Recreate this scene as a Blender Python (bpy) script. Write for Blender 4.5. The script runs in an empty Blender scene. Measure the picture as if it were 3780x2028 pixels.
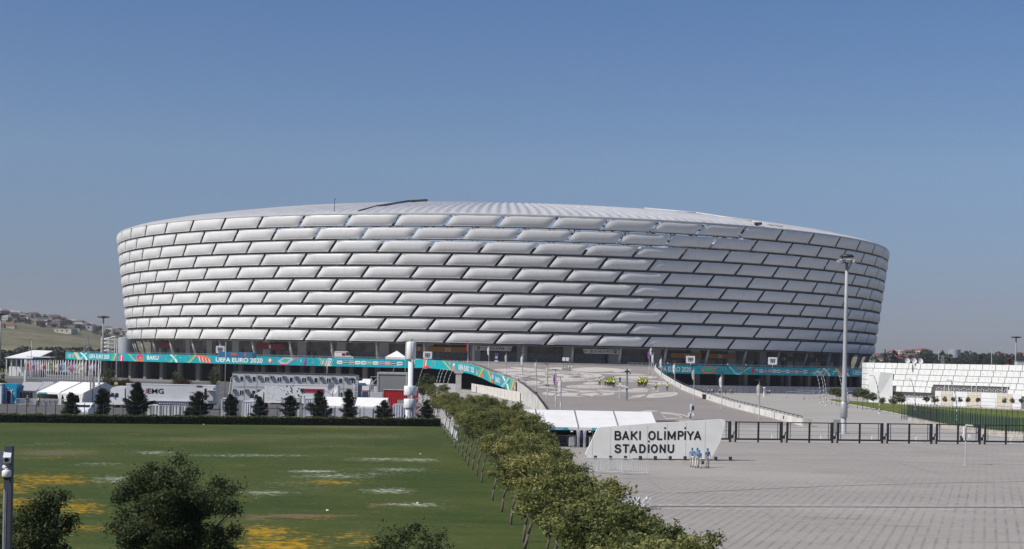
import bpy, bmesh, math, random
from mathutils import Vector, Matrix, noise
R_ = math.radians
rnd = random.Random(7)
scn = bpy.context.scene
COL = scn.collection

# ------------------------------------------------------------------ camera, world, sun, exposure
H = 9.0; ROLL = R_(1.2); FPX = 5550.0; PX0 = 1890.0; PY0 = 1330.0
cam_d = bpy.data.cameras.new("camera"); cam = bpy.data.objects.new("camera", cam_d); COL.objects.link(cam)
cam_d.sensor_width = 36.0; cam_d.lens = FPX/3780*36.0; cam_d.shift_y = (PY0-1014)/3780
cam_d.clip_start = 0.5; cam_d.clip_end = 20000
c_, s_ = math.cos(ROLL), math.sin(ROLL)
cam.matrix_world = Matrix(((c_, -s_, 0, 0), (0, 0, -1, 0), (s_, c_, 0, H), (0, 0, 0, 1)))
scn.camera = cam
SUN_EL = 46.0; SUN_FRONT = 27.0
sv = Vector((-math.cos(R_(SUN_EL))*math.cos(R_(SUN_FRONT)), -math.cos(R_(SUN_EL))*math.sin(R_(SUN_FRONT)), math.sin(R_(SUN_EL))))
world = bpy.data.worlds.new("World"); scn.world = world; world.use_nodes = True
wn = world.node_tree.nodes; wl = world.node_tree.links
bg = wn["Background"]; sky = wn.new("ShaderNodeTexSky"); sky.sky_type = 'NISHITA'; sky.sun_disc = False
sky.sun_elevation = R_(SUN_EL); sky.sun_rotation = math.atan2(sv.x, sv.y)
sky.air_density = 1.0; sky.dust_density = 0.35; sky.ozone_density = 5.0
tcw = wn.new("ShaderNodeTexCoord"); sx = wn.new("ShaderNodeSeparateXYZ"); wl.new(tcw.outputs["Generated"], sx.inputs[0])
cr = wn.new("ShaderNodeValToRGB"); wl.new(sx.outputs[2], cr.inputs[0]); E = cr.color_ramp.elements
for q, (pos, colr) in enumerate(((0.0,(.52,.515,.69)),(.045,(.60,.585,.755)),(.13,(.85,.83,.91)),(.24,(.74,.82,.97)))):
    el = E[q] if q < 2 else E.new(pos); el.position = pos; el.color = (*colr,1)
mxw = wn.new("ShaderNodeMix"); mxw.data_type = 'RGBA'; mxw.blend_type = 'MULTIPLY'; mxw.inputs[0].default_value = 1
wl.new(sky.outputs[0], mxw.inputs[6]); wl.new(cr.outputs[0], mxw.inputs[7]); wl.new(mxw.outputs[2], bg.inputs[0]); bg.inputs[1].default_value = 0.075
sun_d = bpy.data.lights.new("sun", 'SUN'); sun = bpy.data.objects.new("sun", sun_d); COL.objects.link(sun)
sun_d.energy = 4.2; sun_d.angle = R_(0.53); sun_d.color = (1.0, 0.95, 0.875)
sun.rotation_euler = sv.to_track_quat('Z', 'Y').to_euler()
scn.view_settings.view_transform = 'Standard'; scn.view_settings.look = 'None'
scn.view_settings.exposure = 0.22; scn.view_settings.gamma = 1.0
scn.render.engine = 'CYCLES'

# ------------------------------------------------------------------ picture-to-place measuring helpers
def ray(px, py):
    a = (px-PX0)/FPX; b = (PY0-py)/FPX
    return Vector((a*c_-b*s_, 1.0, a*s_+b*c_))
def P(px, py, d): r = ray(px, py); return Vector((r.x*d, d, H+r.z*d))
def G(px, py, z=0.0): r = ray(px, py); d = (z-H)/r.z; return Vector((r.x*d, d, z))
def X(px, d, z=0.0):                       # x of pixel column px at depth d, height z
    return (px-PX0)/FPX*d/c_ - (z-H)*s_/c_
RS = 7.85/237.0
def RP(px, py, off=0.012):                 # point on the ramp plane
    r = ray(px, py); d = (H+RS*226-off)/(RS-r.z); return Vector((r.x*d, d, RS*(d-226)+off))

# ------------------------------------------------------------------ materials
MC = {}
def M(name, col, rough=.6, var=.10, scale=3.0, metal=0.0, bump=0.0, spec=.4, fac2=None, trans=0.0):
    if name in MC: return MC[name]
    m = bpy.data.materials.new(name); m.use_nodes = True; nt = m.node_tree; n = nt.nodes; l = nt.links
    p = n["Principled BSDF"]; p.inputs["Roughness"].default_value = rough; p.inputs["Metallic"].default_value = metal
    p.inputs["Specular IOR Level"].default_value = spec
    tc = n.new("ShaderNodeTexCoord"); nz = n.new("ShaderNodeTexNoise"); nz.inputs["Scale"].default_value = scale
    nz.inputs["Detail"].default_value = 6; l.new(tc.outputs["Object"], nz.inputs["Vector"])
    mx = n.new("ShaderNodeMix"); mx.data_type = 'RGBA'
    c2 = fac2 or tuple(c*(1-2.2*var) for c in col)
    mx.inputs[6].default_value = (*[min(1, c*(1+var)) for c in col], 1); mx.inputs[7].default_value = (*c2, 1)
    mr = n.new("ShaderNodeMapRange"); mr.inputs[1].default_value = .35; mr.inputs[2].default_value = .75
    l.new(nz.outputs[0], mr.inputs[0]); l.new(mr.outputs[0], mx.inputs[0]); l.new(mx.outputs[2], p.inputs["Base Color"])
    if bump:
        b = n.new("ShaderNodeBump"); b.inputs["Strength"].default_value = bump; b.inputs["Distance"].default_value = .05
        l.new(nz.outputs[0], b.inputs["Height"]); l.new(b.outputs[0], p.inputs["Normal"])
    MC[name] = m; return m
white = M("white_paint", (.74,.74,.72), .5, .05)
tentw = M("tent_fabric", (.80,.785,.76), .55, .03, 1.2)
conc = M("concrete", (.44,.42,.385), .8, .12, .8)
concl = M("pale_concrete", (.56,.545,.50), .8, .10, .5)
darkm = M("dark_metal", (.035,.04,.045), .45, .1)
galv = M("galvanised_steel", (.42,.43,.44), .4, .1, 6, .4)
black = M("black_rubber", (.015,.015,.017), .6, .1)
glass = M("dark_glass", (.015,.022,.032), .12, .2, 2, 0, 0, .8)
steelw = M("pale_steel", (.5,.5,.49), .45, .06)
red = M("red_paint", (.42,.02,.025), .45, .08)
teal = M("teal_print", (.0,.34,.40), .5, .05, .5)

# ------------------------------------------------------------------ mesh builder
class MB:
    def __init__(s): s.v = []; s.f = []; s.m = []; s.sm = []
    def add(s, vs, fs, mi=0, smooth=False):
        o = len(s.v); s.v += [tuple(v) for v in vs]
        for f in fs: s.f.append(tuple(i+o for i in f)); s.m.append(mi); s.sm.append(smooth)
        return s
    def hexa(s, p, mi=0):   # 8 points: bottom 4 ccw, top 4 ccw
        return s.add(p, [(3,2,1,0),(4,5,6,7),(0,1,5,4),(1,2,6,5),(2,3,7,6),(3,0,4,7)], mi)
    def box(s, x0, x1, y0, y1, z0, z1, mi=0):
        return s.hexa([(x0,y0,z0),(x1,y0,z0),(x1,y1,z0),(x0,y1,z0),(x0,y0,z1),(x1,y0,z1),(x1,y1,z1),(x0,y1,z1)], mi)
    def quad(s, a, b, c, d, mi=0): return s.add([a,b,c,d], [(0,1,2,3)], mi)
    def poly(s, pts, mi=0): return s.add(pts, [tuple(range(len(pts)))], mi)
    def ext(s, pts, y0, y1, mi=0):          # outline in x,z (ccw seen from -y) pushed along y
        n = len(pts); a = [(x,y0,z) for x,z in pts]; b = [(x,y1,z) for x,z in pts]
        return s.add(a+b, [tuple(range(n)), tuple(range(2*n-1,n-1,-1))]+[(i,i+n,(i+1)%n+n,(i+1)%n) for i in range(n)], mi)
    def tube(s, a, b, r0, r1=None, n=8, mi=0, caps=True):
        a = Vector(a); b = Vector(b); r1 = r0 if r1 is None else r1; d = (b-a)
        if d.length < 1e-6: return s
        q = d.to_track_quat('Z','Y'); vs = []
        for p, r in ((a,r0),(b,r1)):
            for i in range(n):
                t = 2*math.pi*i/n; vs.append(p+q@Vector((r*math.cos(t), r*math.sin(t), 0)))
        fs = [(i,(i+1)%n,(i+1)%n+n,i+n) for i in range(n)]
        s.add(vs, fs, mi, n > 5)
        if caps: o = len(s.v)-2*n; s.f += [tuple(o+i for i in range(n-1,-1,-1)), tuple(o+n+i for i in range(n))]; s.m += [mi,mi]; s.sm += [False,False]
        return s
    def path(s, pts, r, n=6, mi=0):
        rr = r if isinstance(r, (list,tuple)) else [r]*len(pts)
        for i in range(len(pts)-1): s.tube(pts[i], pts[i+1], rr[i], rr[i+1], n, mi)
        return s
    def lathe(s, prof, c=(0,0,0), n=20, mi=0, smooth=True):
        vs = []; fs = []
        for r, z in prof:
            for i in range(n): t = 2*math.pi*i/n; vs.append((c[0]+r*math.cos(t), c[1]+r*math.sin(t), c[2]+z))
        for j in range(len(prof)-1):
            for i in range(n): fs.append((j*n+i, j*n+(i+1)%n, (j+1)*n+(i+1)%n, (j+1)*n+i))
        return s.add(vs, fs, mi, smooth)
    def ball(s, c, r, n=10, mi=0):
        rx, ry, rz = (r if isinstance(r,(tuple,list)) else (r,r,r)); vs = []; fs = []; m = max(4, n//2)
        for j in range(m+1):
            a = math.pi*j/m-math.pi/2
            for i in range(n): t = 2*math.pi*i/n; vs.append((c[0]+rx*math.cos(a)*math.cos(t), c[1]+ry*math.cos(a)*math.sin(t), c[2]+rz*math.sin(a)))
        for j in range(m):
            for i in range(n): fs.append((j*n+i, j*n+(i+1)%n, (j+1)*n+(i+1)%n, (j+1)*n+i))
        return s.add(vs, fs, mi, True)
    def mesh(s, name, mats):
        me = bpy.data.meshes.new(name); me.from_pydata(s.v, [], s.f)
        for m in (mats if isinstance(mats,(list,tuple)) else [mats]): me.materials.append(m)
        me.polygons.foreach_set("material_index", s.m); me.polygons.foreach_set("use_smooth", s.sm)
        me.update(); return me
    def build(s, name, mats, parent=None, label=None):
        o = bpy.data.objects.new(name, s.mesh(name, mats)); COL.objects.link(o)
        if parent is not None: o.parent = parent
        if label: o["label"] = label
        return o
def tag(o, label=None, cat=None, group=None, kind=None):
    if label: o["label"] = label
    if cat: o["category"] = cat
    if group: o["group"] = group
    if kind: o["kind"] = kind
    return o
def thing(name, label, cat, loc=(0,0,0), rz=0.0, group=None):
    o = bpy.data.objects.new(name, None); COL.objects.link(o); o.location = loc; o.rotation_euler = (0,0,rz)
    o.empty_display_size = .3
    return tag(o, label, cat, group)
def struct(name, mb, mats): return tag(mb.build(name, mats), kind="structure")
def kids(o): return [c for c in bpy.data.objects if c.parent == o]
def dup(root, loc, rz=0.0, label=None, group=None, scale=None, cache={}):
    if root.name not in cache: cache[root.name] = [(c, kids(c)) for c in kids(root)]
    r = root.copy(); COL.objects.link(r); r.location = loc; r.rotation_euler = (0,0,rz)
    if scale: r.scale = scale if isinstance(scale,(tuple,list)) else (scale,)*3
    if label: r["label"] = label
    if group: r["group"] = group
    for c, gs in cache[root.name]:
        d = c.copy(); COL.objects.link(d); d.parent = r
        for g in gs: e = g.copy(); COL.objects.link(e); e.parent = d
    return r
# text as flat mesh data, normalised to a 0..1 box
TX = {}
def text_data(s, off=0.0, shear=0.0):
    k = (s, off, shear)
    if k in TX: return TX[k]
    cu = bpy.data.curves.new("t", 'FONT'); cu.body = s; cu.offset = off; cu.shear = shear; cu.resolution_u = 3
    o = bpy.data.objects.new("t", cu); COL.objects.link(o)
    dg = bpy.context.evaluated_depsgraph_get(); me = bpy.data.meshes.new_from_object(o.evaluated_get(dg))
    vs = [v.co.copy() for v in me.vertices]; fs = [tuple(p.vertices) for p in me.polygons]
    bpy.data.objects.remove(o); bpy.data.curves.remove(cu); bpy.data.meshes.remove(me)
    x0 = min(v.x for v in vs); x1 = max(v.x for v in vs); y0 = min(v.y for v in vs); y1 = max(v.y for v in vs)
    TX[k] = ([((v.x-x0)/(x1-x0), (v.y-y0)/(y1-y0)) for v in vs], fs); return TX[k]
def put_text(mb, s, fn, mi=0, off=.012):
    vs, fs = text_data(s, off); mb.add([fn(u, v) for u, v in vs], fs, mi); return mb
def flat_text(mb, s, x0, x1, z0, z1, y, mi=0, off=.012):
    return put_text(mb, s, lambda u, v: (x0+(x1-x0)*u, y, z0+(z1-z0)*v), mi, off)
#==MARK_ENV
# ------------------------------------------------------------------ ground, lawn, paving
def nodes(name):
    m = bpy.data.materials.new(name); m.use_nodes = True; nt = m.node_tree
    return m, nt.nodes, nt.links, nt.nodes["Principled BSDF"]
def mixc(n, l, fac, a, b):
    x = n.new("ShaderNodeMix"); x.data_type = 'RGBA'
    for i, v in ((0,fac),(6,a),(7,b)):
        if isinstance(v, bpy.types.NodeSocket): l.new(v, x.inputs[i])
        else: x.inputs[i].default_value = v if i == 0 else (*v,1)
    return x.outputs[2]
def nz(n, l, vec, scale, detail=4, rough=.55):
    t = n.new("ShaderNodeTexNoise"); t.inputs["Scale"].default_value = scale; t.inputs["Detail"].default_value = detail
    t.inputs["Roughness"].default_value = rough; l.new(vec, t.inputs["Vector"]); return t.outputs[0]
def rng(n, l, v, a, b, c=0.0, d=1.0):
    t = n.new("ShaderNodeMapRange"); t.inputs[1].default_value = a; t.inputs[2].default_value = b
    t.inputs[3].default_value = c; t.inputs[4].default_value = d; l.new(v, t.inputs[0]); return t.outputs[0]
def mth(n, l, op, a, b=None):
    t = n.new("ShaderNodeMath"); t.operation = op
    for i, v in enumerate((a,b)):
        if v is None: continue
        if isinstance(v, bpy.types.NodeSocket): l.new(v, t.inputs[i])
        else: t.inputs[i].default_value = v
    return t.outputs[0]
def vmap(n, l, vec, rot=0, scale=(1,1,1), loc=(0,0,0)):
    t = n.new("ShaderNodeMapping"); t.inputs["Rotation"].default_value = (0,0,rot); t.inputs["Scale"].default_value = scale
    t.inputs["Location"].default_value = loc; l.new(vec, t.inputs["Vector"]); return t.outputs[0]

def mat_grass(name="lawn_grass", flowers=True, base=(.037,.059,.014)):
    m, n, l, p = nodes(name); tc = n.new("ShaderNodeTexCoord").outputs["Object"]
    big = nz(n,l,tc,.05,5); mid = nz(n,l,vmap(n,l,tc,0,(.5,1,1)),.6,5); fine = nz(n,l,vmap(n,l,tc,.2,(1,.7,1)),3.2,7,.8)
    c = mixc(n,l,rng(n,l,big,.38,.60),(base[0]*.72,base[1]*.80,base[2]*.8),(base[0]*1.9,base[1]*1.38,base[2]*1.5))
    st0 = nz(n,l,vmap(n,l,tc,.05,(.18,1,1)),.5,5,.7); c = mixc(n,l,rng(n,l,st0,.46,.66,0,.55),c,(base[0]*1.9,base[1]*1.45,base[2]*1.9)); c = mixc(n,l,rng(n,l,st0,.48,.34,0,.6),c,(base[0]*.5,base[1]*.6,base[2]*.6))
    c = mixc(n,l,rng(n,l,mid,.45,.75,0,.7),c,(base[0]*.7,base[1]*.72,base[2]*.7))
    c = mixc(n,l,rng(n,l,fine,.35,.68,0,.75),c,(base[0]*1.9,base[1]*1.7,base[2]*1.5))
    if flowers:
        sep = n.new("ShaderNodeSeparateXYZ"); l.new(tc, sep.inputs[0])
        def att(nm): t = n.new("ShaderNodeAttribute"); t.attribute_name = nm; return t.outputs["Fac"]
        def drift(c, nm, col, sc, k, lo, hi, amt, off):
            g = nz(n,l,vmap(n,l,tc,off*.1,(1,1,1),(off,off*2,0)),sc,6,.72); w = nz(n,l,vmap(n,l,tc,0,(.6,1,1),(off*3,0,0)),.45,4)
            v = mth(n,l,'ADD',mth(n,l,'MULTIPLY',mth(n,l,'SUBTRACT',g,.5),4.2),mth(n,l,'ADD',mth(n,l,'MULTIPLY',att(nm),k),mth(n,l,'MULTIPLY',mth(n,l,'SUBTRACT',w,.5),1.3)))
            return mixc(n,l,rng(n,l,v,lo,hi,0,amt),c,col)
        c = drift(c,"straw",(.17,.15,.085),2.2,1.0,.45,1.0,.6,9)
        c = drift(c,"bare",(.20,.13,.075),1.5,1.0,.35,.95,.75,4)
        c = drift(c,"clover",(.50,.52,.43),2.1,1.0,.62,1.35,.8,5)
        c = drift(c,"yellow",(.50,.28,.012),1.7,1.0,.66,1.35,.85,2)
    l.new(c, p.inputs["Base Color"]); p.inputs["Roughness"].default_value = .85; p.inputs["Specular IOR Level"].default_value = .1
    b = n.new("ShaderNodeBump"); b.inputs["Strength"].default_value = .35; b.inputs["Distance"].default_value = .12
    l.new(fine, b.inputs["Height"]); l.new(b.outputs[0], p.inputs["Normal"]); return m
grass = mat_grass(); grass2 = mat_grass("park_grass", False, (.075,.105,.025))

def mat_pavers():
    m, n, l, p = nodes("plaza_pavers"); tc = n.new("ShaderNodeTexCoord").outputs["Object"]
    v = vmap(n,l,tc,R_(17.6)); sep = n.new("ShaderNodeSeparateXYZ"); l.new(v, sep.inputs[0])
    jig = nz(n,l,tc,1.5,3); xx = mth(n,l,'ADD',sep.outputs[0],mth(n,l,'MULTIPLY',jig,.10))
    st = mth(n,l,'PINGPONG',xx,.30); line = rng(n,l,st,.0,.12,1,0)
    wear = rng(n,l,nz(n,l,tc,.35,5),.38,.62,.1,1.0)
    # rows only read in the bands nearer than the joint
    so = n.new("ShaderNodeSeparateXYZ"); l.new(tc, so.inputs[0])
    near = rng(n,l,so.outputs[1],128,104,.28,1)
    f = mth(n,l,'MULTIPLY',mth(n,l,'MULTIPLY',line,wear),near)
    big = nz(n,l,vmap(n,l,tc,0,(.3,1,1)),.22,6,.65); c = mixc(n,l,rng(n,l,big,.3,.7),(.345,.317,.285),(.285,.26,.236))
    dash = nz(n,l,vmap(n,l,v,0,(.7,2.2,1)),2.6,3,.6); c = mixc(n,l,rng(n,l,dash,.50,.72,0,.75),c,(.40,.37,.345))
    c = mixc(n,l,rng(n,l,dash,.46,.26,0,.6),c,(.17,.155,.145))
    c = mixc(n,l,mth(n,l,'MULTIPLY',f,.62),c,(.135,.125,.122))
    stn = nz(n,l,vmap(n,l,tc,.2,(.25,1,1)),.5,4); c = mixc(n,l,rng(n,l,stn,.57,.72,0,.55),c,(.17,.16,.155))
    ty = nz(n,l,vmap(n,l,tc,R_(22),(2.2,.06,1)),.7,5,.6); c = mixc(n,l,rng(n,l,ty,.60,.72,0,.4),c,(.19,.175,.165)); pt = nz(n,l,tc,.045,3,.5); c = mixc(n,l,rng(n,l,pt,.5,.62,0,.35),c,(.43,.40,.36))
    l.new(c, p.inputs["Base Color"]); p.inputs["Roughness"].default_value = .8; p.inputs["Specular IOR Level"].default_value = .25
    b = n.new("ShaderNodeBump"); b.inputs["Strength"].default_value = .35; b.inputs["Distance"].default_value = .02
    l.new(dash, b.inputs["Height"]); l.new(b.outputs[0], p.inputs["Normal"]); return m
pavers = mat_pavers()
def mat_slabs(name, a, b, sc=.06, joint=6.0):
    m, n, l, p = nodes(name); tc = n.new("ShaderNodeTexCoord").outputs["Object"]
    c = mixc(n,l,rng(n,l,nz(n,l,tc,sc,6,.6),.32,.68),a,b)
    c = mixc(n,l,rng(n,l,nz(n,l,vmap(n,l,tc,0,(.2,1,1)),.35,5,.7),.5,.75,0,.35),c,tuple(x*.72 for x in b))
    br = n.new("ShaderNodeTexBrick"); l.new(tc, br.inputs[0]); br.inputs["Scale"].default_value = 1; br.offset = 0
    br.inputs["Brick Width"].default_value = joint; br.inputs["Row Height"].default_value = joint; br.inputs["Mortar Size"].default_value = .05
    c = mixc(n,l,mth(n,l,'MULTIPLY',br.outputs["Fac"],.35),c,tuple(x*.5 for x in b))
    l.new(c, p.inputs["Base Color"]); p.inputs["Roughness"].default_value = .85; p.inputs["Specular IOR Level"].default_value = .2; return m
slabs = mat_slabs("forecourt_slabs", (.40,.375,.345), (.33,.31,.285))
asph = mat_slabs("asphalt", (.125,.12,.117), (.095,.092,.09), .05, 40)
asph2 = mat_slabs("light_asphalt", (.21,.20,.192), (.165,.158,.152), .05, 30)
rampm = mat_slabs("ramp_asphalt", (.285,.255,.235), (.245,.222,.205), .04, 12)

# ground sheet with hills that rise far away on both sides
def hgt(x, y):
    t = max(0.0, min(1.0, (y-820)/1500)); t = t*t*(3-2*t)
    a = x/max(y, 1)                                   # bearing
    left = max(0.0, min(1.0, (-a-.12)/.18)); right = max(0.0, min(1.0, (a-.12)/.15))
    h = t*(5 + left*(34+26*max(0,min(1,(-a-.24)/.12))) + right*26)
    h += t*7*noise.noise(Vector((x*.0021, y*.0021, 3.1))) + t*2.5*noise.noise(Vector((x*.008, y*.008, 1.7)))
    if y > 2400: h += (left*.012)*(min(y,3000)-2400)
    return h*(1 if y < 3300 else max(.0, 1-(y-3300)/1500))
mb = MB(); ys = [-300,0,200,400,600,700]+[760+45*i for i in range(50)]+[3100,3300,3700,4200,5000,8000]
xsn = [-1+2*i/90 for i in range(91)]
for y in ys:
    w = 900+abs(y)*.75
    for t in xsn: x = t*w; mb.v.append((x, y, hgt(x,y)-.0 if y > 700 else 0.0))
nx = len(xsn)
for j in range(len(ys)-1):
    for i in range(nx-1): mb.f.append((j*nx+i, j*nx+i+1, (j+1)*nx+i+1, (j+1)*nx+i)); mb.m.append(0); mb.sm.append(True)
hillm, n, l, p = nodes("dry_hillside"); tc = n.new("ShaderNodeTexCoord").outputs["Object"]
c = mixc(n,l,rng(n,l,nz(n,l,vmap(n,l,tc,0,(.6,1,1)),.012,6),.35,.65),(.21,.19,.13),(.13,.125,.075))
c = mixc(n,l,rng(n,l,nz(n,l,tc,.06,5),.5,.7,0,.8),c,(.07,.075,.04)); l.new(c, p.inputs["Base Color"]); p.inputs["Roughness"].default_value = 1
p.inputs["Specular IOR Level"].default_value = 0
struct("ground", mb, hillm)
def sheet(name, pts, z, mat): return struct(name, MB().poly([(x,y,z) for x,y in pts]), mat)
def tl(d): return .5-(d-73.5)*.0817                   # x of the first tree row at depth d
HE0 = G(-400, 1552).y; hedge_y = lambda x: 185.5+(x+59.7)*.262
lawn_far = [(x, hedge_y(x)) for x in (-130,-60,-9.2)]
PATCH = dict(
 yellow=[(166,1770,210,24,1),(60,1800,120,30,1),(290,1878,110,34,1),(90,1868,130,40,1),(330,1956,120,22,.8),(977,1966,120,34,1.1),(1055,2014,200,40,1.1),(1221,1780,130,11,.95),(918,1850,70,10,.7),(870,1716,80,8,.7),(176,1692,170,6,.7),(488,1604,90,4,.7),(1172,1917,90,12,.6),(1319,1985,90,30,.8),(40,1950,150,60,.7),(1370,2000,60,30,.8),(1780,1950,60,8,.6),(700,1650,500,8,.35),(640,1980,300,60,.6)],
 clover=[(1162,1741,100,5,1.2),(1235,1758,150,12,.9),(440,1770,130,14,.9),(566,1672,100,7,.9),(900,1682,330,6,.8),(977,1819,120,12,.8),(1430,1812,110,12,1.0),(1407,1697,180,7,.9),(390,1716,140,8,.7),(1533,1699,110,7,1.0),(1463,1734,140,10,.8),(1370,1753,110,9,.7),(1523,1864,120,9,.9),(1700,1640,80,5,.5),(200,1640,250,5,.5),(1100,1790,300,30,.35)],
 straw=[(195,1672,190,12,1.1),(780,1623,350,9,.8),(1250,1612,400,12,.8),(1250,1650,250,8,.7),(1300,1577,320,6,1.1),(300,1590,400,10,.5)],
 bare=[(1095,1906,190,6,1.3),(1400,1868,40,6,.9),(940,1915,60,12,1.0)])
def pxy(x, y): return PX0+FPX*(x*c_-H*s_)/y, PY0+FPX*(x*s_+H*c_)/y
mb = MB(); gys = [30+i*1.0 for i in range(184)]; gxs = [-92+i*1.0 for i in range(113)]; idx = {}; att_ = {k: [] for k in PATCH}
def lawn_edge(y): return min(max(16-(y-20)*.22, 7.2-(y-60)*.155) if y < 75 else tl(y)+4.9, 12)
for y in gys:
    for x in gxs:
        e = lawn_edge(y); xx = min(x, e); yy = min(y, hedge_y(xx)); idx[(x,y)] = len(mb.v); mb.v.append((xx,yy,.012)); u, w = pxy(xx, yy)
        for k, L_ in PATCH.items(): att_[k].append(max(s_q*math.exp(-((u-cx)/rx)**2*.8-((w-cy)/ry)**2*.8) for cx,cy,rx,ry,s_q in L_))
for j in range(len(gys)-1):
    for i in range(len(gxs)-1):
        q = [idx[(gxs[i],gys[j])],idx[(gxs[i+1],gys[j])],idx[(gxs[i+1],gys[j+1])],idx[(gxs[i],gys[j+1])]]; v = [mb.v[k] for k in q]
        if (v[1][0]-v[0][0] > .02 or v[2][0]-v[3][0] > .02) and (v[3][1]-v[0][1] > .02 or v[2][1]-v[1][1] > .02): mb.f.append(tuple(q)); mb.m.append(0); mb.sm.append(False)
lawn = struct("lawn", mb, grass)
for k, vals in att_.items(): lawn.data.attributes.new(k, 'FLOAT', 'POINT').data.foreach_set("value", vals)
sheet("compound_asphalt", [(-260,hedge_y(-130)-10),(-130,hedge_y(-130)),(-9.2,hedge_y(-9.2)),(-9.2,205),(-21,330),(-26,330),(-60,480),(-260,480)], .006, asph)
sheet("road", [(-420,470),(-100,470),(-70,620),(-420,700)], .008, asph2)
sheet("forecourt_pavement", [(-9,205),(-4,180),(26,174),(160,196),(260,300),(260,560),(-60,560),(-60,480),(-26,330),(-21,330)], .004, slabs)
sheet("plaza_pavement", [(3,10),(120,10),(160,190),(62,183.2),(26,175),(-4,181),(tl(182)+4.6,182),(tl(150)+4.6,150),(tl(110)+4.6,110),(4.6,75),(7.0,60),(13,25)], .008, pavers)
# two drain lines across the plaza
def strip(name, a, b, w, z, mat):
    a = Vector(a); b = Vector(b); nrm = Vector((-(b-a).y, (b-a).x, 0)).normalized()*w/2
    return struct(name, MB().poly([(*(a-nrm)[:2],z),(*(b-nrm)[:2],z),(*(b+nrm)[:2],z),(*(a+nrm)[:2],z)]), mat)
strip("drain_channel", G(2400,1871), G(3900,1875), .33, .014, M("grate_and_shadow", (.03,.033,.04), .6, .2, 8))
strip("drain_kerb_near", G(2400,1879), G(3900,1883), .5, .013, M("kerb_stone", (.40,.38,.36), .8, .25, 2))
strip("drain_kerb_far", G(2400,1864), G(3900,1868), .5, .013, M("kerb_stone", (.40,.38,.36), .8, .25, 2))
pts = [G(2500,1822),G(2700,1811),G(3050,1796),G(3300,1789),G(3550,1783),G(3800,1778)]
mb = MB()
for a, b in zip(pts, pts[1:]): mb.quad((a.x,a.y-.16,.014),(b.x,b.y-.16,.014),(b.x,b.y+.08,.014),(a.x,a.y+.08,.014))
struct("paving_joint", mb, M("joint_dark", (.11,.105,.10), .8, .2, 3))
# park lawn on the right
pl = [G(3052,1478),G(3110,1490),G(3200,1505),G(3360,1539),G(3500,1573),G(3700,1595),G(3900,1600)]
pf = [G(3900,1528),G(3780,1516),G(3600,1508),G(3440,1502),G(3300,1492),G(3160,1482),G(3075,1474)]
struct("park_lawn", MB().poly([(q.x,q.y,.02) for q in pl+pf]), grass2)
mb = MB()
for a, b in zip(pl[:-1], pl[1:]): mb.hexa([(a.x,a.y-.25,0),(b.x,b.y-.25,0),(b.x,b.y,0),(a.x,a.y,0),(a.x,a.y-.25,.12),(b.x,b.y-.25,.12),(b.x,b.y,.12),(a.x,a.y,.12)])
struct("lawn_kerb", mb, concl)
# far left verge
pv = [G(-60,1385),G(85,1368),G(95,1352),G(-60,1355)]
struct("verge_grass", MB().poly([(q.x,q.y,.03) for q in pv]), grass2)
#==MARK_ENV
# ------------------------------------------------------------------ the stadium
CX, CY = -4.6, 653.0; NP = 59; DT = 2*math.pi/NP
def SP(th, r, z=0.0): return Vector((CX+r*math.sin(th), CY-r*math.cos(th), z))   # world
def SL(th, r, z=0.0): return Vector((r*math.sin(th), -r*math.cos(th), z))        # local to the stadium
stad = thing("stadium", "huge round stadium wrapped in rows of white inflated cushions, with a pale ribbed roof", "stadium", (CX,CY,0))
# ETFE cushion
cush, n, l, p = nodes("white_membrane"); tc = n.new("ShaderNodeTexCoord").outputs["Object"]
c = mixc(n,l,rng(n,l,nz(n,l,vmap(n,l,tc,0,(.3,.3,1)),.25,4),.35,.7),(.70,.69,.675),(.64,.63,.61)); 
oi = n.new("ShaderNodeObjectInfo"); hs = n.new("ShaderNodeHueSaturation"); l.new(c, hs.inputs["Color"]); l.new(rng(n,l,oi.outputs["Random"],0,1,.95,1.03), hs.inputs["Value"])
dz = nz(n,l,vmap(n,l,tc,0,(.8,.8,.18)),1.1,5,.6); c = mixc(n,l,rng(n,l,dz,.52,.75,0,.35),hs.outputs[0],(.50,.48,.44)); l.new(c, p.inputs["Base Color"])
bb = n.new("ShaderNodeBump"); bb.inputs["Strength"].default_value = .25; bb.inputs["Distance"].default_value = .12; l.new(nz(n,l,vmap(n,l,tc,0,(.5,.5,.35)),.9,3,.5), bb.inputs["Height"]); l.new(bb.outputs[0], p.inputs["Normal"])
p.inputs["Roughness"].default_value = .38; p.inputs["Specular IOR Level"].default_value = .5
frm = M("cushion_frame", (.66,.655,.64), .45, .06)
ROWZ = [56.1-4.27*k for k in range(10)]; ROWH = [3.52-.035*k for k in range(10)]
def RF(z): return 157.2+(162.4-157.2)*(z-14.5)/(56.1-14.5)
def prof(t, pw, q): return (max(0.0, 1-abs(2*t-1)**pw))**q
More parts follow.
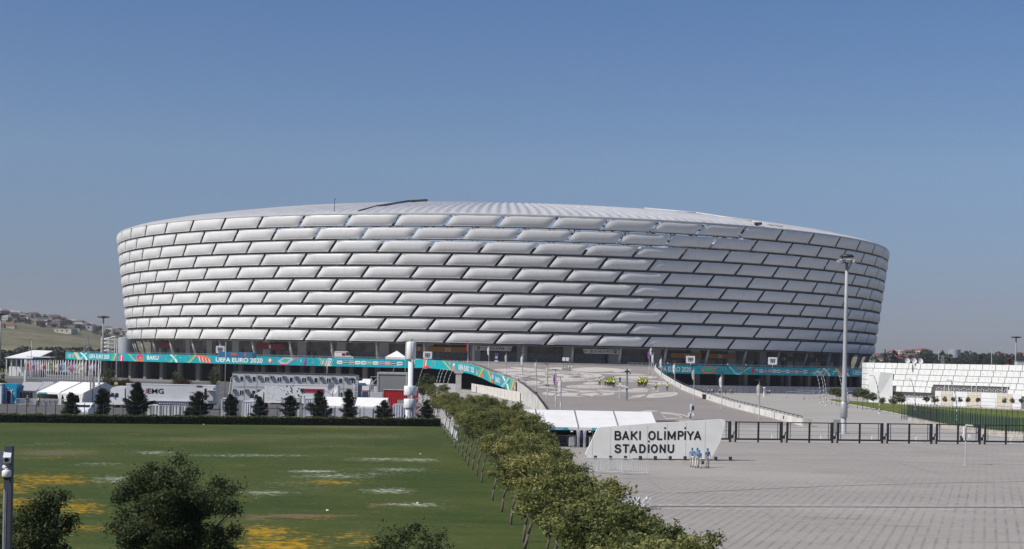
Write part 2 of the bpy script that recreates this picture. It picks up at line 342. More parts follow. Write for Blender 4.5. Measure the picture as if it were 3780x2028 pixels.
def cushion_mb(k, th0=0.0, mbx=None, nu=14, nv=9):
    mb = mbx or MB(); z1 = ROWZ[k]; z0 = z1-ROWH[k]; vs = []
    for j in range(nv+1):
        v = .5-.5*math.cos(math.pi*j/nv)
        for i in range(nu+1):
            u = .5-.5*math.cos(math.pi*i/nu); u = .35*u+.65*(i/nu) if 1 < i < nu-1 else u
            th = th0+((u-.5)*(1-.058)+.155*(v-.5))*DT; z = z0+ROWH[k]*v
            b = .42*prof(u,9,1)*prof(v,2.6,1); vs.append(SL(th, RF(z)+b, z))
    w = nu+1
    mb.add(vs, [(j*w+i, j*w+i+1, (j+1)*w+i+1, (j+1)*w+i) for j in range(nv) for i in range(nu)], 0, True)
    # back skin and aluminium clamp rails
    bk = []
    for v in (0,1):
        for u in (0,.5,1): th = th0+((u-.5)*(1-.058)+.155*(v-.5))*DT; z = z0+ROWH[k]*v; bk.append(SL(th, RF(z)-.12, z))
    mb.add(bk, [(3,4,1,0),(4,5,2,1)], 0)
    for v in (0,1):
        q = []
        for u in (0,.5,1):
            th = th0+((u-.5)*(1-.055)+.155*(v-.5))*DT; z = z0+ROWH[k]*v
            q += [SL(th, RF(z)-.15, z-.06), SL(th, RF(z)+.16, z-.06), SL(th, RF(z)+.16, z+.06), SL(th, RF(z)-.15, z+.06)]
        fs = []
        for s in (0,4): fs += [(s+1,s+5,s+6,s+2),(s+2,s+6,s+7,s+3),(s+0,s+4,s+5,s+1)]
        mb.add(q, fs, 1)
    return mb
cm = [cushion_mb(k).mesh("cushion_panel", [cush, frm]) for k in range(10)]
rest = MB()
for k in range(10):
    for i in range(NP):
        th = (i+.5+k/3)*DT; t = (th+math.pi)%(2*math.pi)-math.pi
        if abs(t) < 5.02*DT:
            o = bpy.data.objects.new("cushion_panel", cm[k]); COL.objects.link(o); o.parent = stad; o.rotation_euler = (0,0,th)
        else: cushion_mb(k, t, rest, 8 if abs(t) < 1.75 else 4, 7 if abs(t) < 1.75 else 4)
tag(rest.build("cushion_panels", [cush, frm], stad), kind="stuff")
# roof: scalloped ring rising to a compression ring
NS = 59*5; mb = MB(); rad = [(161.6,56.6),(158,57.5),(150,59.3),(138,61.4),(124,63.6),(112,65.0),(108.8,65.3)]
for j, (r, z) in enumerate(rad):
    for i in range(NS*4):
        ph = (i%4)/4; b = .75*math.sin(math.pi*ph)*(1 if 0 < j < 6 else .3); mb.v.append(SL(2*math.pi*i/(NS*4), r, z+b))
m4 = NS*4
for j in range(len(rad)-1):
    for i in range(m4): mb.f.append((j*m4+i, j*m4+(i+1)%m4, (j+1)*m4+(i+1)%m4, (j+1)*m4+i)); mb.m.append(0); mb.sm.append((i%4) not in (0,3) or True)
roofm = M("roof_membrane", (.46,.46,.475), .45, .06, .2)
roof = mb.build("roof", roofm, stad)
mb = MB(); mb2 = MB()
for i in range(118):
    a, b = i*DT/2, (i+1)*DT/2
    mb.tube(SL(a,108.8,65.25), SL(b,108.8,65.25), .42, .42, 5); mb2.tube(SL(a,161.9,56.5), SL(b,161.9,56.5), .3, .3, 5)
mb.build("compression_ring", steelw, roof); mb2.build("rim_beam", steelw, roof)
# radial roof trusses and the lattice behind the cushions
mb = MB()
for i in range(NP):
    a = (i+.5)*DT; f = abs((a+math.pi)%(2*math.pi)-math.pi) < 1.7
    lo = [SL(a,156,50),SL(a,140,55),SL(a,124,59),SL(a,109,63)]; hi = [SL(a,160,55.6),SL(a,148,59),SL(a,132,62),SL(a,116,64)]
    mb.path(lo, .28, 5); mb.path(hi, .22, 5)
    for q in range(4): mb.tube(lo[q], hi[q], .14, .14, 4)
    for q in range(3): mb.tube(lo[q], hi[q+1], .14, .14, 4); mb.tube(hi[q],lo[q+1],.14,.14,4)
mb.build("roof_truss", darkm, roof)
truss = M("facade_truss_steel", (.20,.195,.19), .5, .1)
mb = MB()
for k in range(10):
    zt = ROWZ[k]+.1; zb = zt-4.27
    for i in range(NP*2):
        a = i*DT/2; b = a+DT/2
        if abs((a+math.pi)%(2*math.pi)-math.pi) > 1.75: continue
        mb.tube(SL(a,RF(zb)-3.4,zb), SL(b,RF(zt)-3.4,zt), .13, .13, 4); mb.tube(SL(b,RF(zb)-3.4,zb), SL(a,RF(zt)-3.4,zt), .13, .13, 4)
        mb.tube(SL(a,RF(zb)-.3,zb+.5), SL(a,RF(zb)-3.4,zb+.5), .12, .12, 4)
        mb.tube(SL(a,RF(zb)-.45,zb+.45), SL(b,RF(zb)-.45,zb+.45), .16, .16, 4)
mb.build("facade_lattice", truss, stad)
# walkway slabs and the bowl behind the skin
def ring(mb, prof_, n=118, mi=0, a0=-math.pi, a1=math.pi):
    s = int(n*(a1-a0)/(2*math.pi)); closed = a1-a0 > 6.28; cnt = s if closed else s+1; vs = []; fs = []
    for r, z in prof_:
        for i in range(cnt): vs.append(SL(a0+(a1-a0)*i/s, r, z))
    for j in range(len(prof_)-1):
        for i in range(s): fs.append((j*cnt+i, j*cnt+(i+1)%cnt, (j+1)*cnt+(i+1)%cnt, (j+1)*cnt+i))
    return mb.add(vs, fs, mi)
bowlm = M("bowl_concrete", (.24,.22,.20), .9, .25, .15)
mb = MB(); ring(mb, [(149.5,14.6),(151,30),(152.5,46.2),(150,46.6)]); ring(mb, [(150,46.6),(112,30),(84,9),(70,8)]); mb.build("seating_bowl", bowlm, stad)
mb = MB()
for z in (19.2,27.6,36.1,44.6): ring(mb, [(154.5,z),(154.5,z+.5),(149.5,z+.5),(149.5,z),(154.5,z)])
mb.build("walkway_slab", M("walkway_concrete", (.28,.265,.245), .8, .2), stad)
# concourse under the cushions
mb = MB(); ring(mb, [(156.8,14.35),(140,14.1)]); mb.build("soffit", M("soffit_dark", (.06,.058,.056), .8, .2), stad)
mb = MB(); ring(mb, [(146.5,7.8),(146.5,14.2)], 236)
mb.build("concourse_wall", M("concourse_cladding", (.20,.18,.155), .7, .25, .3), stad)
mb = MB()
for i in range(NP):
    a = 0
    if abs((a+math.pi)%(2*math.pi)-math.pi) > 1.8: continue
o = None
for i in range(NP):
    a = (i+.5)*DT; t = (a+math.pi)%(2*math.pi)-math.pi
    if abs(t) > 1.7: continue
    MB().tube(SL(t,153.6,7.8), SL(t,155.8,14.6), .5, .42, 10).build("column", M("column_concrete", (.40,.39,.37), .7, .1), stad)
    # box pier on the inner wall
    MB().hexa([SL(t-.012,148.2,7.8),SL(t+.012,148.2,7.8),SL(t+.012,146,7.8),SL(t-.012,146,7.8)]+[SL(t-.012,148.2,14.1),SL(t+.012,148.2,14.1),SL(t+.012,146,14.1),SL(t-.012,146,14.1)]).build("pier", M("column_concrete", (.40,.39,.37), .7, .1), stad)
# glazing bays between columns
gm = M("curtain_glass", (.02,.03,.045), .06, .2, 2, 0, .35, 1.0); mul = M("mullion", (.22,.23,.24), .5)
for i in range(-17, 18):
    a0 = (i-.5)*DT+.010; a1 = (i+.5)*DT-.010
    tall = -1 <= i <= 3
    zt = 11.6 if tall else 10.6
    g = MB(); s = 6
    for q in range(s):
        b0 = a0+(a1-a0)*q/s; b1 = a0+(a1-a0)*(q+1)/s
        g.quad(SL(b0,146.85,7.9),SL(b1,146.85,7.9),SL(b1,146.85,zt),SL(b0,146.85,zt))
    go = g.build("glazing", gm, stad)
    f = MB()
    for q in range(s*2+1): b = a0+(a1-a0)*q/(s*2); f.tube(SL(b,147.0,7.9), SL(b,147.0,zt), .05, .05, 4)
    for z in ((zt+7.9)/2, zt): f.tube(SL(a0,147.0,z), SL((a0+a1)/2,147.0,z), .06, .06, 4).tube(SL((a0+a1)/2,147.0,z), SL(a1,147.0,z), .06, .06, 4)
    f.build("mullions", mul, go)
def thx(px, r, near=True):              # bearing on the stadium circle of radius r seen at pixel column px
    best = None
    lo, hi = -1.45, 1.45
    f = lambda t: PX0+FPX*(CX+r*math.sin(t))/(CY-r*math.cos(t))*c_
    for _ in range(50):
        m = (lo+hi)/2
        if f(m) < px: lo = m
        else: hi = m
    return (lo+hi)/2
orange = M("orange_sign", (.42,.19,.03), .6, .08); redm = M("dark_red_sign", (.26,.03,.03), .6, .08)
numm = M("sign_numerals", (.75,.75,.72), .6, .02)
def cyl_map(px0, px1, z0, z1, r):
    t0, t1 = thx(px0, r), thx(px1, r); return lambda u, v: SL(t0+(t1-t0)*u, r, z0+(z1-z0)*v)
def fascia(px0, px1, z0, z1, mat, txt, tx0=None, tx1=None, r=149.0, lab=None, tmat=None):
    fn = cyl_map(px0, px1, z0, z1, r); mb = MB()
    for i in range(8): mb.hexa([fn(i/8,0),fn((i+1)/8,0),fn((i+1)/8,0)+Vector((0,.4,0)),fn(i/8,0)+Vector((0,.4,0)),fn(i/8,1),fn((i+1)/8,1),fn((i+1)/8,1)+Vector((0,.4,0)),fn(i/8,1)+Vector((0,.4,0))])
    o = mb.build("entrance_sign", mat, stad, lab)
    if txt:
        g = cyl_map(tx0, tx1, z0+(z1-z0)*.16, z0+(z1-z0)*.84, r+.06); put_text(MB(), txt, g, 0, .02).build("lettering", tmat or numm, o)
fascia(577,628,11.0,13.2, redm, "", lab="dark red entrance panel at the stadium's left edge")
fascia(945,1050,11.0,12.9, redm, "1", 992, 999, lab="dark red entrance fascia numbered 1")
fascia(1525,1558,11.4,12.9, orange, "2", 1541, 1549, lab="short orange fascia numbered 2, half hidden by the tower")
fascia(1582,1722,11.2,12.95, orange, "22", 1641, 1663, lab="orange entrance fascia numbered 22")
fascia(2476,2590,10.95,12.6, orange, "21", 2525, 2542, lab="orange entrance fascia numbered 21")
fascia(2606,2716,11.1,12.7, orange, "20", 2649, 2665, lab="orange entrance fascia numbered 20")
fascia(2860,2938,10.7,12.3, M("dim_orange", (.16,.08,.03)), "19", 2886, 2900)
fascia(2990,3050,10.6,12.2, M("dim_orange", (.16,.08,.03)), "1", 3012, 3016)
# white direction signs hung between the columns
wsg = M("sign_white", (.62,.62,.60), .5, .03); ink = M("sign_ink", (.02,.02,.022), .5, .02)
def dirsign(px0, px1, z0, z1, txt, tx0, tx1, ix, right):
    r = 152.0; fn = cyl_map(px0, px1, z0, z1, r)
    cut = (lambda u, v: u*(1-.045*(1-v)) if not right else .045*(1-v)+u*(1-.045*(1-v)))
    mb = MB()
    for i in range(8):
        q = [fn(cut(i/8,0),0), fn(cut((i+1)/8,0),0), fn(cut((i+1)/8,1),1), fn(cut(i/8,1),1)]; w = Vector((0,.25,0))
        mb.hexa([q[0],q[1],q[1]+w,q[0]+w,q[3],q[2],q[2]+w,q[3]+w])
    o = mb.build("direction_sign", wsg, stad, "white hanging sign reading "+txt)
    t = MB(); g = cyl_map(tx0, tx1, z0+(z1-z0)*.22, z0+(z1-z0)*.80, r+.05); put_text(t, txt, g, 0, .015)
    cc = cyl_map(ix-6.2, ix+6.2, z0+(z1-z0)*.18, z0+(z1-z0)*.86, r+.05)
    t.poly([cc(.5+.5*math.cos(a), .5+.5*math.sin(a)) for a in [2*math.pi*i/20 for i in range(20)]], 0)
    c2 = cyl_map(ix-6.2, ix+6.2, z0+(z1-z0)*.18, z0+(z1-z0)*.86, r+.09); d = 1 if right else -1
    t.poly([c2(.5+d*x, y) for x, y in ((-.3,.44),(.02,.44),(-.12,.2),(.32,.5),(-.12,.8),(.02,.56),(-.3,.56))], 1)
    px = tx1+12 if not right else tx0-32
    for q in range(2): g = cyl_map(px, px+22, z0+(z1-z0)*(.5-.2*q), z0+(z1-z0)*(.66-.2*q), r+.05); put_text(t, "OTHER", g, 0, .01) if q == 0 else put_text(t, "GATES", g, 0, .01)
    t.build("lettering", [ink, wsg], o)
dirsign(1751,1891,12.0,13.55,"1.2.3.4.5.6.W6",1779,1861,1766,False)
dirsign(2150,2288,11.75,13.3,"20.19.18.17.W17",2176,2260,2270,True)
# podium: deck slab, edge beam, dark undercroft and its columns
pod = MB(); PR = 189.5
T242 = thx(242, PR)
ring(pod, [(142,7.85),(PR-.3,7.85)], 118, 0, T242, math.pi-.01); ring(pod, [(PR-.3,5.9),(150,5.9)], 118, 0, T242, math.pi-.01)
ring(pod, [(PR-.3,5.9),(PR,5.9),(PR,8.45),(PR-.3,8.45),(PR-.3,7.85)], 236, 0, T242, math.pi-.01)
pod.quad(SL(T242,PR,5.9),SL(T242,150,5.9),SL(T242,150,8.0),SL(T242,PR,8.0))
podium = thing("podium", "round raised concrete podium deck carrying the stadium, over a dark undercroft with pillars", "podium", (CX,CY,0))
pod.build("deck", M("podium_concrete", (.36,.35,.33), .8, .12, .3), podium)
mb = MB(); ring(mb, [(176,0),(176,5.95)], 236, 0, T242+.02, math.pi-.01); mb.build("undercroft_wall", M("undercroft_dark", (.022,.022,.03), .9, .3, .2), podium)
cmat = M("undercroft_column", (.20,.185,.165), .8, .15)
colm = MB().box(-.75,.75,-.6,.6,0,5.9).mesh("pillar", cmat); colm2 = MB().box(-.42,.42,-.62,-.60,0,3.4).mesh("pillar_sunlit_base", M("sunlit_cream", (.55,.53,.47), .7, .05))  # cream mesh paints the sunlit lower part of a pillar; not placed
pcols = [k for k in range(-34, 35)]
for k in pcols:
    t = (k+.3)*R_(2.77)
    if t < T242+.01 or t > 1.5 or -.22 < t < .20: continue
    o = bpy.data.objects.new("pillar", colm); COL.objects.link(o); o.parent = podium; o.location = SL(t,184.3); o.rotation_euler = (0,0,t)
    o = bpy.data.objects.new("pillar", colm); COL.objects.link(o); o.parent = podium; o.location = SL(t+.012,178.5); o.rotation_euler = (0,0,t)
er = (MB(), MB())
for i in range(-190, 191):
    t = i*R_(.46)
    if -.16 < t < .21 or t < T242: continue
    mb = er[t > 0]; mb.tube(SL(t,PR-.15,8.45), SL(t,PR-.15,9.0), .03, .03, 4)
    if i < 190 and not -.16 < t+R_(.46) < .21: mb.tube(SL(t,PR-.15,9.0), SL(t+R_(.46),PR-.15,9.0), .035, .035, 4); mb.tube(SL(t,PR-.15,8.75), SL(t+R_(.46),PR-.15,8.75), .02, .02, 4)
for q in er: q.build("edge_railing", galv, podium)
# site hoarding along the foot of the podium on the right
hp = MB(); hm = M("hoarding_grey", (.33,.33,.36), .6, .1)
t0, t1 = R_(17), R_(47); N = 40
for i in range(N):
    a = t0+(t1-t0)*i/N; b = t0+(t1-t0)*(i+.94)/N
    q = [SP(a,189.8), SP(b,189.8), SP(b,189.6), SP(a,189.6)]; hp.hexa(q+[v+Vector((0,0,2.3)) for v in q])
tag(hp.build("hoarding", hm), "long grey site hoarding at the foot of the podium right of the ramp", "hoarding")
# ribbed beams on the roof
rb = MB(); sb = lambda px, r: thx(px, r)
def roofz(r): return 57+(65.3-57)*(161.6-r)/52.8
a = R_(-17.2); q = [SL(a,160.5,57.6),SL(a+.012,148,60.4),SL(a+.03,124,64.6),SL(a+.045,109.5,66.5)]
rb.path(q, [.25,.45,.5,.5], 6).build("roof_walkway_beam", M("dark_beam", (.10,.10,.11), .5), roof)
rb = MB(); a = R_(28.5); q = [SL(a+.16,161,57.6),SL(a+.12,152,59.6),SL(a+.06,132,63.4),SL(a,110,66.2)]
rb.path(q, [.2,.3,.32,.32], 6).build("roof_walkway_beam", steelw, roof)
MB().box(-1.2,1.2,-1,1,0,.8).build("roof_plant_box", darkm, roof).location = SL(R_(33.5),160.5,57.5)
rb = MB().tube((0,0,0),(0,0,4.2),.12,.08,5).tube((0,0,4.2),(.3,0,4.6),.16,.16,5); o = rb.build("roof_mast", darkm, roof); o.location = SL(R_(-20.8),158,57.4)
#==MARK_ENV
# ------------------------------------------------------------------ the ramp with its walls and leaf pattern
LE = [(465,-31),(458,-26.5),(450,-21.5),(437,-15.2),(420,-10.8),(400,-7.6),(375,-4.7),(350,-1.2),(326.6,1.6),(310,2.8),(294,3.7),(271,4.9),(248,5.5),(235,5.8),(226,5.9)]
RE = [(468,46),(455,43.5),(437,41.4),(420,40.4),(403,39.6),(385,38.6),(369,38.1),(346,37.4),(324,37.0),(308,37.4),(292.6,37.8),(268,39.2),(244,42.0),(235,42.9),(226,43.9)]
def interp(T, d):
    T = sorted(T)
    if d <= T[0][0]: return T[0][1]
    for (a,x),(b,y) in zip(T, T[1:]):
        if d <= b: return x+(y-x)*(d-a)/(b-a)
    return T[-1][1]
def rz(d): return max(0.0, min(7.85, RS*(d-226)))
ds = [226+i*(463-226)/40 for i in range(41)]
mb = MB()
for d in ds: mb.v += [(interp(LE,d),d,rz(d)+.006),(interp(RE,d),d,rz(d)+.006)]
for i in range(len(ds)-1): mb.f.append((2*i,2*i+1,2*i+3,2*i+2)); mb.m.append(0); mb.sm.append(False)
mb.poly([(-31,463,7.856),(46,463,7.856),(40,472,7.856),(20,500,7.856),(-20,500,7.856),(-32,472,7.856)])
struct("ramp", mb, rampm)
def wall_strip(T, d0, d1, thick, h, zf, n=40, base=None):
    mb = MB(); dd = [d0+(d1-d0)*i/n for i in range(n+1)]; P_ = []
    for d in dd:
        x = interp(T, d); z = zf(d); b = z if base is None else base(d)
        P_.append(((x,d,b),(x+thick,d,b),(x+thick,d,z+h),(x,d,z+h)))
    for a, b in zip(P_, P_[1:]):
        vs = list(a)+list(b); mb.add(vs, [(0,1,5,4),(1,2,6,5),(2,3,7,6),(3,0,4,7)])
    for q in (P_[0], P_[-1]): mb.add(list(q), [(0,1,2,3)])
    return mb
wmat = M("ramp_wall_concrete", (.50,.485,.45), .8, .14, .35)
lw = thing("ramp_wall", "pale curved concrete retaining wall on the left edge of the ramp", "wall", (0,0,0))
wall_strip(LE, 222, 327, -.35, 1.0, rz, 40, lambda d: 0).build("wall_face", wmat, lw)
wall_strip(LE, 327, 463, -.35, 1.0, rz, 40, lambda d: rz(d)-1.5).build("edge_beam", wmat, lw)
mb = MB()
for i in range(100):
    d = 228+i*2.35; x = interp(LE,d)-.17; x2 = interp(LE,d+2.35)-.17; mb.tube((x,d,rz(d)+1),(x,d,rz(d)+1.55),.06,.06,4)
    if i < 99: mb.tube((x,d,rz(d)+1.5),(x2,d+2.35,rz(d+2.35)+1.5),.04,.04,4)
mb.build("railing", darkm, lw)
rw = thing("ramp_wall", "long white parapet wall with a thin rail on the right edge of the ramp", "wall", (0,0,0))
wall_strip(RE, 226, 455, .35, 1.0, rz, 60, lambda d: 0).build("wall_face", M("parapet_pale", (.60,.585,.55), .75, .1, .5), rw)
mb = MB()
for i in range(96):
    d = 228+i*2.35; x = interp(RE,d)+.5; x2 = interp(RE,d+2.35)+.5; mb.tube((x,d,rz(d)+.6),(x,d,rz(d)+1.35),.05,.05,4)
    if i < 95: mb.tube((x,d,rz(d)+1.33),(x2,d+2.35,rz(d+2.35)+1.33),.06,.06,4)
mb.build("railing", darkm, rw)
mb = MB()
for d in (236,262,288,330,356): x = interp(RE,d)-.02; mb.box(x-.03,x,d-.25,d+.25,rz(d)+.3,rz(d)+.85)
mb.build("drain_hatch", darkm, rw)
mb = MB(); mb.box(43.7,45.0,224.6,225.9,0,1.2)
for i in range(5): mb.tube((43.8+i*.28,224.7,1.2),(43.8+i*.28,224.7,1.75),.04,.04,4)
mb.build("end_block", conc, rw)
# leaf and medallion pattern laid into the ramp surface
pat = M("pale_inlay", (.52,.48,.435), .8, .06, .3); patd = rampm
PAT = MB()
def RC(x, y, off):
    q = RP(x, y, off); q.x = min(max(q.x, interp(LE,q.y)+.06), interp(RE,q.y)-.06); return q
def blob(pts, off=.014, mi=0): PAT.poly([RC(x, y, off) for x, y in pts], mi)
def ell(cx, cy, rx, ry, off=.014, mi=0, n=40, sk=0.0, wob=0.0, fr=9):
    blob([(cx+rx*math.cos(a)*(1+wob*math.sin(fr*a))+sk*math.sin(a), cy+ry*math.sin(a)*(1+wob*math.sin(fr*a))) for a in [2*math.pi*i/n for i in range(n)]], off, mi)
def leaf(x0, y0, x1, y1, w, off=.014, mi=0, bend=0.0, n=14):
    up = []; dn = []
    for i in range(n+1):
        t = i/n; x = x0+(x1-x0)*t; y = y0+(y1-y0)*t+bend*math.sin(math.pi*t); h = w*math.sin(math.pi*t)**.75
        up.append((x, y-h)); dn.append((x, y+h))
    blob(up+dn[::-1][1:-1], off, mi)
def stroke(pts, w, off=.014, mi=0):
    for (a,b),(c,d) in zip(pts, pts[1:]): PAT.quad(RC(a,b-w,off),RC(a,b+w,off),RC(c,d+w,off),RC(c,d-w,off),mi)
# upper fringe
leaf(1818,1366,1935,1368,5.5); leaf(1880,1357,2040,1372,5); leaf(2017,1360,2110,1362,4); ell(2190,1365,82,8.5); ell(2220,1365,75,6.5,.018)
leaf(2262,1372,2312,1367,5); leaf(2060,1378,2100,1372,2); leaf(2196,1379,2395,1383,2.6)
# big rosette
ell(1995,1390,235,21,.014,0,60,0,.02,11); blob([(2226,1388),(2225,1398),(2170,1409),(2168,1404),(2130,1404),(2200,1394)])
rr = random.Random(3)
for i in range(38):
    a = rr.random()*6.28; q = math.sqrt(rr.random())*.86; x = 1985+200*q*math.cos(a); y = 1388+15.5*q*math.sin(a)
    L = rr.uniform(9,32); leaf(x-L, y+rr.uniform(-1.5,1.5), x+L, y+rr.uniform(-2,2), rr.uniform(.9,1.9), .018, 1, rr.uniform(-2,2), 8)
for i in range(40):
    a0 = 6.28*i/40; stroke([(1985+206*math.cos(a0),1389+17.3*math.sin(a0)),(1985+206*math.cos(a0+.13),1389+17.3*math.sin(a0+.13))], 1.0, .018, 1)
# left low lobe
leaf(1905,1398,2000,1408,7); leaf(1925,1402,2010,1412,11); ell(1970,1412,32,7.5,.018,1); ell(1968,1412,29,6.2,.022); leaf(1955,1408,1962,1414,1.5,.026,1)
leaf(1962,1410,2064,1418,4); leaf(1930,1421,2010,1421,2.2); leaf(1980,1429,2045,1432,3.5); leaf(2005,1432,2148,1441,2.2)
# central medallions
ell(2175,1428,86,7.0); ell(2175,1429,70,4.2,.018,1); ell(2175,1429,64,3.2,.022)
for x in (2127,2178,2228): stroke([(x-4,1424),(x+4,1433)], 1.2, .026, 1)
leaf(2150,1416,2215,1414,4.5); ell(2135,1453,134,11.5); ell(2130,1453,122,9.2,.018)
stroke([(2010,1446),(2060,1452),(2095,1447),(2140,1444)], 1.9,.022,1); stroke([(2060,1452),(2040,1462)],1.9,.022,1); stroke([(2095,1447),(2150,1452),(2130,1459),(2180,1464)],1.9,.022,1)
stroke([(2150,1452),(2205,1447),(2255,1450)],1.9,.022,1); stroke([(2190,1463),(2225,1456),(2200,1448)],1.9,.022,1)
# right side
ell(2345,1393,82,5.5); ell(2345,1393,60,3.6,.018); leaf(2270,1404,2400,1406,5); leaf(2330,1410,2480,1418,5.5); leaf(2280,1403,2470,1411,4); leaf(2290,1412,2440,1413,2,.018,1)
leaf(2272,1424,2320,1426,3); leaf(2200,1440,2290,1447,2.6); ell(2345,1443,66,6.2); ell(2335,1443,50,3.6,.018,1); ell(2333,1443,46,2.8,.022)
leaf(2330,1435,2395,1436,2); leaf(2400,1434,2436,1437,2); ell(2410,1444,22,4.5); ell(2408,1444,17,2.6,.018,1)
leaf(2318,1470,2386,1458,5.2); leaf(2325,1469,2358,1466,1.0,.018,1); blob([(2384,1468),(2392,1458),(2410,1453),(2450,1450),(2494,1448.5),(2503,1452),(2498,1458),(2478,1464),(2440,1467.5),(2400,1469)])
stroke([(2412,1462),(2450,1460),(2488,1452)], .8,.018,1)
stroke([(2440,1523),(2480,1526),(2520,1532),(2541,1539)], 1.6); stroke([(2440,1526),(2478,1529),(2505,1535),(2518,1541)], 1.3); stroke([(2455,1546),(2480,1545),(2517,1543)], 1.3)
leaf(2362,1519,2430,1518,3); leaf(2445,1534,2458,1542,2); leaf(2490,1552,2560,1552,1.5); leaf(2640,1560,2720,1562,1.5)
struct("ramp_pattern", PAT, [pat, patd])
#==MARK_ENV
# ------------------------------------------------------------------ printed banners on the podium edge and ramp
def le_px(px):
    lo, hi = 226.0, 465.0
    for _ in range(40):
        m = (lo+hi)/2
        if PX0+FPX*interp(LE,m)/m*c_+(rz(m)+1-H)*s_/m*FPX > px: lo = m
        else: hi = m
    return (lo+hi)/2
def bp(px, v, off=.04):
    if px < 1532 or px > 2200:
        t = thx(px+ (v-.5)*-.0, PR+off); q = SP(t, PR+off, 5.9+2.6*v); return q
    d = le_px(px); x = interp(LE, d)-.35; w = min(1, max(0, (px-1532)/40))
    z1 = 8.5*(1-w)+(rz(d)+1.05)*w; z0 = 5.9*(1-w)+(rz(d)-1.55)*w
    off += .22; return Vector((x-off, d-off*.5, z0+(z1-z0)*v))
PC = [teal, M("print_white",(.80,.80,.78),.5,.02), M("print_green",(.07,.42,.22),.5,.05), M("print_orange",(.72,.17,.05),.5,.05),
      M("print_sky",(.30,.58,.64),.5,.05), M("print_pink",(.60,.10,.22),.5,.05), M("print_yellow",(.70,.52,.18),.5,.05),
      M("print_navy",(.03,.035,.16),.5,.05), M("print_red",(.62,.02,.03),.5,.05), M("print_purple",(.22,.05,.25),.5,.05), M("print_deepgreen",(.02,.20,.09),.5,.05)]
TL,WH,GR,OR,SK,PK,YE,NV,RD,PU,DG = range(11)
def banner(px0, px1, label):
    n = max(2, int((px1-px0)/9)); mb = MB()
    for i in range(n):
        a = px0+(px1-px0)*i/n; b = px0+(px1-px0)*(i+1)/n; mb.quad(bp(a,0),bp(b,0),bp(b,1),bp(a,1))
        mb.quad(bp(b,0,-.02),bp(a,0,-.02),bp(a,1,-.02),bp(b,1,-.02))
    o = mb.build("banner", teal); tag(o, label, "banner"); return o
ART = None
def bpoly(pts, m, off=.07): ART.poly([bp(x,v,off) for x,v in pts], m)
def bell(cx, cv, rx, rv, m, off=.07, n=18): bpoly([(cx+rx*math.cos(a), cv+rv*math.sin(a)) for a in [2*math.pi*i/n for i in range(n)]], m, off)
def bstroke(pts, w, m, off=.07):
    for (a,u),(b,v) in zip(pts, pts[1:]): bpoly([(a-w,u),(a+w,u),(b+w,v),(b-w,v)], m, off)
def hstroke(pts, w, m, off=.07):
    for (a,u),(b,v) in zip(pts, pts[1:]): bpoly([(a,u-w),(b,v-w),(b,v+w),(a,u+w)], m, off)
def ribbon(x0, x1, m1=GR, m2=OR, m3=YE, up=True):
    a, b = (0,1) if up else (1,0)
    bstroke([(x0,a),(x1,b)], 5, m1); bstroke([(x0+6,a),(x1+6,b)], 1.6, m3, .09)
    for q in range(3): t = (q+.5)/3; bell(x0+11+(x1-x0)*t, a+(b-a)*t, 2.6, .10, m2, .10, 8)
def cross(x):
    bstroke([(x-12,0),(x+12,1)], 4, SK); bstroke([(x+13,0),(x+8,.4),(x-10,1)], 3.4, WH, .09); bstroke([(x-6,0),(x+16,1)], 1.4, GR, .1)
def drops(x0, x1, n, s):
    r = random.Random(s)
    for i in range(n): bell(r.uniform(x0,x1), r.uniform(.15,.85), r.uniform(.8,2.2), r.uniform(.05,.11), r.choice([OR,WH,DG,OR,PU,SK]), .08, 7)
def pills(x0, x1):
    cols = [(WH,"booking"),(NV,"SHIP"),(RD,"Cola"),(WH,"FedEx"),(WH,"gas"),(DG,"beer"),(WH,"sense"),(PU,"AIR"),(OR,"tik"),(NV,"vivo"),(WH,"O")]
    n = len(cols); w = (x1-x0)/n
    for i, (c, t) in enumerate(cols):
        cx = x0+w*(i+.5); hw = w*.43; hv = .185; cv = .50
        pts = []
        for q in range(20): a = 2*math.pi*q/20; pts.append((cx+(hw-3.4)*(1 if math.cos(a)>0 else -1)+3.4*math.cos(a), cv+hv*math.sin(a)))
        bpoly([(x+(x-cx)*.07, cv+(v-cv)*1.16) for x, v in pts], WH, .06); bpoly(pts, c, .08)
        ink_ = WH if c != WH else (NV if i % 3 else OR)
        r = random.Random(i)
        for q in range(5): xx = cx-hw*.62+q*hw*.31; bpoly([(xx-.9,cv-.07),(xx+.9,cv-.07),(xx+.9,cv+.05+.05*r.random()),(xx-.9,cv+.05+.05*r.random())], ink_, .1)
def btext(s, x0, x1, v0=.24, v1=.78, m=WH, off=.02): put_text(ART, s, lambda u, v: bp(x0+(x1-x0)*u, v0+(v1-v0)*v, .09), m, off)
b1 = banner(242, 1530, "long turquoise banner on the left podium edge with a row of sponsor badges")
ART = MB()
for i, c in enumerate((RD,PU,RD,PK,NV)): bell(250+i*5, .5, 1.7, .25, (OR,WH,WH,PK,WH)[i]); bell(250+i*5, .5, .9, .12, c, .1, 8)
bstroke([(276,1),(292,0)], 5, YE); bstroke([(283,1),(298,0)], 3, SK); cross(308); btext("UEFA EURO 2020", 329, 404)
ribbon(414,423); ribbon(423,414,GR,OR,YE,False); bpoly([(440,0),(458,0),(456,.6),(450,.95),(440,.6)], PK); bstroke([(448,0),(449,.8)],1.6,WH,.1); bstroke([(454,0),(452,.6)],1.6,RD,.1)
bstroke([(472,1),(484,.5),(498,0)], 3, GR); bstroke([(476,1),(488,.5),(502,0)], 1.5, YE,.09)
bell(517,.55,14,.42,PK); bell(517,.62,10,.28,RD,.09); bell(519,.5,6,.14,GR,.11); bpoly([(505,0),(529,0),(531,.55),(503,.55)],OR,.065)
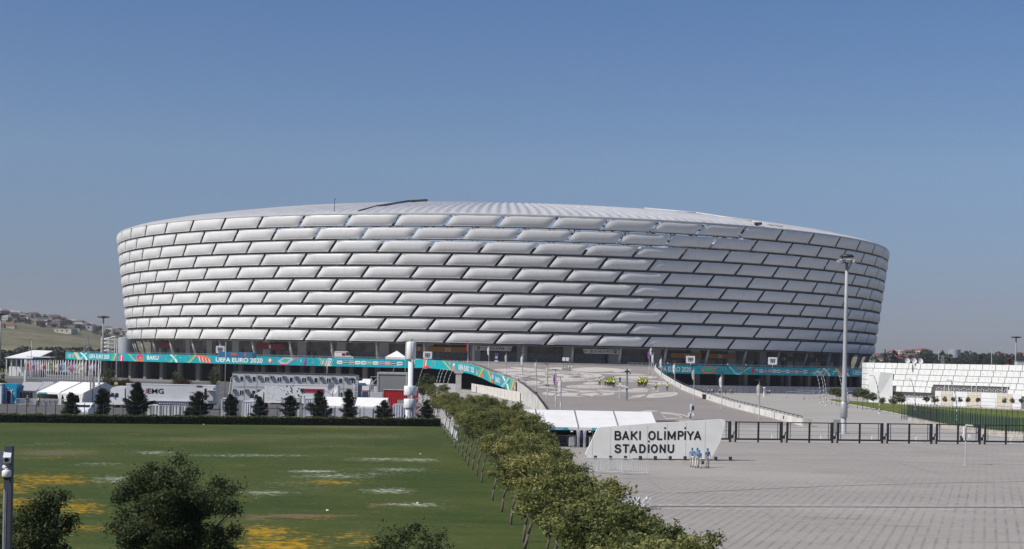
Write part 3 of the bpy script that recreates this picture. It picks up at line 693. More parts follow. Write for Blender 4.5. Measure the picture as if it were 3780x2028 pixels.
btext("BAKU", 543, 586, .26, .80); drops(590,622,5,1); cross(640); bstroke([(622,0),(655,1)],4,GR,.1); drops(665,700,5,2); ribbon(692,718,GR,OR,YE)
bpoly([(728,.95),(742,1),(775,.7),(780,.1),(764,0),(735,.4)],OR); 
for i in range(7): bstroke([(734+i*6,.9-.06*i),(740+i*6,.12)], 1.1, RD if i%2 else WH, .1)
btext("UEFA EURO 2020", 797, 970, .20, .78); bell(996,.5,7,.28,OR); bell(997,.55,4,.2,WH,.1); drops(1004,1018,3,4)
# isometric little stadium
bpoly([(1022,.45),(1050,.98),(1082,.98),(1088,.7),(1062,.05),(1036,.0)],PK); bpoly([(1026,.5),(1050,.92),(1078,.9),(1084,.68),(1060,.16),(1038,.14)],SK,.09)
bpoly([(1036,.5),(1052,.82),(1070,.75),(1056,.32)],GR,.11); bstroke([(1076,.5),(1100,.98)],3,OR,.09); drops(1095,1120,6,5)
bpoly([(1120,.1),(1127,.0),(1133,.2),(1131,.9),(1126,.95),(1124,.5)],PU); bell(1128,.6,2,.25,RD,.1); drops(1140,1160,4,6)
ribbon(1172,1200,GR,OR,YE,False); ribbon(1205,1212,SK,WH,WH)
for i in range(7): bstroke([(1180+i*7,.02+.1*i%.5),(1190+i*7,.85)],1.3,WH if i%2 else SK,.1)
bpoly([(1196,.05),(1230,.2),(1222,.0)],SK,.09); pills(1243,1487)
bstroke([(1503,0),(1530,.5)],4,GR)
ART.build("print_artwork", PC, b1)
b2 = banner(1530, 1915, "turquoise printed banner curving down the left edge of the ramp")
ART = MB(); bstroke([(1531,.2),(1545,1)],4,GR); bell(1531,.5,3,.1,OR); bstroke([(1572,0),(1576,1)],3,OR); bstroke([(1580,.2),(1582,.9)],1.4,WH,.1); bpoly([(1574,0),(1599,.02),(1580,.5)],RD,.09); drops(1600,1630,5,8)
bstroke([(1640,1),(1672,0)],3.4,GR); bstroke([(1645,1),(1677,0)],1.4,YE,.09); bstroke([(1668,.6),(1668,.95)],3,OR); bpoly([(1679,.0),(1687,.0),(1688,.85),(1680,.85)],OR); bell(1684,.7,2.6,.16,WH,.1)
btext("UEFA EURO 2020", 1701, 1759, .22, .80); bell(1769,.5,2,.3,OR); bell(1770,.3,1,.2,WH,.1); ribbon(1772,1787,GR,OR,YE); bell(1789,.28,6,.17,OR); bell(1790,.5,2,.12,DG)
ribbon(1806,1821,GR,OR,YE,False); bell(1828,.55,5.4,.38,PK); bell(1829,.6,3.4,.24,SK,.09); bpoly([(1824,.02),(1833,.02),(1833,.4),(1824,.4)],RD,.085)
btext("BAKU", 1840, 1857, .24, .74); drops(1860,1868,4,9); cross(1876); bstroke([(1868,0),(1882,1)],1.5,GR,.1); ribbon(1892,1902,GR,OR,YE); drops(1896,1906,4,10)
bpoly([(1910,.03),(1914.5,.03),(1914.5,.97),(1910,.97)],OR); bstroke([(1912,.3),(1912,.6)],1,WH,.1)
ART.build("print_artwork", PC, b2)
b3 = banner(2434, 3330, "long turquoise printed banner on the shaded podium edge right of the ramp")
ART = MB(); btext("UEFA EURO 2020", 2421, 2551, .20, .80); drops(2575,2590,3,11)
bell(2615,.5,25,.46,OR); bell(2615,.58,20,.32,TL,.085); bell(2616,.6,17,.24,GR,.1); bstroke([(2640,.6),(2652,.95)],3,OR,.09); drops(2660,2700,6,12)
bstroke([(2690,1),(2712,.35)],4,SK); hstroke([(2708,.25),(2722,.08),(2736,.12)],.12,SK,.075); bstroke([(2732,.15),(2772,.95)],4,SK,.07); hstroke([(2718,.7),(2735,.95),(2750,.8)],.06,PK,.1); bstroke([(2722,.9),(2760,0)],3.4,GR,.1); bstroke([(2728,.9),(2766,0)],1.2,OR,.11)
bpoly([(2777,.2),(2783,.2),(2783,.95),(2777,.95)],RD); bell(2787,.4,4,.22,PK,.09); drops(2790,2799,3,13); pills(2802,2981)
bstroke([(2990,0),(3014,1)],3.4,GR); bstroke([(3005,0),(3026,1)],3,SK); ribbon(3018,3046,SK,OR,GR); cross(3050); drops(3060,3085,6,14); ribbon(3086,3110,YE,OR,OR,False); cross(3120); bstroke([(3134,.1),(3138,.9)],2.4,PU)
btext("UEFA EURO 2020", 3149, 3279, .24, .78)
ART.build("print_artwork", PC, b3)
#==MARK_ENV
# ------------------------------------------------------------------ broadcast compound left of the ramp
cabw = M("cabin_grey", (.50,.50,.51), .5, .06, .6); frw = M("frame_white", (.72,.72,.72), .5, .04)
wind = M("window_glass", (.02,.025,.03), .1, .2, 3, 0, 0, .8)
acm = M("ac_grey", (.30,.30,.30), .5, .1)
def prism_roof(mb, x0, x1, y0, y1, z0, z1, mi=0):     # gable roof, ridge along x
    ym = (y0+y1)/2; return mb.add([(x0,y0,z0),(x1,y0,z0),(x1,y1,z0),(x0,y1,z0),(x0,ym,z1),(x1,ym,z1)], [(0,1,5,4),(2,3,4,5),(1,2,5),(3,0,4),(3,2,1,0)], mi)
def cabin(label, loc, w=2.44, wide=False, group="stacked grey site cabins"):
    t = thing("site_cabin", label, "cabin", loc, 0, group)
    b = MB().box(-w/2+.02,w/2-.02,0,6,.08,2.6); body = b.build("body", cabw, t)
    f = MB()
    for x in (-w/2+.06, w/2-.06): f.box(x-.06,x+.06,-.03,.05,0,2.68)
    f.box(-w/2,w/2,-.03,.06,2.56,2.68); f.box(-w/2,w/2,-.03,.06,0,.12); f.build("frame", M("cabin_frame", (.42,.42,.44), .5, .06), t)
    ww = .42 if not wide else .52
    wf = MB().box(.33-.05,.33+2*ww+.05-.2,-.05,.02,1.05,2.05).build("window", frw, t)
    p = MB()
    if wide: p.box(.36,.36+ww-.17,-.07,0,1.12,1.98).box(.36+ww-.08,.33+2*ww-.23,-.07,0,1.12,1.98)
    else: p.box(.36,.33+2*ww-.23,-.07,0,1.12,1.98)
    p.build("pane", wind, wf)
    a = MB().box(-1.12,-.45,-.42,.0,1.75,2.3).build("air_conditioner", acm, t); MB().lathe([(.2,0),(.2,.02),(0,.02)],(0,0,0),12).build("fan_grille", darkm, a)
    g = kids(a)[0]; g.rotation_euler = (R_(90),0,0); g.location = (-.78,-.43,2.02)
    return t
c1 = cabin("x", (0,0,0)); c2 = cabin("x", (0,0,0), wide=True)
nth = ["first","second","third","fourth","fifth","sixth","seventh","eighth","ninth","tenth"]
DC = 294.0; first = [True, True]
def place_cab(px, z, wide, lab):
    s = c2 if wide else c1; i = 1 if wide else 0; loc = (X(px,DC,1.5),DC,z)
    if first[i]: s.location = loc; s["label"] = lab; first[i] = False; return s
    return dup(s, loc, 0, lab, "stacked grey site cabins")
for i in range(10):
    place_cab(879+45.6*i, 2.72, i in (2,3,5,7,9), "grey site cabin, %s from the left in the upper tier above the dotted lorry" % nth[i])
for i in range(10):
    place_cab(878+45.6*i, 0, i in (0,4,8), "grey site cabin, %s from the left in the lower tier behind the dotted lorry" % nth[i])
tag(MB().box(X(856,DC,5.4),X(1308,DC,5.4),DC-.1,DC+6.1,5.42,5.55).build("tarpaulin", M("dark_tarp", (.06,.06,.065), .8, .3, 1)), "dark tarpaulin lying along the roofs of the upper site cabins", "tarpaulin")
def ladder(px, d, h, lab, lean=.5):
    t = thing("steel_ladder", lab, "ladder", (X(px,d,0),d,0)); m = MB()
    for x in (-.3,.3): m.tube((x,0,0),(x+lean,.6,h),.05,.05,5)
    m.build("side_rail", frw, t); m = MB()
    for i in range(int(h/.35)): z = .3+i*.35; q = z/h; m.tube((-.3+lean*q,.6*q,z),(.3+lean*q,.6*q,z),.025,.025,4)
    m.build("rungs", galv, t)
ladder(846, 291, 4.6, "white stair ladder leaning on the left end of the cabin stack")
# lorries with trailers
tyre = M("tyre", (.018,.018,.02), .8, .15); paintw = M("truck_white", (.76,.76,.76), .35, .03); silv = M("trailer_silver", (.60,.60,.61), .4, .04, .3)
def wheel(par, x, y, z=.5, r=.5, w=.3):
    o = MB().lathe([(.28,-w/2),(r*.86,-w/2),(r,-w*.3),(r,w*.3),(r*.86,w/2),(.28,w/2)],(0,0,0),18).build("wheel", tyre, par)
    o.rotation_euler = (R_(90),0,0); o.location = (x,y,z); MB().lathe([(0,w*.42),(.12,w*.46),(.28,w*.36),(.28,-w*.4)],(0,0,0),14).build("rim", galv, o); return o
def lorry(label, px0, px1, d, pxc, top, boxmat, cabh=3.0, slope=False):
    x0 = X(px0,d,2); x1 = X(px1,d,2); xc = X(pxc,d,2); t = thing("lorry", label, "lorry", (xc,d,0)); L0 = x0-xc; L1 = x1-xc
    b = MB().box(L0,L1,0,2.5,1.1,top).build("trailer_box", boxmat, t)
    e = MB().box(L0,L1,-.04,.06,top-.12,top+.05).box(L0,L1,-.05,.05,1.0,1.14); e.build("edge_rail", frw, b)
    MB().box(L0+1,L1-.2,.3,2.2,.75,1.1).build("chassis", darkm, t)
    cw = L0-.25
    cb = MB().ext([(0,.5),(cw,.5),(cw,cabh+(.35 if slope else .1)),(cw-1.2 if not slope else cw-.2,cabh+(.35 if slope else .15)),(.25,cabh-.15 if not slope else cabh-.7),(.05,cabh-.5 if not slope else cabh-1.2),(-.02,1.5),(-.05,.6)],0,2.45)
    cb = cb.build("cab", paintw, t)
    MB().ext([(.02,1.75),(.5,1.75),(.62,2.35),(.18,2.35)],-.03,.01).ext([(.85,1.7),(1.35,1.7),(1.35,2.35),(.85,2.35)],-.03,.01).ext([(-.07,1.7),(.0,1.7),(.13,2.4),(.06,2.4)],.15,2.3).build("window", wind, cb)
    MB().box(-.1,.05,.3,2.1,.45,.75).build("bumper", acm, cb); MB().box(.5,.62,-.22,-.04,1.75,2.3).build("mirror", darkm, cb)
    MB().box(.05,.25,-.02,.02,.85,1.05).build("headlight", M("lamp_glass",(.6,.6,.55),.2), cb)
    for x in (.75, cw-.0, L1-3.6, L1-2.4, L1-1.2):
        wheel(t, x, .2); wheel(t, x, 2.3)
    return t, L0, L1, xc
t1, a0, a1, x1_ = lorry("long white broadcast lorry with a silver trailer lettered EMG, behind the pines", 465, 795, 242, 406, 3.95, silv, 3.35)
m = MB(); q = lambda px, py: ((px-PX0)/FPX*242-x1_, 9-(py-PY0-(px-PX0)*.0209)/FPX*242)
flat_text(m, "EMG", q(547,0)[0], q(607,0)[0], q(0,0)[1]*0+2.42, 3.22, -.045, 0, .015); flat_text(m, "T 188", q(701,0)[0], q(717,0)[0], 2.63, 2.8, -.045, 0, .02)
m.build("lettering", M("ink_black", (.01,.01,.012), .5), kids(t1)[0])
m = MB()
for i in range(3): m.box(q(541,0)[0],q(544,0)[0],-.05,0,2.5+.26*i,2.66+.26*i)
m.build("red_mark", red, kids(t1)[0])
m = MB().box(q(470,0)[0]+1.0,q(764,0)[0],-.75,-.05,1.25,1.32).box(q(555,0)[0],q(722,0)[0],-.1,-.02,1.25,2.2); m.build("side_skirt", silv, t1)
MB().box(q(764,0)[0],q(795,0)[0],-1.1,-.05,1.5,3.6).build("slide_out", cabw, t1); MB().box(q(762,0)[0],q(771,0)[0],-1.14,-1.1,1.6,3.4).build("door_opening", black, t1)
m = MB().box(q(772,0)[0],q(808,0)[0],-1.9,-1.05,3.15,3.2); m.build("awning_panel", frw, t1)
MB().box(q(728,0)[0],q(748,0)[0],-.06,.02,3.62,3.86).build("vent", darkm, t1)
t2, b0, b1_, x2_ = lorry("white lorry with a long trailer patterned in dark dots and a red and black sign", 976, 1248, 252, 922, 4.15, M("trailer_white", (.72,.72,.72), .45, .03), 2.75, True)
r = random.Random(5); m = MB()
for i in range(120):
    u = r.random(); x = b0+.4+u*(b1_-b0-.8); z = r.uniform(1.3,3.95); s = .05+.09*math.exp(-((u-.42)/.16)**2)
    if u > .58 and z > 2.7: continue
    m.poly([(x+s*math.cos(a)*.8, -.012, z+s*math.sin(a)*1.2) for a in [2*math.pi*k/9 for k in range(9)]])
m.build("dot_pattern", M("dot_black",(.02,.02,.02),.5), kids(t2)[0])
qx = lambda px: (px-PX0)/FPX*252-x2_
sg = MB().box(qx(1127),qx(1198),-.08,-.02,2.88,3.5).build("sign_board", M("sign_crimson",(.55,.02,.07),.5), t2)
m = MB(); flat_text(m, "#keepitLIVE", qx(1131), qx(1195), 3.03, 3.34, -.095, 0, .02); m.build("lettering", ink, sg)
MB().box(qx(1113),qx(1126.6),-.08,-.02,2.88,3.5).build("sign_board", darkm, t2)
# satellite dish on the trailer's near side
sd = thing("satellite_dish", "round white satellite dish in front of the dotted lorry's rear end", "satellite dish", (X(1227,249,3),249,0))
rim = []
m = MB(); m.lathe([(0,-.22),(.4,-.17),(.8,0),(.83,.02)],(0,0,0),24); o = m.build("reflector", paintw, sd); o.location = (0,0,3.75); o.rotation_euler = (R_(105),0,R_(-10)); o.scale = (1,1.2,1)
MB().tube((0,.2,2.3),(0,.25,3.7),.06).tube((-.6,-.3,3.2),(0,-.8,3.5),.03,.03,4).tube((0,.2,2.6),(-1.2,-.2,3.3),.04,.04,4).build("mount", galv, sd); MB().tube((0,.25,0),(0,.25,2.3),.09).build("post", galv, sd)
# marquee tents
def marquee(name, label, px0, px1, d, dep, eave, ridge, bays, mat=tentw, rz_=0.0, walls=True, open_front=True, cat="tent"):
    x0 = X(px0,d,eave); x1 = X(px1,d,eave); w = x1-x0; t = thing(name, label, cat, (x0,d,0), rz_); ym = dep/2
    m = MB(); m.add([(0,0,eave),(w,0,eave),(w,ym,ridge),(0,ym,ridge),(w,dep,eave),(0,dep,eave)], [(0,1,2,3),(3,2,4,5)])
    m.add([(0,0,eave-.04),(w,0,eave-.04),(w,ym,ridge-.04),(0,ym,ridge-.04),(w,dep,eave-.04),(0,dep,eave-.04)], [(3,2,1,0),(5,4,2,3)])
    m.box(0,w,-.03,.02,eave-.28,eave+.01); m.build("roof", mat, t)
    m = MB(); m.add([(0,0,0),(0,dep,0),(0,dep,eave),(0,ym,ridge),(0,0,eave)],[(0,1,2,3,4)]); m.add([(w,0,0),(w,dep,0),(w,dep,eave),(w,ym,ridge),(w,0,eave)],[(4,3,2,1,0)]); m.quad((0,dep,0),(w,dep,0),(w,dep,eave),(0,dep,eave)); m.build("wall", mat, t)
    m = MB()
    for i in range(bays+1): x = w*i/bays; m.tube((x,0,0),(x,0,eave),.06,.06,5).tube((x,-.02,eave+.05),(x,ym,ridge+.05),.07,.07,5).tube((x,dep,0),(x,dep,eave),.06,.06,5)
    m.build("frame", galv, t)
    return t, w
def curtain(par, x, y, z1, wd=.5, mat=tentw):
    m = MB(); n = 8; vs = []
    for z, k in ((z1,1.0),(z1*.55,.45),(.05,.6)):
        for i in range(n+1): u = i/n-.5; vs.append((x+u*wd*k, y+.08*math.sin(i*2.4), z))
    m.add(vs, [(j*(n+1)+i,j*(n+1)+i+1,(j+1)*(n+1)+i+1,(j+1)*(n+1)+i) for j in range(2) for i in range(n)],0,True); return m.build("curtain", mat, par)
tA, wA = marquee("marquee_tent", "cream marquee with a turquoise strip on its eave, left of the first pines", 136, 352, 250, 11, 2.05, 3.8, 2, rz_=R_(-24))
MB().box(.3,2.2,-.08,-.04,1.78,2.02).build("eave_banner", teal, tA); MB().box(.05,wA-.05,5.0,5.1,0.02,1.95).build("interior_shade_sheet", M("tent_dark",(.05,.045,.04),.9), tA)  # near-black sheet stands in for the shade inside the marquee
for x in (wA*.5, wA*.62, wA*.95): curtain(tA, x, 0, 1.9, 1.2)
for px0, px1, lab in ((1186,1425,"long low white tent with plain side walls behind the right-hand pines"),):
    tB, wB = marquee("storage_tent", lab, px0, px1, 214, 7, 1.95, 3.15, 2)
    m = MB(); 
    for i in range(5): m.box(wB*i/5+.05, wB*(i+1)/5-.05, -.02,.0, .05, 1.7)
    m.build("side_panel", M("tent_side", (.50,.51,.54), .6, .06), tB)
tC, wC = marquee("gabled_tent", "small white gabled tent beyond the right end of the cabin stack", 1314, 1366, 300, 8, 3.6, 4.6, 1)
MB().box(.05,wC-.05,-.02,0,.05,3.4).build("side_panel", M("tent_side", (.50,.51,.54), .6, .06), tC)
# corrugated containers
def container(label, px0, px1, d, h, mat, dep=2.4, h0=0.0, pitch=.28, roof=None, cat="container", rib=.07):
    x0 = X(px0,d,1.5); w = X(px1,d,1.5)-x0; t = thing("shipping_container", label, cat, (x0,d,h0)); m = MB(); m.box(0,w,.1,dep,.1,h-.08)
    n = max(2, int(w/pitch))
    for i in range(n): a = w*i/n; m.add([(a,.1,.12),(a+w/n*.25,.1-rib,.12),(a+w/n*.6,.1-rib,.12),(a+w/n*.8,.1,.12),(a,.1,h-.1),(a+w/n*.25,.1-rib,h-.1),(a+w/n*.6,.1-rib,h-.1),(a+w/n*.8,.1,h-.1)], [(0,1,5,4),(1,2,6,5),(2,3,7,6)])
    m.build("corrugated_side", mat, t)
    MB().box(-.04,w+.04,0,dep,h-.12,h).box(-.04,w+.04,0,dep,0,.13).box(-.05,.06,.0,.12,.1,h).box(w-.06,w+.05,.0,.12,.1,h).build("frame", roof or mat, t)
    return t, w
cw_ = M("container_cream", (.56,.56,.54), .55, .08, 2); cb_ = M("container_stripe", (.62,.63,.66), .5, .06, 2)
tK, wK = container("wide cream corrugated container with a row of small globe lamps on its roof edge", 546, 690, 205, 1.85, cw_, 3, 0, .42, None, "container", .12)
m = MB().box(1.3,wK*.98,.3,2.6,1.86,1.95).box(1.3,wK*.98,.25,.31,1.9,2.2); m.build("roof_canopy", M("canopy_blue",(.05,.06,.16),.5), tK)
for i in range(17): MB().ball((1.55+i*.27,.2,2.05),.075,8).build("globe_lamp", paintw, tK)
container("white striped container between the first and second right-hand pines", 818, 842, 208, 2.9, cb_, 3)
container("pale blue grey container just left of the open white container", 842, 862, 211, 2.95, cabw, 3)
container("white striped container with a tan top, left of the lorry wheels", 894, 936, 208, 2.55, cb_, 3)
container("plain grey container below the dotted lorry", 1038, 1102, 212, 3.05, cabw, 3)
container("white striped container with blue door beside the storage tent", 1122, 1156, 210, 3.1, cb_, 3)
container("white and navy striped container beside the telecom mast", 1449, 1530, 207, 2.55, M("container_navy_stripe",(.58,.59,.66),.5,.06,2), 4, 0, .33, M("roof_pinkish",(.45,.34,.33),.6), "container", .14)
tR, wR = container("bright red equipment container behind the telecom mast", 1417, 1540, 232, 4.0, red, 2.6, 0, .32, red)
MB().box(2.1,3.0,-.1,0,1.75,2.5).build("grey_cabinet", acm, tR); MB().box(2.0,3.0,-.14,0,.6,1.6).build("generator", darkm, tR)
MB().box(-.1,wR,-.06,.05,4.02,4.1).build("white_rail", frw, tR)
# big grey box body
tG = thing("grey_box_building", "large plain grey box building under the turquoise banner, left of the telecom mast", "temporary building", (X(1394,268,4),268,0)); wG = X(1500,268,4)-X(1394,268,4)
MB().box(0,wG,0,7,.2,6.0).build("wall", M("grey_panel",(.235,.235,.225),.6,.04,.3), tG)
MB().box(-.12,wG+.12,-.12,7,6.0,6.35).box(-.12,.12,-.12,.1,0,6).box(wG-.1,wG+.12,-.12,.1,0,6).build("trim", M("trim_grey",(.42,.42,.41),.5), tG)
# scaffolding and lamps
def scaffold(label, px0, px1, d, h, lv=3, name="scaffold_frame"):
    x0 = X(px0,d,2); w = X(px1,d,2)-x0; t = thing(name, label, "scaffold", (x0,d,0)); m = MB()
    n = max(1, int(w/1.2))
    for y in (0,1.4):
        for i in range(n+1): m.tube((w*i/n,y,0),(w*i/n,y,h),.035,.035,4)
        for k in range(1,lv+1): m.tube((0,y,h*k/lv),(w,y,h*k/lv),.03,.03,4)
        for k in range(lv): m.tube((0,y,h*k/lv),(w,y,h*(k+1)/lv),.025,.025,4)
    m.build("tubes", galv, t); m = MB()
    for k in range(1,lv+1): m.box(0,w,0,1.4,h*k/lv-.04,h*k/lv)
    m.build("deck_boards", M("deck_board",(.25,.22,.17),.8), t); return t
scaffold("dark scaffold stair between the gabled tent and grey box building", 1366, 1396, 262, 5.6, 4)
scaffold("low scaffold walkway right of the telecom mast", 1532, 1562, 222, 3.0, 3)
tt = thing("lighting_tower", "white mobile lighting tower with two dark lamps right of the cabins", "lighting tower", (X(1312,286,2),286,0))
m = MB()
for x in (-.35,.35):
    m.tube((x,0,0),(x,0,4.6),.07,.07,5)
for i in range(9): m.tube((-.35,0,.4+.5*i),(.35,0,.4+.5*i),.04,.04,4)
m.build("mast_ladder", frw, tt); MB().box(-.6,.6,-.3,.6,.1,1.2).build("trailer", acm, tt)
for x in (-.8,.8): MB().ball((x,0,4.75),(.55,.4,.3),10).build("lamp_head", darkm, tt)
tt = thing("generator_unit", "grey generator unit standing on feet left of the red container", "generator", (X(1352,250,2),250,0)); MB().box(0,2.1,0,1.5,.5,2.6).build("housing", cabw, tt); MB().lathe([(.35,0),(.35,.06),(0,.06)],(0,0,0),14).build("fan_grille", darkm, tt)
g = kids(tt)[1]; g.rotation_euler=(R_(90),0,0); g.location=(.8,-.01,1.7)
tt = thing("canvas_canopy", "small white canopy with red trim near the gabled tent", "canopy", (X(1336,290,2),290,0)); MB().box(0,1.35,0,1.4,2.6,3.4).build("cover", tentw, tt); MB().box(-.05,1.3,-.05,1.3,2.35,2.6).build("trim", M("orange_trim",(.55,.12,.05),.5), tt); MB().tube((0,0,0),(0,0,2.6),.04).tube((1.3,0,0),(1.3,0,2.6),.04).build("legs", galv, tt)
# telecom mast with ring shrouds
TD = 204.0; tm = thing("telecom_mast", "tall white telecom mast with three wide white drums, right of the compound", "mast", (X(1512,TD,0),TD,0)); hz = lambda py: 9-(py-(PY0+(1512-PX0)*.0209))/FPX*TD
MB().lathe([(.6,0),(.6,hz(1505)),(.36,hz(1500)),(.34,hz(1262)),(0,hz(1262))],(0,0,0),20).build("shaft", paintw, tm)
for a, b, r_ in ((1507,1473,.86),(1460,1425,.86),(1327,1263,.66)):
    o = MB().lathe([(0,hz(a)),(r_-.04,hz(a)),(r_,hz(a)+.06),(r_,hz(b)-.06),(r_-.05,hz(b)),(0,hz(b))],(0,0,0),28).build("drum_shroud", paintw, tm)
    MB().tube((0,-r_-.01,hz(a)+.06),(0,-r_-.01,hz(b)-.06),.015,.015,4).build("seam", acm, o)
MB().lathe([(.14,hz(1262)),(.14,hz(1256)),(.2,hz(1255)),(.2,hz(1252)),(0,hz(1251))],(0,0,0),10).build("beacon", acm, tm); MB().ext([(-.3,.1),(.02,.1),(.02,1.9),(-.14,2.15),(-.3,1.9)],-.66,-.55).build("door", frw, tm)
MB().box(-.72,-.5,-.8,-.55,.9,1.3).build("meter_box", darkm, tm)
tm2 = thing("antenna_mast", "short grey antenna frame behind the cream marquee", "antenna", (X(356,246,3),246,0))
MB().tube((-.6,0,0),(-.6,0,5.4),.07).tube((.55,0,0),(.55,0,5.2),.06).tube((-.6,0,5.0),(.55,0,5.0),.05).tube((-.6,0,3.3),(.55,0,3.6),.04).build("frame", darkm, tm2)
for x, z0, z1 in ((-.9,2.6,5.4),(.4,3.5,5.1),(-.35,2.9,4.6)): MB().box(x-.13,x+.13,-.25,-.1,z0,z1).build("panel_antenna", acm if x < 0 else frw, tm2)
# blue booth and grey cabins on the far left
tb = thing("ticket_booth", "blue ticket booth with a dark doorway at the far left", "booth", (X(7,250,1),250,0)); wb = X(60,250,1)-X(7,250,1)
MB().box(0,wb,0,3,.05,3.3).build("wall", M("booth_blue",(.0,.30,.48),.5,.06,.6), tb); o = MB().box(.78,1.62,-.06,0,.05,2.15).build("door", black, tb); MB().box(.72,.8,-.08,.0,.05,2.2).box(1.5,1.66,-.09,0,.05,2.2).box(.72,1.66,-.08,0,2.12,2.22).build("door_frame", frw, o)
m = MB()
for x, z in ((.25,1.75),(2.0,1.75),(1.0,2.55),(1.75,2.35)): m.tube((x,-.03,z),(x,-.01,z),.11,.11,10)
m.build("round_mark", M("mark_cream",(.75,.6,.5),.5), tb)
m = MB(); flat_text(m,"EURO",.15,.75,2.75,2.9,-.02,0,.02); flat_text(m,"2020",.15,.75,2.55,2.7,-.02,0,.02); m.build("lettering", M("print_white",(.8,.8,.78)), tb)
m = MB().poly([(.0,-.015,.1),(.5,-.015,.1),(.45,-.015,.5),(.1,-.015,.6)],0); m.poly([(1.75,-.015,.1),(2.35,-.015,.1),(2.35,-.015,.6),(2.1,-.015,.4)],1); m.build("corner_art",[PC[PK],PC[SK]],tb)
tag(MB().box(X(-30,249,1),X(5,249,1),249,252,.0,3.35).box(X(-30,249,1),X(5.5,249,1),248.9,249,3.2,3.35).build("white_panel_wall", paintw), "white panel wall at the left edge beside the blue booth", "wall")
def lowcabin(label, px0, px1, d):
    x0 = X(px0,d,1); w = X(px1,d,1)-x0; t = thing("office_cabin", label, "cabin", (x0,d,0)); MB().box(0,w,.3,4,0,2.3).build("wall", cabw, t)
    m = MB(); m.add([(-.1,-.3,2.25),(w+.1,-.3,2.25),(w+.1,4,3.6),(-.1,4,3.6),(-.1,-.3,2.17),(w+.1,-.3,2.17),(w+.1,4,3.5),(-.1,4,3.5)],[(0,1,2,3),(7,6,5,4),(0,4,5,1),(1,5,6,2),(3,2,6,7),(0,3,7,4)]); m.build("roof", M("metal_roof",(.40,.40,.41),.45,.08), t)
    o = MB().box(.4,w-.5,.22,.32,.65,1.95).build("window", frw, t); m = MB(); n = 4
    for i in range(n): a = .45+(w-1)*i/n; m.box(a+.03,a+(w-1)/n-.04,.18,.25,.72,1.9)
    m.build("pane", wind, o); return t
lowcabin("grey office cabin with a sloping metal roof, next to the blue booth", 61, 132, 251)
lowcabin("grey office cabin partly behind the cream marquee", 133, 172, 256)
# crowd barriers
def barrier(label, group, rows=False):
    t = thing("crowd_barrier", label, "barrier", (0,0,0), 0, group); m = MB()
    BG = M("barrier_zinc", (.56,.57,.58), .4, .06); m.path([(-1.05,0,.2),(-1.05,0,1.0),(-.95,0,1.1),(.95,0,1.1),(1.05,0,1.0),(1.05,0,.2),(-1.05,0,.2)], .032, 5); m.build("frame", BG, t); m = MB()
    for i in range(1,15): x = -1.05+2.1*i/15; m.tube((x,0,.2),(x,0,1.1),.016,.016,4)
    m.build("bars", BG, t)
    for x in (-.75,.75): MB().path([(x,-.3,.0),(x,-.1,.08),(x,.1,.08),(x,.3,0)],.02,4).tube((x,0,.08),(x,0,.2),.02,.02,4).build("foot", galv, t)
    return t
bar0 = barrier("grey steel crowd barrier standing in line in front of the white name sign", "steel crowd barriers"); bar0.location = (X(2252,121,0),121,0)
for px, d in ((2345,120.5),): dup(bar0,(X(px,d,0),d,0),R_(1),"nearest steel crowd barrier at the right end of the line before the white name sign","steel crowd barriers")
dup(bar0,(X(2160,121.5,0),121.5,0),0,"steel crowd barrier half hidden by leaves, left in the line before the name sign","steel crowd barriers")
for i, px in enumerate((2200,2290)): dup(bar0,(X(px,123.4+i*.3,0),123.4+i*.3,0),R_(-1),"steel crowd barrier close against the foot of the name sign, behind the nearer line","steel crowd barriers")
for i in range(9): dup(bar0,(X(82+i*18.5,243+.2*i,0),243+.2*i,0),R_(rnd.uniform(-3,3)),"steel crowd barrier in the row before the cream marquee","steel crowd barriers")
for i in range(7):
    px0, d0 = 1626+i*13.0, 197-i*5.5
    dup(bar0,(tl(d0)+1.0,d0,0),R_(96+(-1)**i*2),"steel crowd barrier in the line beside the far tree trunks","steel crowd barriers")
for i, (px, d, a) in enumerate(((2092,160,-20),(2112,157,70),(2128,161,0),(2160,160,5),(2180,158,80),(2105,164,0),(2150,164,0))): dup(bar0,(X(px,d,0),d,0),R_(a),"steel crowd barrier under the open front of the ticket tents","steel crowd barriers")
# heap of folded barriers
for i in range(12):
    o = dup(bar0,(X(2298+i*7.5,93,0),92.5+.25*(i%3),.12),R_(82+rnd.uniform(-4,4)),"folded steel crowd barrier in the heap beyond the nearest row trees","steel crowd barriers",(.62,1,.7)); o.rotation_euler = (R_(-42 if i%2 else 42),0,o.rotation_euler.z)
# perimeter fence behind the hedge and gates elsewhere
fn = thing("compound_fence", "tall dark post and wire fence right behind the hedge", "fence", (0,0,0))
pm = MB().box(-.035,.035,-.035,.035,0,2.45).mesh("post", darkm)
def line_pt(px): 
    a = (px-PX0)/FPX
    d = 187.0
    for _ in range(6): d = hedge_y(a*d)+2.6
    return a*d, d
mw = MB(); prev = None
for i in range(45):
    x, d = line_pt(31+35.6*i); o = bpy.data.objects.new("post", pm); COL.objects.link(o); o.parent = fn; o.location = (x,d,0)
    if prev:
        for z in (.4,1.0,1.6,2.2): mw.tube((prev[0],prev[1],z),(x,d,z),.006,.006,3,0,False)
    prev = (x, d)
mw.build("wire", galv, fn)
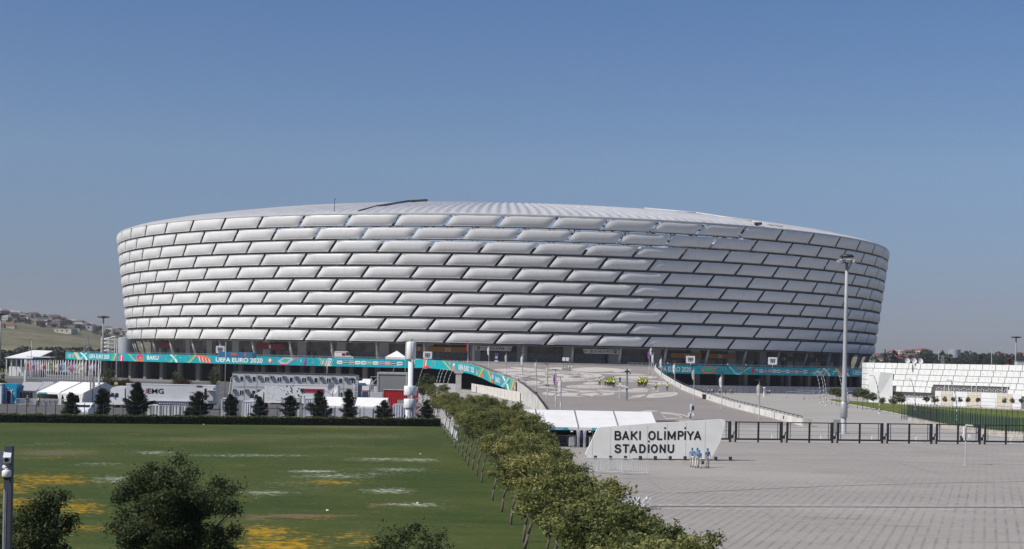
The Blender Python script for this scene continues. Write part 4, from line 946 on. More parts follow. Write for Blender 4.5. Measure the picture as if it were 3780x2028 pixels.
# white van behind the hedge
def van(name, label, cat, loc, rz_, L=5.6, W=2.0, Hh=2.3, mat=paintw, stripe=None):
    t = thing(name, label, cat, loc, rz_); pr = [(-L/2,.35),(L/2-.1,.35),(L/2,.8),(L/2-.15,1.15),(L/2-.95,1.35),(L/2-1.65,Hh-.15),(L/2-2.1,Hh),(-L/2+.15,Hh),(-L/2,Hh-.3)]
    b = MB().ext(pr,-W/2,W/2).build("body", mat, t); g = MB()
    for s in (-1,1): y = s*(W/2+.005); g.add([(L/2-1.05,y,1.4),(L/2-1.62,y,Hh-.25),(L/2-2.35,y,Hh-.25),(L/2-2.35,y,1.4)],[(0,1,2,3) if s<0 else (3,2,1,0)])
    g.add([(L/2-.98,-W/2+.1,1.37),(L/2-.98,W/2-.1,1.37),(L/2-1.64,W/2-.15,Hh-.18),(L/2-1.64,-W/2+.15,Hh-.18)],[(0,1,2,3)]); g.v = [(x+.02,y,z+.01) for x,y,z in g.v]
    g.build("window", wind, b)
    for x in (-L/2+1.0, L/2-.95):
        for s in (-1,1): wheel(t, x, s*(W/2-.12), .36, .36, .24)
    MB().box(L/2-.12,L/2+.05,-W/2+.1,W/2-.1,.35,.6).build("bumper", acm, t)
    for s in (-1,1): MB().box(L/2-.14,L/2-.01,s*(W/2-.3)-.12,s*(W/2-.3)+.12,.78,.98).build("headlight", M("lamp_glass",(.6,.6,.55),.2), t)
    return t, b
van("parked_van", "white van parked behind the hedge between the two left pines", "van", (X(317,206,1),206,0), R_(-92), 5.4, 2.3, 1.9)
am, ab = van("ambulance", "white ambulance with red stripes parked on the podium above the banner", "ambulance", (X(1268,474,8),475.5,7.9), 0, 5.9, 2.1, 2.75)
MB().box(-2.95,2.6,-1.07,-1.05,.75,1.0).box(-2.8,.8,-1.07,-1.05,2.35,2.45).build("red_stripe", red, ab); MB().box(-.6,.5,-1.08,-1.05,1.35,2.15).build("side_window", M("red_window",(.16,.02,.03),.2), ab); MB().box(-.2,.6,-.7,.7,2.76,2.86).build("light_bar", M("lamp_blue",(.03,.06,.2),.2), ab)
tq = thing("pavilion_tent", "white pyramid pavilion tent on the podium behind the telecom mast's head", "tent", (X(1462,478,8),478,7.9))
m = MB().add([(-3.2,-2.5,1.3),(3.2,-2.5,1.3),(3.2,2.5,1.3),(-3.2,2.5,1.3),(.2,0,3.3)],[(0,1,4),(1,2,4),(2,3,4),(3,0,4)]); m.build("roof", tentw, tq); MB().box(-3.2,3.2,-2.5,2.5,.0,1.3).build("wall", tentw, tq)
tag(MB().box(X(800,470,9),X(926,470,9),473,473.3,7.9,9.75).box(X(926,470,9),X(940,470,9),472.9,473.3,7.9,9.6,1).box(X(846,470,9),X(868,470,9),472.97,473,8.6,9.4,2).box(X(896,470,9),X(903,470,9),472.97,473,8.4,9.5,2).build("site_hoarding",[M("hoarding_blue",(.05,.20,.36),.5,.08),M("hoarding_teal",(.02,.12,.2),.5),PC[OR]]), "blue printed hoarding on the podium in front of the dark red gate 1", "hoarding")
def gateboard(px, py, d, lab):
    q = P(px, py, d); t = thing("notice_board", lab, "sign", (q.x,d,7.9)); h = q.z-7.9
    m = MB(); pts = [(1.15*(1 if math.cos(a)>0 else -1)+.25*math.cos(a), h+.9*(1 if math.sin(a)>0 else -1)+.25*math.sin(a)) for a in [2*math.pi*(i+.5)/24 for i in range(24)]]
    m.ext(pts, 0, .12); o = m.build("board", frw, t); m = MB()
    m.box(-.95,.95,-.03,0,h+.45,h+.62)
    for x in (-.5,0,.5): m.box(x-.28+.12,x+.28-.12,-.03,0,h-.65,h+.4)
    m.box(-.95,.95,-.035,-.03,h-.05,h+.08); m.build("table_marks", darkm, o); MB().tube((0,.06,0),(0,.06,h-1),.08).build("post", galv, t)
gateboard(813,1291,476,"white notice board on a post near the blue podium hoarding"); gateboard(1578,1312,474,"white notice board on a post beside the telecom mast head"); gateboard(2549,1328,474,"white notice board on a post above the large 2020 on the shaded banner"); gateboard(2852,1333,474,"white notice board on a post above the sponsor badges on the shaded banner")
#==MARK_ENV
# ------------------------------------------------------------------ vegetation
def leafmat(name, cols, trans=.25, rough=.6):
    m, n, l, p = nodes(name); at = n.new("ShaderNodeAttribute"); at.attribute_name = "tint"
    cr = n.new("ShaderNodeValToRGB"); l.new(at.outputs["Fac"], cr.inputs[0]); e = cr.color_ramp.elements
    for i, c in enumerate(cols):
        el = e[i] if i < 2 else e.new(i/(len(cols)-1)); el.position = i/(len(cols)-1); el.color = (*c,1)
    oi = n.new("ShaderNodeObjectInfo"); hs = n.new("ShaderNodeHueSaturation"); l.new(cr.outputs[0], hs.inputs["Color"]); l.new(rng(n,l,oi.outputs["Random"],0,1,.8,1.22), hs.inputs["Value"]); l.new(rng(n,l,oi.outputs["Random"],0,1,.515,.485), hs.inputs["Hue"])
    l.new(hs.outputs[0], p.inputs["Base Color"]); p.inputs["Roughness"].default_value = rough; p.inputs["Specular IOR Level"].default_value = .25
    tr = n.new("ShaderNodeBsdfTranslucent"); l.new(hs.outputs[0], tr.inputs[0]); mx = n.new("ShaderNodeMixShader"); mx.inputs[0].default_value = trans
    l.new(p.outputs[0], mx.inputs[1]); l.new(tr.outputs[0], mx.inputs[2]); l.new(mx.outputs[0], n["Material Output"].inputs[0]); return m
lfA = leafmat("row_tree_leaves", [(.060,.074,.028),(.135,.155,.05),(.245,.25,.082),(.40,.37,.14)], .40)
lfB = leafmat("dark_tree_leaves", [(.026,.037,.013),(.065,.084,.027),(.155,.17,.065)], .28)
lfP = leafmat("pine_needles", [(.010,.017,.010),(.026,.038,.018),(.06,.072,.034)], .1)
lfH = leafmat("hedge_leaves", [(.010,.016,.007),(.060,.080,.022),(.22,.25,.06)], .2)
lfS = leafmat("small_tree_leaves", [(.04,.055,.022),(.10,.115,.04),(.16,.16,.06)], .3)
bark = M("bark", (.13,.105,.085), .9, .25, 6, bump=.5); barkd = M("bark_dark", (.06,.05,.042), .9, .25, 6, bump=.5)
class Leaves:
    def __init__(s, seed): s.r = random.Random(seed); s.v = []; s.f = []; s.t = []
    def card(s, c, a, b, tint, d=None):
        r = s.r
        u = Vector((r.gauss(0,1),r.gauss(0,1),r.gauss(0,.8))).normalized() if d is None else (Vector(d)+Vector((r.gauss(0,.35),r.gauss(0,.35),r.gauss(0,.35)))).normalized()
        w = u.cross(Vector((r.gauss(0,1),r.gauss(0,1),r.gauss(0,1)))).normalized(); o = len(s.v)
        s.v += [tuple(c-u*a), tuple(c+w*b-u*a*.1), tuple(c+u*a), tuple(c-w*b-u*a*.1)]; s.f.append((o,o+1,o+2,o+3)); s.t.append(tint)
    def mesh(s, name, mat):
        me = bpy.data.meshes.new(name); me.from_pydata(s.v, [], s.f); me.materials.append(mat)
        at = me.attributes.new("tint", 'FLOAT', 'FACE'); at.data.foreach_set("value", s.t); me.update(); return me
def crown_mesh(seed, cen, rad, ncl, nlf, la, lb, mat, name="crown", spread=.42, flat=.8):
    L = Leaves(seed); r = L.r; C = Vector(cen); cl = []
    for i in range(ncl):
        d = Vector((r.gauss(0,1),r.gauss(0,1),r.gauss(0,1))).normalized(); q = r.random()**.42
        lump = 1+.22*noise.noise(d*1.7+Vector((seed*3.1,0,0)))
        p = Vector((d.x*rad[0],d.y*rad[1],d.z*rad[2]))*q*lump
        if p.z < -rad[2]*.55: p.z *= .5
        cl.append((C+p, r.uniform(.6,1.3), r.random()))
    for c, k, t in cl:
        for _ in range(int(nlf/ncl*k)):
            o = Vector((r.gauss(0,spread),r.gauss(0,spread),r.gauss(0,spread*flat)))*k*.75
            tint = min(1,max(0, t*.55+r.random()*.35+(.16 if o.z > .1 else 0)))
            L.card(c+o, la*r.uniform(.7,1.3), lb*r.uniform(.7,1.3), tint)
    return L.mesh(name, mat), cl
def trunk_mb(seed, h0, cl, r0, lean=(.2,0), nl=7, r1=.55):
    r = random.Random(seed); m = MB(); top = Vector((lean[0],lean[1],h0)); pts = [Vector((0,0,-.1)), Vector((lean[0]*.2,lean[1]*.2,h0*.35)), Vector((lean[0]*.62,lean[1]*.62,h0*.7)), top]
    m.path(pts, [r0*1.25,r0,r0*.85,r0*.75], 7)
    for i in range(nl):
        c = cl[int(r.random()*len(cl))][0]; mid = top.lerp(c,.5)+Vector((r.gauss(0,.1),r.gauss(0,.1),-.08)); m.path([top,mid,c], [r0*r1,r0*.36,r0*.12], 5)
        for _ in range(2): c2 = cl[int(r.random()*len(cl))][0]; m.path([mid, mid.lerp(c2,.7)], [r0*.25,r0*.08], 4)
    return m
def tree(label, cat, loc, me, tm, name="street_tree", group=None, rz_=0, sc=1):
    t = thing(name, label, cat, loc, rz_, group); t.scale = (sc,sc,sc) if not isinstance(sc,tuple) else sc
    for nm, q in (("crown",me),("trunk",tm)): o = bpy.data.objects.new(nm, q); COL.objects.link(o); o.parent = t
    return t
ROWV = []
for i in range(5):
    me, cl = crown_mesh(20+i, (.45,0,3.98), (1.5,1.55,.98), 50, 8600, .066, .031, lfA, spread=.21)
    ROWV.append((me, trunk_mb(40+i, 2.1+.1*i, cl, .062, (.34+.05*i,.05), 9).mesh("trunk", bark)))
bases = [(1638,1601),(1650,1618),(1666,1640),(1678,1656),(1691,1667),(1704,1686),(1715,1703),(1726,1719),(1743,1735),(1759,1759),(1776,1783),(1817,1849),(1851,1891),(1884,1938),(1930,2003)]
row = [(G(a,b).x,G(a,b).y) for a,b in bases]+[(tl(d),d) for d in (66.5,59,52,45.5,39.5,34)]
grp = "leafy trees in the planted row beside the lawn"
k = 0
def wid(d): return 2.1+(d-45)*.035 if d > 45 else 2.1
for i, (x, d) in enumerate(row):
    v = ROWV[k%5]; k += 1
    lab = {10:"leafy row tree, eleventh in the front row counted from the hedge",14:"leafy row tree with the nearest full trunk in view, front row by the lawn"}.get(i, "leafy green and yellow tree with a slim leaning trunk, front row at the lawn's edge")
    tree(lab, "tree", (x-(.45 if d < 68 else 0),d,-.15 if d < 68 else 0), *v, group=grp, rz_=R_(rnd.uniform(-18,18)), sc=(wq:=rnd.uniform(.86,1.1)*(1.2 if d < 68 else 1),wq,rnd.uniform(.92,1.08)))
for i, (x, d) in enumerate(row):
    if i % 1 == 0:
        o = wid(d); d2 = d+2.6
        v = ROWV[(k*2+1)%5]; k += 1; False and tree("leafy green and yellow tree in the middle of the planted row, behind the front trunks", "tree", (x+o*.5+.6,d2,0), *v, group=grp, rz_=R_(rnd.uniform(-40,40)), sc=rnd.uniform(.9,1.08))
        v = ROWV[(k*3+2)%5]; k += 1; tree("leafy green and yellow tree on the plaza side of the planted row", "tree", (x+max(1.35,min(2.9,1.6+(d-85)*.037))+rnd.uniform(-.3,.3),d2,0), *v, group=grp, rz_=R_(rnd.uniform(-40,40)), sc=rnd.uniform(.88,1.08)*(.84 if d < 56 else 1))
for i, d in enumerate((200,216,236,258,284,314)):
    v = ROWV[(k)%5]; k += 1; tree("slim leafy tree in the sparse far end of the row beyond the hedge corner", "tree", (tl(d)+rnd.uniform(-.4,.8),d,0), *v, group="sparse trees beyond the hedge corner", rz_=R_(rnd.uniform(-40,40)), sc=rnd.uniform(.68,.9))
    if i > 1: v = ROWV[(k+1)%5]; k += 1; tree("slim leafy tree in the sparse far end of the row beyond the hedge corner", "tree", (tl(d)+3.4+rnd.uniform(-.5,.8),d+5,0), *v, group="sparse trees beyond the hedge corner", rz_=R_(rnd.uniform(-40,40)), sc=rnd.uniform(.62,.85))
# big dark trees in the left foreground
def bigtree(label, px, d, ht, rx, n, seed, ncl=170, zc=None):
    rzv = ht*.40; zc = zc or ht-rzv
    me, cl = crown_mesh(seed, (0,0,zc), (rx,rx*.9,rzv), ncl, n*2, .05, .026, lfB, spread=.24)
    tree(label, "tree", (X(px,d,ht*.6),d,0), me, trunk_mb(seed+1, ht*.28, cl, .13, (.1,0), 16, .7).mesh("trunk", barkd), name="broadleaf_tree")
bigtree("large dark round tree in the lower left foreground", 650, 52, 5.35, 2.15, 26000, 61)
bigtree("smaller dark tree beside the camera pole at lower left", 160, 46, 4.75, .95, 9000, 63, 70)
bigtree("dark bush-like treetop cut by the bottom edge, left of the tree row", 1515, 44, 4.0, 1.25, 11000, 65, 90)
bigtree("dark tree cut by the left edge behind the camera pole", -15, 44, 4.7, .42, 3000, 67, 30)
# pines along the hedge
def pine_mesh(seed, h, w):
    L = Leaves(seed); r = L.r; tr = MB(); tr.path([(0,0,-.1),(.03,0,h*.5),(0,.02,h*.97)],[.11,.08,.02],6); nb = int(34*h/4); a0 = r.random()*6; w *= r.uniform(.92,1.08)
    for i in range(nb):
        t = (i+.5)/nb; z = h*(.14+.84*t); rad = w*.5*min(1,.5+2.0*t)*(1-t)**.55*r.uniform(.62,1.25)*(1+.2*math.sin(a0+t*5)); a = i*2.4+r.random(); e = Vector((rad*math.cos(a),rad*math.sin(a),z+rad*.28)); b = Vector((0,0,z-rad*.12))
        tr.tube(b, e, .025, .008, 3, 0, False)
        for q in range(int(80+170*rad)):
            s = r.random()**.7; c = b.lerp(e, s)+Vector((r.gauss(0,.13),r.gauss(0,.13),r.gauss(0,.10))); dirv = (e-b).normalized()+Vector((0,0,.6)); L.card(c, r.uniform(.09,.15), .034, min(1,max(0,r.random()*.8+.2*(s>.8))), dirv)
    return L.mesh("crown", lfP), tr.mesh("trunk", barkd)
pines = [(262,1451,65),(380,1436,80),(506,1411,104),(734,1447,88),(851,1457,62),(957,1466,60),(1072,1464,76),(1177,1443,84),(1287,1438,68),(1417,1480,74),(1577,1478,62)]
pw = ["first","second","third and largest","fourth","fifth","sixth","seventh","eighth","ninth","tenth","eleventh"]
for i, (px, py, w) in enumerate(pines):
    x, d = line_pt(px); d += 1.6; h = 9-(py-(PY0+(px-PX0)*.0209))/FPX*d; me, tm_ = pine_mesh(80+i, h, w/FPX*d*1.16)
    tree("dark pine behind the hedge, %s from the left" % pw[i], "pine", (X(px,d,2),d,0), me, tm_, name="pine_tree", group="dark pines along the hedge")
x, d = line_pt(700); me, tm_ = pine_mesh(95, 1.9, 1.9); tree("low dark pine bush at the left foot of the fourth pine", "pine", (X(700,d+1,1),d+1,0), me, tm_, name="pine_tree", group="dark pines along the hedge")
# the clipped hedge
hd = thing("hedge", "long low clipped dark green hedge along the far side of the lawn", "hedge", (0,0,0))
L = Leaves(5); r = L.r; core = MB(); hx0, hx1 = -82, -9.3
n_ = 60
for i in range(n_):
    a = hx0+(hx1-hx0)*i/n_; b = hx0+(hx1-hx0)*(i+1)/n_; ya, yb = hedge_y(a), hedge_y(b); core.hexa([(a,ya+.25,0),(b,yb+.25,0),(b,yb+1.25,0),(a,ya+1.25,0),(a,ya+.3,.92),(b,yb+.3,.92),(b,yb+1.2,.92),(a,ya+1.2,.92)])
core.build("branches", M("hedge_twigs", (.012,.014,.009), .9, .3, 3), hd)
for i in range(30000):
    x = r.uniform(hx0,hx1); y = hedge_y(x); face = r.random(); wv = .07*math.sin(x*1.9)+.05*math.sin(x*4.3+1)+.10*noise.noise(Vector((x*.8,0,0)))
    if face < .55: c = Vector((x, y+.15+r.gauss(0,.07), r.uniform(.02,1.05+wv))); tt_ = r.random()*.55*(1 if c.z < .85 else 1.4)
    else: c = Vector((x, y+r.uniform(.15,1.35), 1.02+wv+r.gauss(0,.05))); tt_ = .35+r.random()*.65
    L.card(c, r.uniform(.06,.11), r.uniform(.03,.05), min(1,tt_))
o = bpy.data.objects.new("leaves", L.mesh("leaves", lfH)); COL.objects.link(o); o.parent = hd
# young trees on the park lawn
SM = []
for i in range(3):
    me, cl = crown_mesh(120+i, (.1,0,3.3), (1.15,1.1,1.1), 36, 1300, .13, .07, lfS, spread=.28); SM.append((me, trunk_mb(130+i, 2.3, cl, .06, (.1,0), 6).mesh("trunk", bark)))
park = [(3070,1493,1434),(3088,1497,1430),(3100,1500,1440),(3165,1508,1436),(3184,1512,1432),(3200,1513,1444),(3223,1516,1452),(3257,1522,1466),(3298,1528,1464),(3318,1531,1452),(3418,1512,1463),(3452,1515,1463)]
for i, (px, py, tp) in enumerate(park):
    q = G(px,py); h = (py-tp)/FPX*q.y; tree("young park tree with a thin stake-like trunk on the right-hand lawn", "tree", q, *SM[i%3], name="park_tree", group="young trees on the park lawn", rz_=i*1.3, sc=h/4.35)
for i, px in enumerate((3486,3518,3545,3574,3610,3706,3735,3768)):
    q = G(px,1508+.02*(px-3486)); tree("small thin tree planted before the white hall's doors", "tree", q, *SM[i%3], name="park_tree", group="thin trees before the white hall", rz_=i, sc=(.45,.45,.62))
# shrubs in front of the undercroft and trees far left
for i, (px, py, w, h) in enumerate(((398,1378,52,42),(655,1384,34,30),(790,1380,30,38),(1560,1400,40,40),(1590,1396,36,42),(5,1400,30,26))):
    d = 330 if i < 3 else 300
    if i == 5: d = 270
    ht = 9-(py-h*.5-(PY0+(px-PX0)*.0209))/FPX*d; me, cl = crown_mesh(140+i, (0,0,ht*.55), (w/2/FPX*d,w/2/FPX*d,ht*.45), 40, 1500, .16, .09, lfB, spread=.35)
    tree(["dark leafy tree before the undercroft, left end","dark leafy tree before the undercroft above the silver trailer","slim dark tree before the undercroft beside the cabins","green tree between the telecom mast and the street lamps","green tree under the curved street lamps","round dark tree at the left edge above the white panel wall"][i], "tree", (X(px,d,2),d,0), me, trunk_mb(150+i, ht*.3, cl, .08, (0,0), 5).mesh("trunk", barkd), name="broadleaf_tree")
rust = leafmat("rust_shrub_leaves", [(.03,.02,.01),(.09,.045,.02),(.15,.08,.03)], .2)
for i, (px, w, lab) in enumerate(((440,110,"rust brown shrub bed before the undercroft, beside the lorry cab"),(675,80,"rust brown shrub bed before the undercroft above the silver trailer"))):
    me, cl = crown_mesh(160+i, (0,0,.9), (w/2/FPX*320,1.2,1.0), 60, 2600, .14, .08, rust, "leaves", spread=.35)
    o = bpy.data.objects.new("shrub", me); COL.objects.link(o); q = X(px,320,1); o.location = (q,320,1.4); tag(o, lab, "shrub")
#==MARK_ENV
# ------------------------------------------------------------------ plaza: name sign, gates, tents, masts
sgn_d0, sgn_d1 = 139.8, 140.3
def sq(px, py, t): d = sgn_d0+(sgn_d1-sgn_d0)*t; return Vector((X(px,d,2), d, 9-(py-(PY0+(px-PX0)*.0209))/FPX*d))
sx0 = X(2170,sgn_d0,1); sx1 = X(2640,sgn_d1,1); sang = math.atan2(sgn_d1-sgn_d0, sx1-sx0)
sign = thing("name_sign", "large pale freestanding stadium name sign with slanted ends and black capital letters", "sign", (sx0,sgn_d0,0), sang)
def sl(px, py):      # sign-local (x,z)
    a = (px-PX0)/FPX; t0 = math.tan(sang); x = a*sgn_d0; d = sgn_d0
    for _ in range(8): d = sgn_d0+(a*d-sx0)*t0
    return ((a*d-sx0)/math.cos(sang), 9-(py-(PY0+(px-PX0)*.0209))/FPX*d)
corner = lambda pts: [sl(*p) for p in pts]
out = corner([(2168,1678),(2178,1691),(2632,1696),(2664,1634),(2676,1592),(2682,1560),(2681,1553),(2675,1549),(2667,1548.5),(2400,1564),(2225,1578),(2216,1580),(2209,1586)])
spm = M("sign_panel", (.80,.79,.745), .45, .04, .6)
MB().ext(out, 0, .45).build("panel", spm, sign)
m = MB(); g_ = lambda pts, y=-.012: m.ext(corner(pts), y, y+.01)
for px in (2194,2260,2331,2396,2469,2538,2609):
    x = sl(px,1690)[0]; zt = sl(px, 1580-(px-2216)*.068)[1]-.05; m.add([(x-.012,-.006,.12),(x+.012,-.006,.12),(x+.012,-.006,zt),(x-.012,-.006,zt)],[(0,1,2,3)])
m.build("panel_joints", M("joint_grey",(.36,.36,.34),.6), sign)
m = MB()
def arc(cx, cy, rx, ry, a0, a1, n=10): return [(cx+rx*math.cos(R_(a0+(a1-a0)*i/n)), cy+ry*math.sin(R_(a0+(a1-a0)*i/n))) for i in range(n+1)]
GL = {"I":[[(.5,0),(.5,1)]],"L":[[(0,1),(0,0),(1,0)]],"T":[[(0,1),(1,1)],[(.5,1),(.5,0)]],"A":[[(0,0),(.5,1),(1,0)],[(.2,.3),(.8,.3)]],"K":[[(0,0),(0,1)],[(1,1),(0,.36)],[(.3,.56),(1,0)]],
 "M":[[(0,0),(0,1),(.5,.15),(1,1),(1,0)]],"N":[[(0,0),(0,1),(1,0),(1,1)]],"Y":[[(0,1),(.5,.45),(1,1)],[(.5,.45),(.5,0)]],"U":[[(0,1),(0,.32)]+arc(.5,.32,.5,.32,180,360)+[(1,1)]],
 "O":[arc(.5,.5,.5,.5,0,360,24)],"D":[[(0,0),(0,1),(.45,1)]+arc(.45,.5,.55,.5,90,-90,12)+[(0,0)]],"P":[[(0,0),(0,1),(.6,1)]+arc(.6,.74,.4,.26,90,-90,8)+[(0,.48)]],
 "B":[[(0,0),(0,1),(.55,1)]+arc(.55,.77,.35,.23,90,-90,8)+[(0,.54)],[(.55,.54)]+arc(.6,.27,.4,.27,90,-90,8)+[(0,0)]],
 "S":[arc(.5,.75,.46,.25,20,180,8)+arc(.5,.76,.46,.24,180,250,4)+arc(.5,.25,.5,.26,70,0,4)+arc(.5,.26,.5,.26,0,-165,9)]}
def stext(ch, pxa, pxb, pya, pyb):
    a = sl(pxa, pyb); b = sl(pxb, pyb); z1 = sl(pxa, pya)[1]; th = .155/2; dot = ch == "İ"; g = GL["I" if dot else ch]; x0 = a[0]+th; x1 = b[0]-th; z0 = a[1]+th; z1 -= th
    if ch in "Iİ": x0 = x1 = (a[0]+b[0])/2
    if dot: m.box(x0-th,x0+th,-.02,-.005,z1+.26,z1+.42)
    for k, st in enumerate(g):
        P_ = [(x0+(x1-x0)*u, z0+(z1-z0)*v) for u, v in st]
        for i, ((ax,az),(bx_,bz)) in enumerate(zip(P_, P_[1:])):
            dx, dz = bx_-ax, bz-az; L_ = math.hypot(dx,dz)
            if L_ < 1e-5: continue
            dx /= L_; dz /= L_; ax -= dx*th*.7; az -= dz*th*.7; bx_ += dx*th*.7; bz += dz*th*.7; y = -.02-.0012*(i%3)-.004*k
            m.ext([(ax+dz*th,az-dx*th),(bx_+dz*th,bz-dx*th),(bx_-dz*th,bz+dx*th),(ax-dz*th,az+dx*th)], y, -.004)
for ch, a, b in [("B",2274,2299),("A",2302,2328),("K",2334,2359),("I",2365,2371),("O",2398,2426),("L",2431,2451),("İ",2457,2463),("M",2470,2500),("P",2507,2529),("İ",2531.5,2537.5),("Y",2541,2567),("A",2567,2594)]: stext(ch, a, b, 1591, 1625)
for ch, a, b in [("S",2275,2300),("T",2304,2329),("A",2331,2359),("D",2366,2390),("İ",2398,2404),("O",2409,2435),("N",2441,2464),("U",2471,2495)]: stext(ch, a, b, 1640, 1673)
m.build("lettering", M("letter_black",(.012,.012,.014),.4), sign)
# floodlights set in the ground before the sign
fl = thing("ground_floodlight", "x", "lamp", (0,0,0), 0, "ground floodlights before the name sign"); MB().box(-.14,.14,-.12,.12,.08,.42).build("housing", darkm, fl); MB().box(-.2,.2,-.16,.16,0,.07).build("base", acm, fl); MB().box(-.12,.12,.12,.14,.14,.38).build("lens", wind, fl)
ordn = ["first","second","third","fourth","fifth","sixth","seventh","eighth","ninth"]
for i, px in enumerate((2198,2254,2309,2364,2419,2474,2529,2642,2696)):
    d = 137.6+i*.32; lab = "small dark floodlight at the foot of the name sign, %s from the left" % ordn[i]
    if i == 0: fl.location = (X(px,d,.2),d,0); fl["label"] = lab
    else: dup(fl, (X(px,d,.2),d,0), sang, lab)
strip("sign_gutter_shadow", (X(2150,139.0),139.0,0), (X(2700,141.0),141.0,0), .18, .016, MC["grate_and_shadow"])  # dark strip paints the sign's shadow line together with its channel
# black swing gates
gd = M("gate_charcoal", (.028,.032,.038), .45, .1, 4)
P0 = Vector((X(2712,174.6),174.6,0)); P1 = Vector((X(3773,182.6),182.6,0)); gdir = (P1-P0).normalized(); pit = (P1-P0).length/6*1.0; pit = (P1-P0).length*183/1061; gang = math.atan2(gdir.y,gdir.x); gw = pit*.925
gt = thing("plaza_gate", "x", "gate", (0,0,0), 0, "black swing gates across the plaza")
hg = 2.42
MB().box(0,.16,-.08,.08,0,hg+.02).build("gate_post", gd, gt); MB().box(gw-.22,gw,-.09,.09,0,hg+.02).build("gate_post", gd, gt)
for s in (0,1):
    a = .17+s*(gw-.4)/2; b = a+(gw-.4)/2-.03; m = MB()
    m.box(a,b,-.04,.04,hg-.12,hg).box(a,b,-.05,.05,.28,.48).box(a,a+.09,-.04,.04,.4,hg-.05).box(b-.11,b,-.04,.04,.4,hg-.05)
    xx = a+.32 if s == 0 else b-.34
    m.box(xx-.03,xx+.03,-.03,.03,.4,hg-.05); m.box((b if s == 0 else a)-.1,(b if s == 0 else a)+.06,-.06,.06,.02,.3)
    lf_ = m.build("gate_leaf", gd, gt); w = MB()
    for z in (.9,1.35,1.8): w.tube((a,0,z),(b,0,z),.011,.011,4)
    w.build("wires", gd, lf_)
MB().box(gw/2-.13,gw/2+.02,-.09,.09,1.0,1.3).build("lock_box", gd, gt)
ab_ = MB().path([(gw-.05,-.02,.75),(gw+.14,-.02,.78),(gw+.3,-.02,.9),(gw+.38,-.02,1.25)], .07, 5).box(gw,gw+.3,-.1,.1,.45,.85).build("hinge_bracket", gd, gt)
MB().box(gw+.02,gw+.36,-.13,.13,0,.48).build("footing", concl, gt)
for i in range(-3, 7):
    lab = "black double-leaf plaza gate, %s" % ("partly hidden behind the name sign" if i < 0 else ["first beyond the name sign's right edge","second right of the name sign, at the ramp wall's end","third right of the name sign, before the floodlight mast","fourth right of the name sign, before the park lawn","fifth right of the name sign, behind the grey camera pole","sixth right of the name sign, cut by the frame","last at the right edge"][i])
    loc = P0+gdir*pit*i
    if i == -3: gt.location = loc; gt.rotation_euler = (0,0,gang); gt["label"] = lab
    else: dup(gt, loc, gang, lab)
kb = MB().box(-.45,.45,-.25,.25,0,.62).box(-.42,.42,-.22,.22,.62,.68).build("concrete_block", concl); tag(kb, "x", "concrete block", "pale concrete blocks behind the gates")
for i, (px, py) in enumerate(((2676,1628),(2862,1632),(3042,1634),(3231,1636),(3394,1640),(3572,1641),(3744,1644))):
    q = G(px,py); q.y += 4.5; q.x = X(px,q.y); lab = "pale concrete block on the ground behind the black gates"
    if i == 0: kb.location = q; kb["label"] = lab
    else: o = kb.copy(); COL.objects.link(o); o.location = q; o["label"] = lab
# tall floodlight mast
fm = thing("floodlight_mast", "very tall grey floodlight mast rising in front of the stadium's right side", "floodlight mast", (X(3113,202.7,0),202.7,0))
MB().lathe([(.5,0),(.5,.12),(.39,.14),(.37,3),(.31,8),(.25,16),(.2,23.2),(0,23.2)],(0,0,0),16).build("mast", M("mast_grey",(.36,.37,.38),.5,.06,.8,0), fm)
MB().lathe([(.45,2.2),(.52,2.25),(.52,4.2),(.45,4.3)],(0,0,0),16).build("collar", galv, fm)
hd_ = MB().lathe([(.24,23.0),(.9,23.1),(.9,23.3),(.24,23.35)],(0,0,0),14).lathe([(.8,23.8),(1.0,23.85),(.75,24.15),(0,24.25)],(0,0,0),14).build("head_frame", darkm, fm)
for i in range(7):
    a = 2*math.pi*i/7+.2; m = MB().box(-.28,.28,-.12,.12,-.22,.22).tube((0,0,.0),(-.3*math.cos(a)*0,.4,.1),.04); o = m.build("floodlight", M("lamp_grey",(.34,.35,.36),.4), fm); o.location = (1.15*math.cos(a),1.15*math.sin(a),23.25); o.rotation_euler = (R_(-35),0,a-math.pi/2)
bx = thing("mast_cabinet", "grey steel cabinet standing left of the tall floodlight mast's foot", "cabinet", (X(3093,203,1),203.5,0)); MB().box(-.45,.45,0,.6,.05,1.85).build("housing", M("cabinet_grey",(.25,.25,.235),.5,.08), bx); MB().box(-.42,.42,-.02,0,.15,1.75).build("door", M("cabinet_door",(.29,.29,.27),.5,.08), bx)
# camera poles
def campole(label, px, py, top, d=None, boxes=(), mat=galv, rad=.07, dome=False, name="camera_pole"):
    q = G(px,py) if d is None else d; h = 9-(top-(PY0+(px-PX0)*.0209))/FPX*q.y-q.z; t = thing(name, label, "camera pole", q); MB().lathe([(.2,0),(.2,.03),(rad*1.1,.04),(rad,h),(0,h)],(0,0,0),10).build("pole", mat, t)
    for (x, z, w, hh, dk) in boxes: MB().box(x-w/2,x+w/2,-.3,-.06,z*h-hh/2,z*h+hh/2).build("equipment_box", darkm if dk else frw, t)
    return t, h
t, h = campole("slim grey camera pole with white boxes on the plaza at right", 3563, 1717, 1567, boxes=((-.22,.86,.16,.75,0),(-.25,.72,.2,.36,0),(.28,.72,.26,.36,0)))
MB().tube((0,0,h-.05),(.32,-.2,h-.08),.04).box(.25,.55,-.35,-.2,h-.14,h-.02).build("camera", frw, t)
RPp = lambda px, py: RP(px, py, .0)
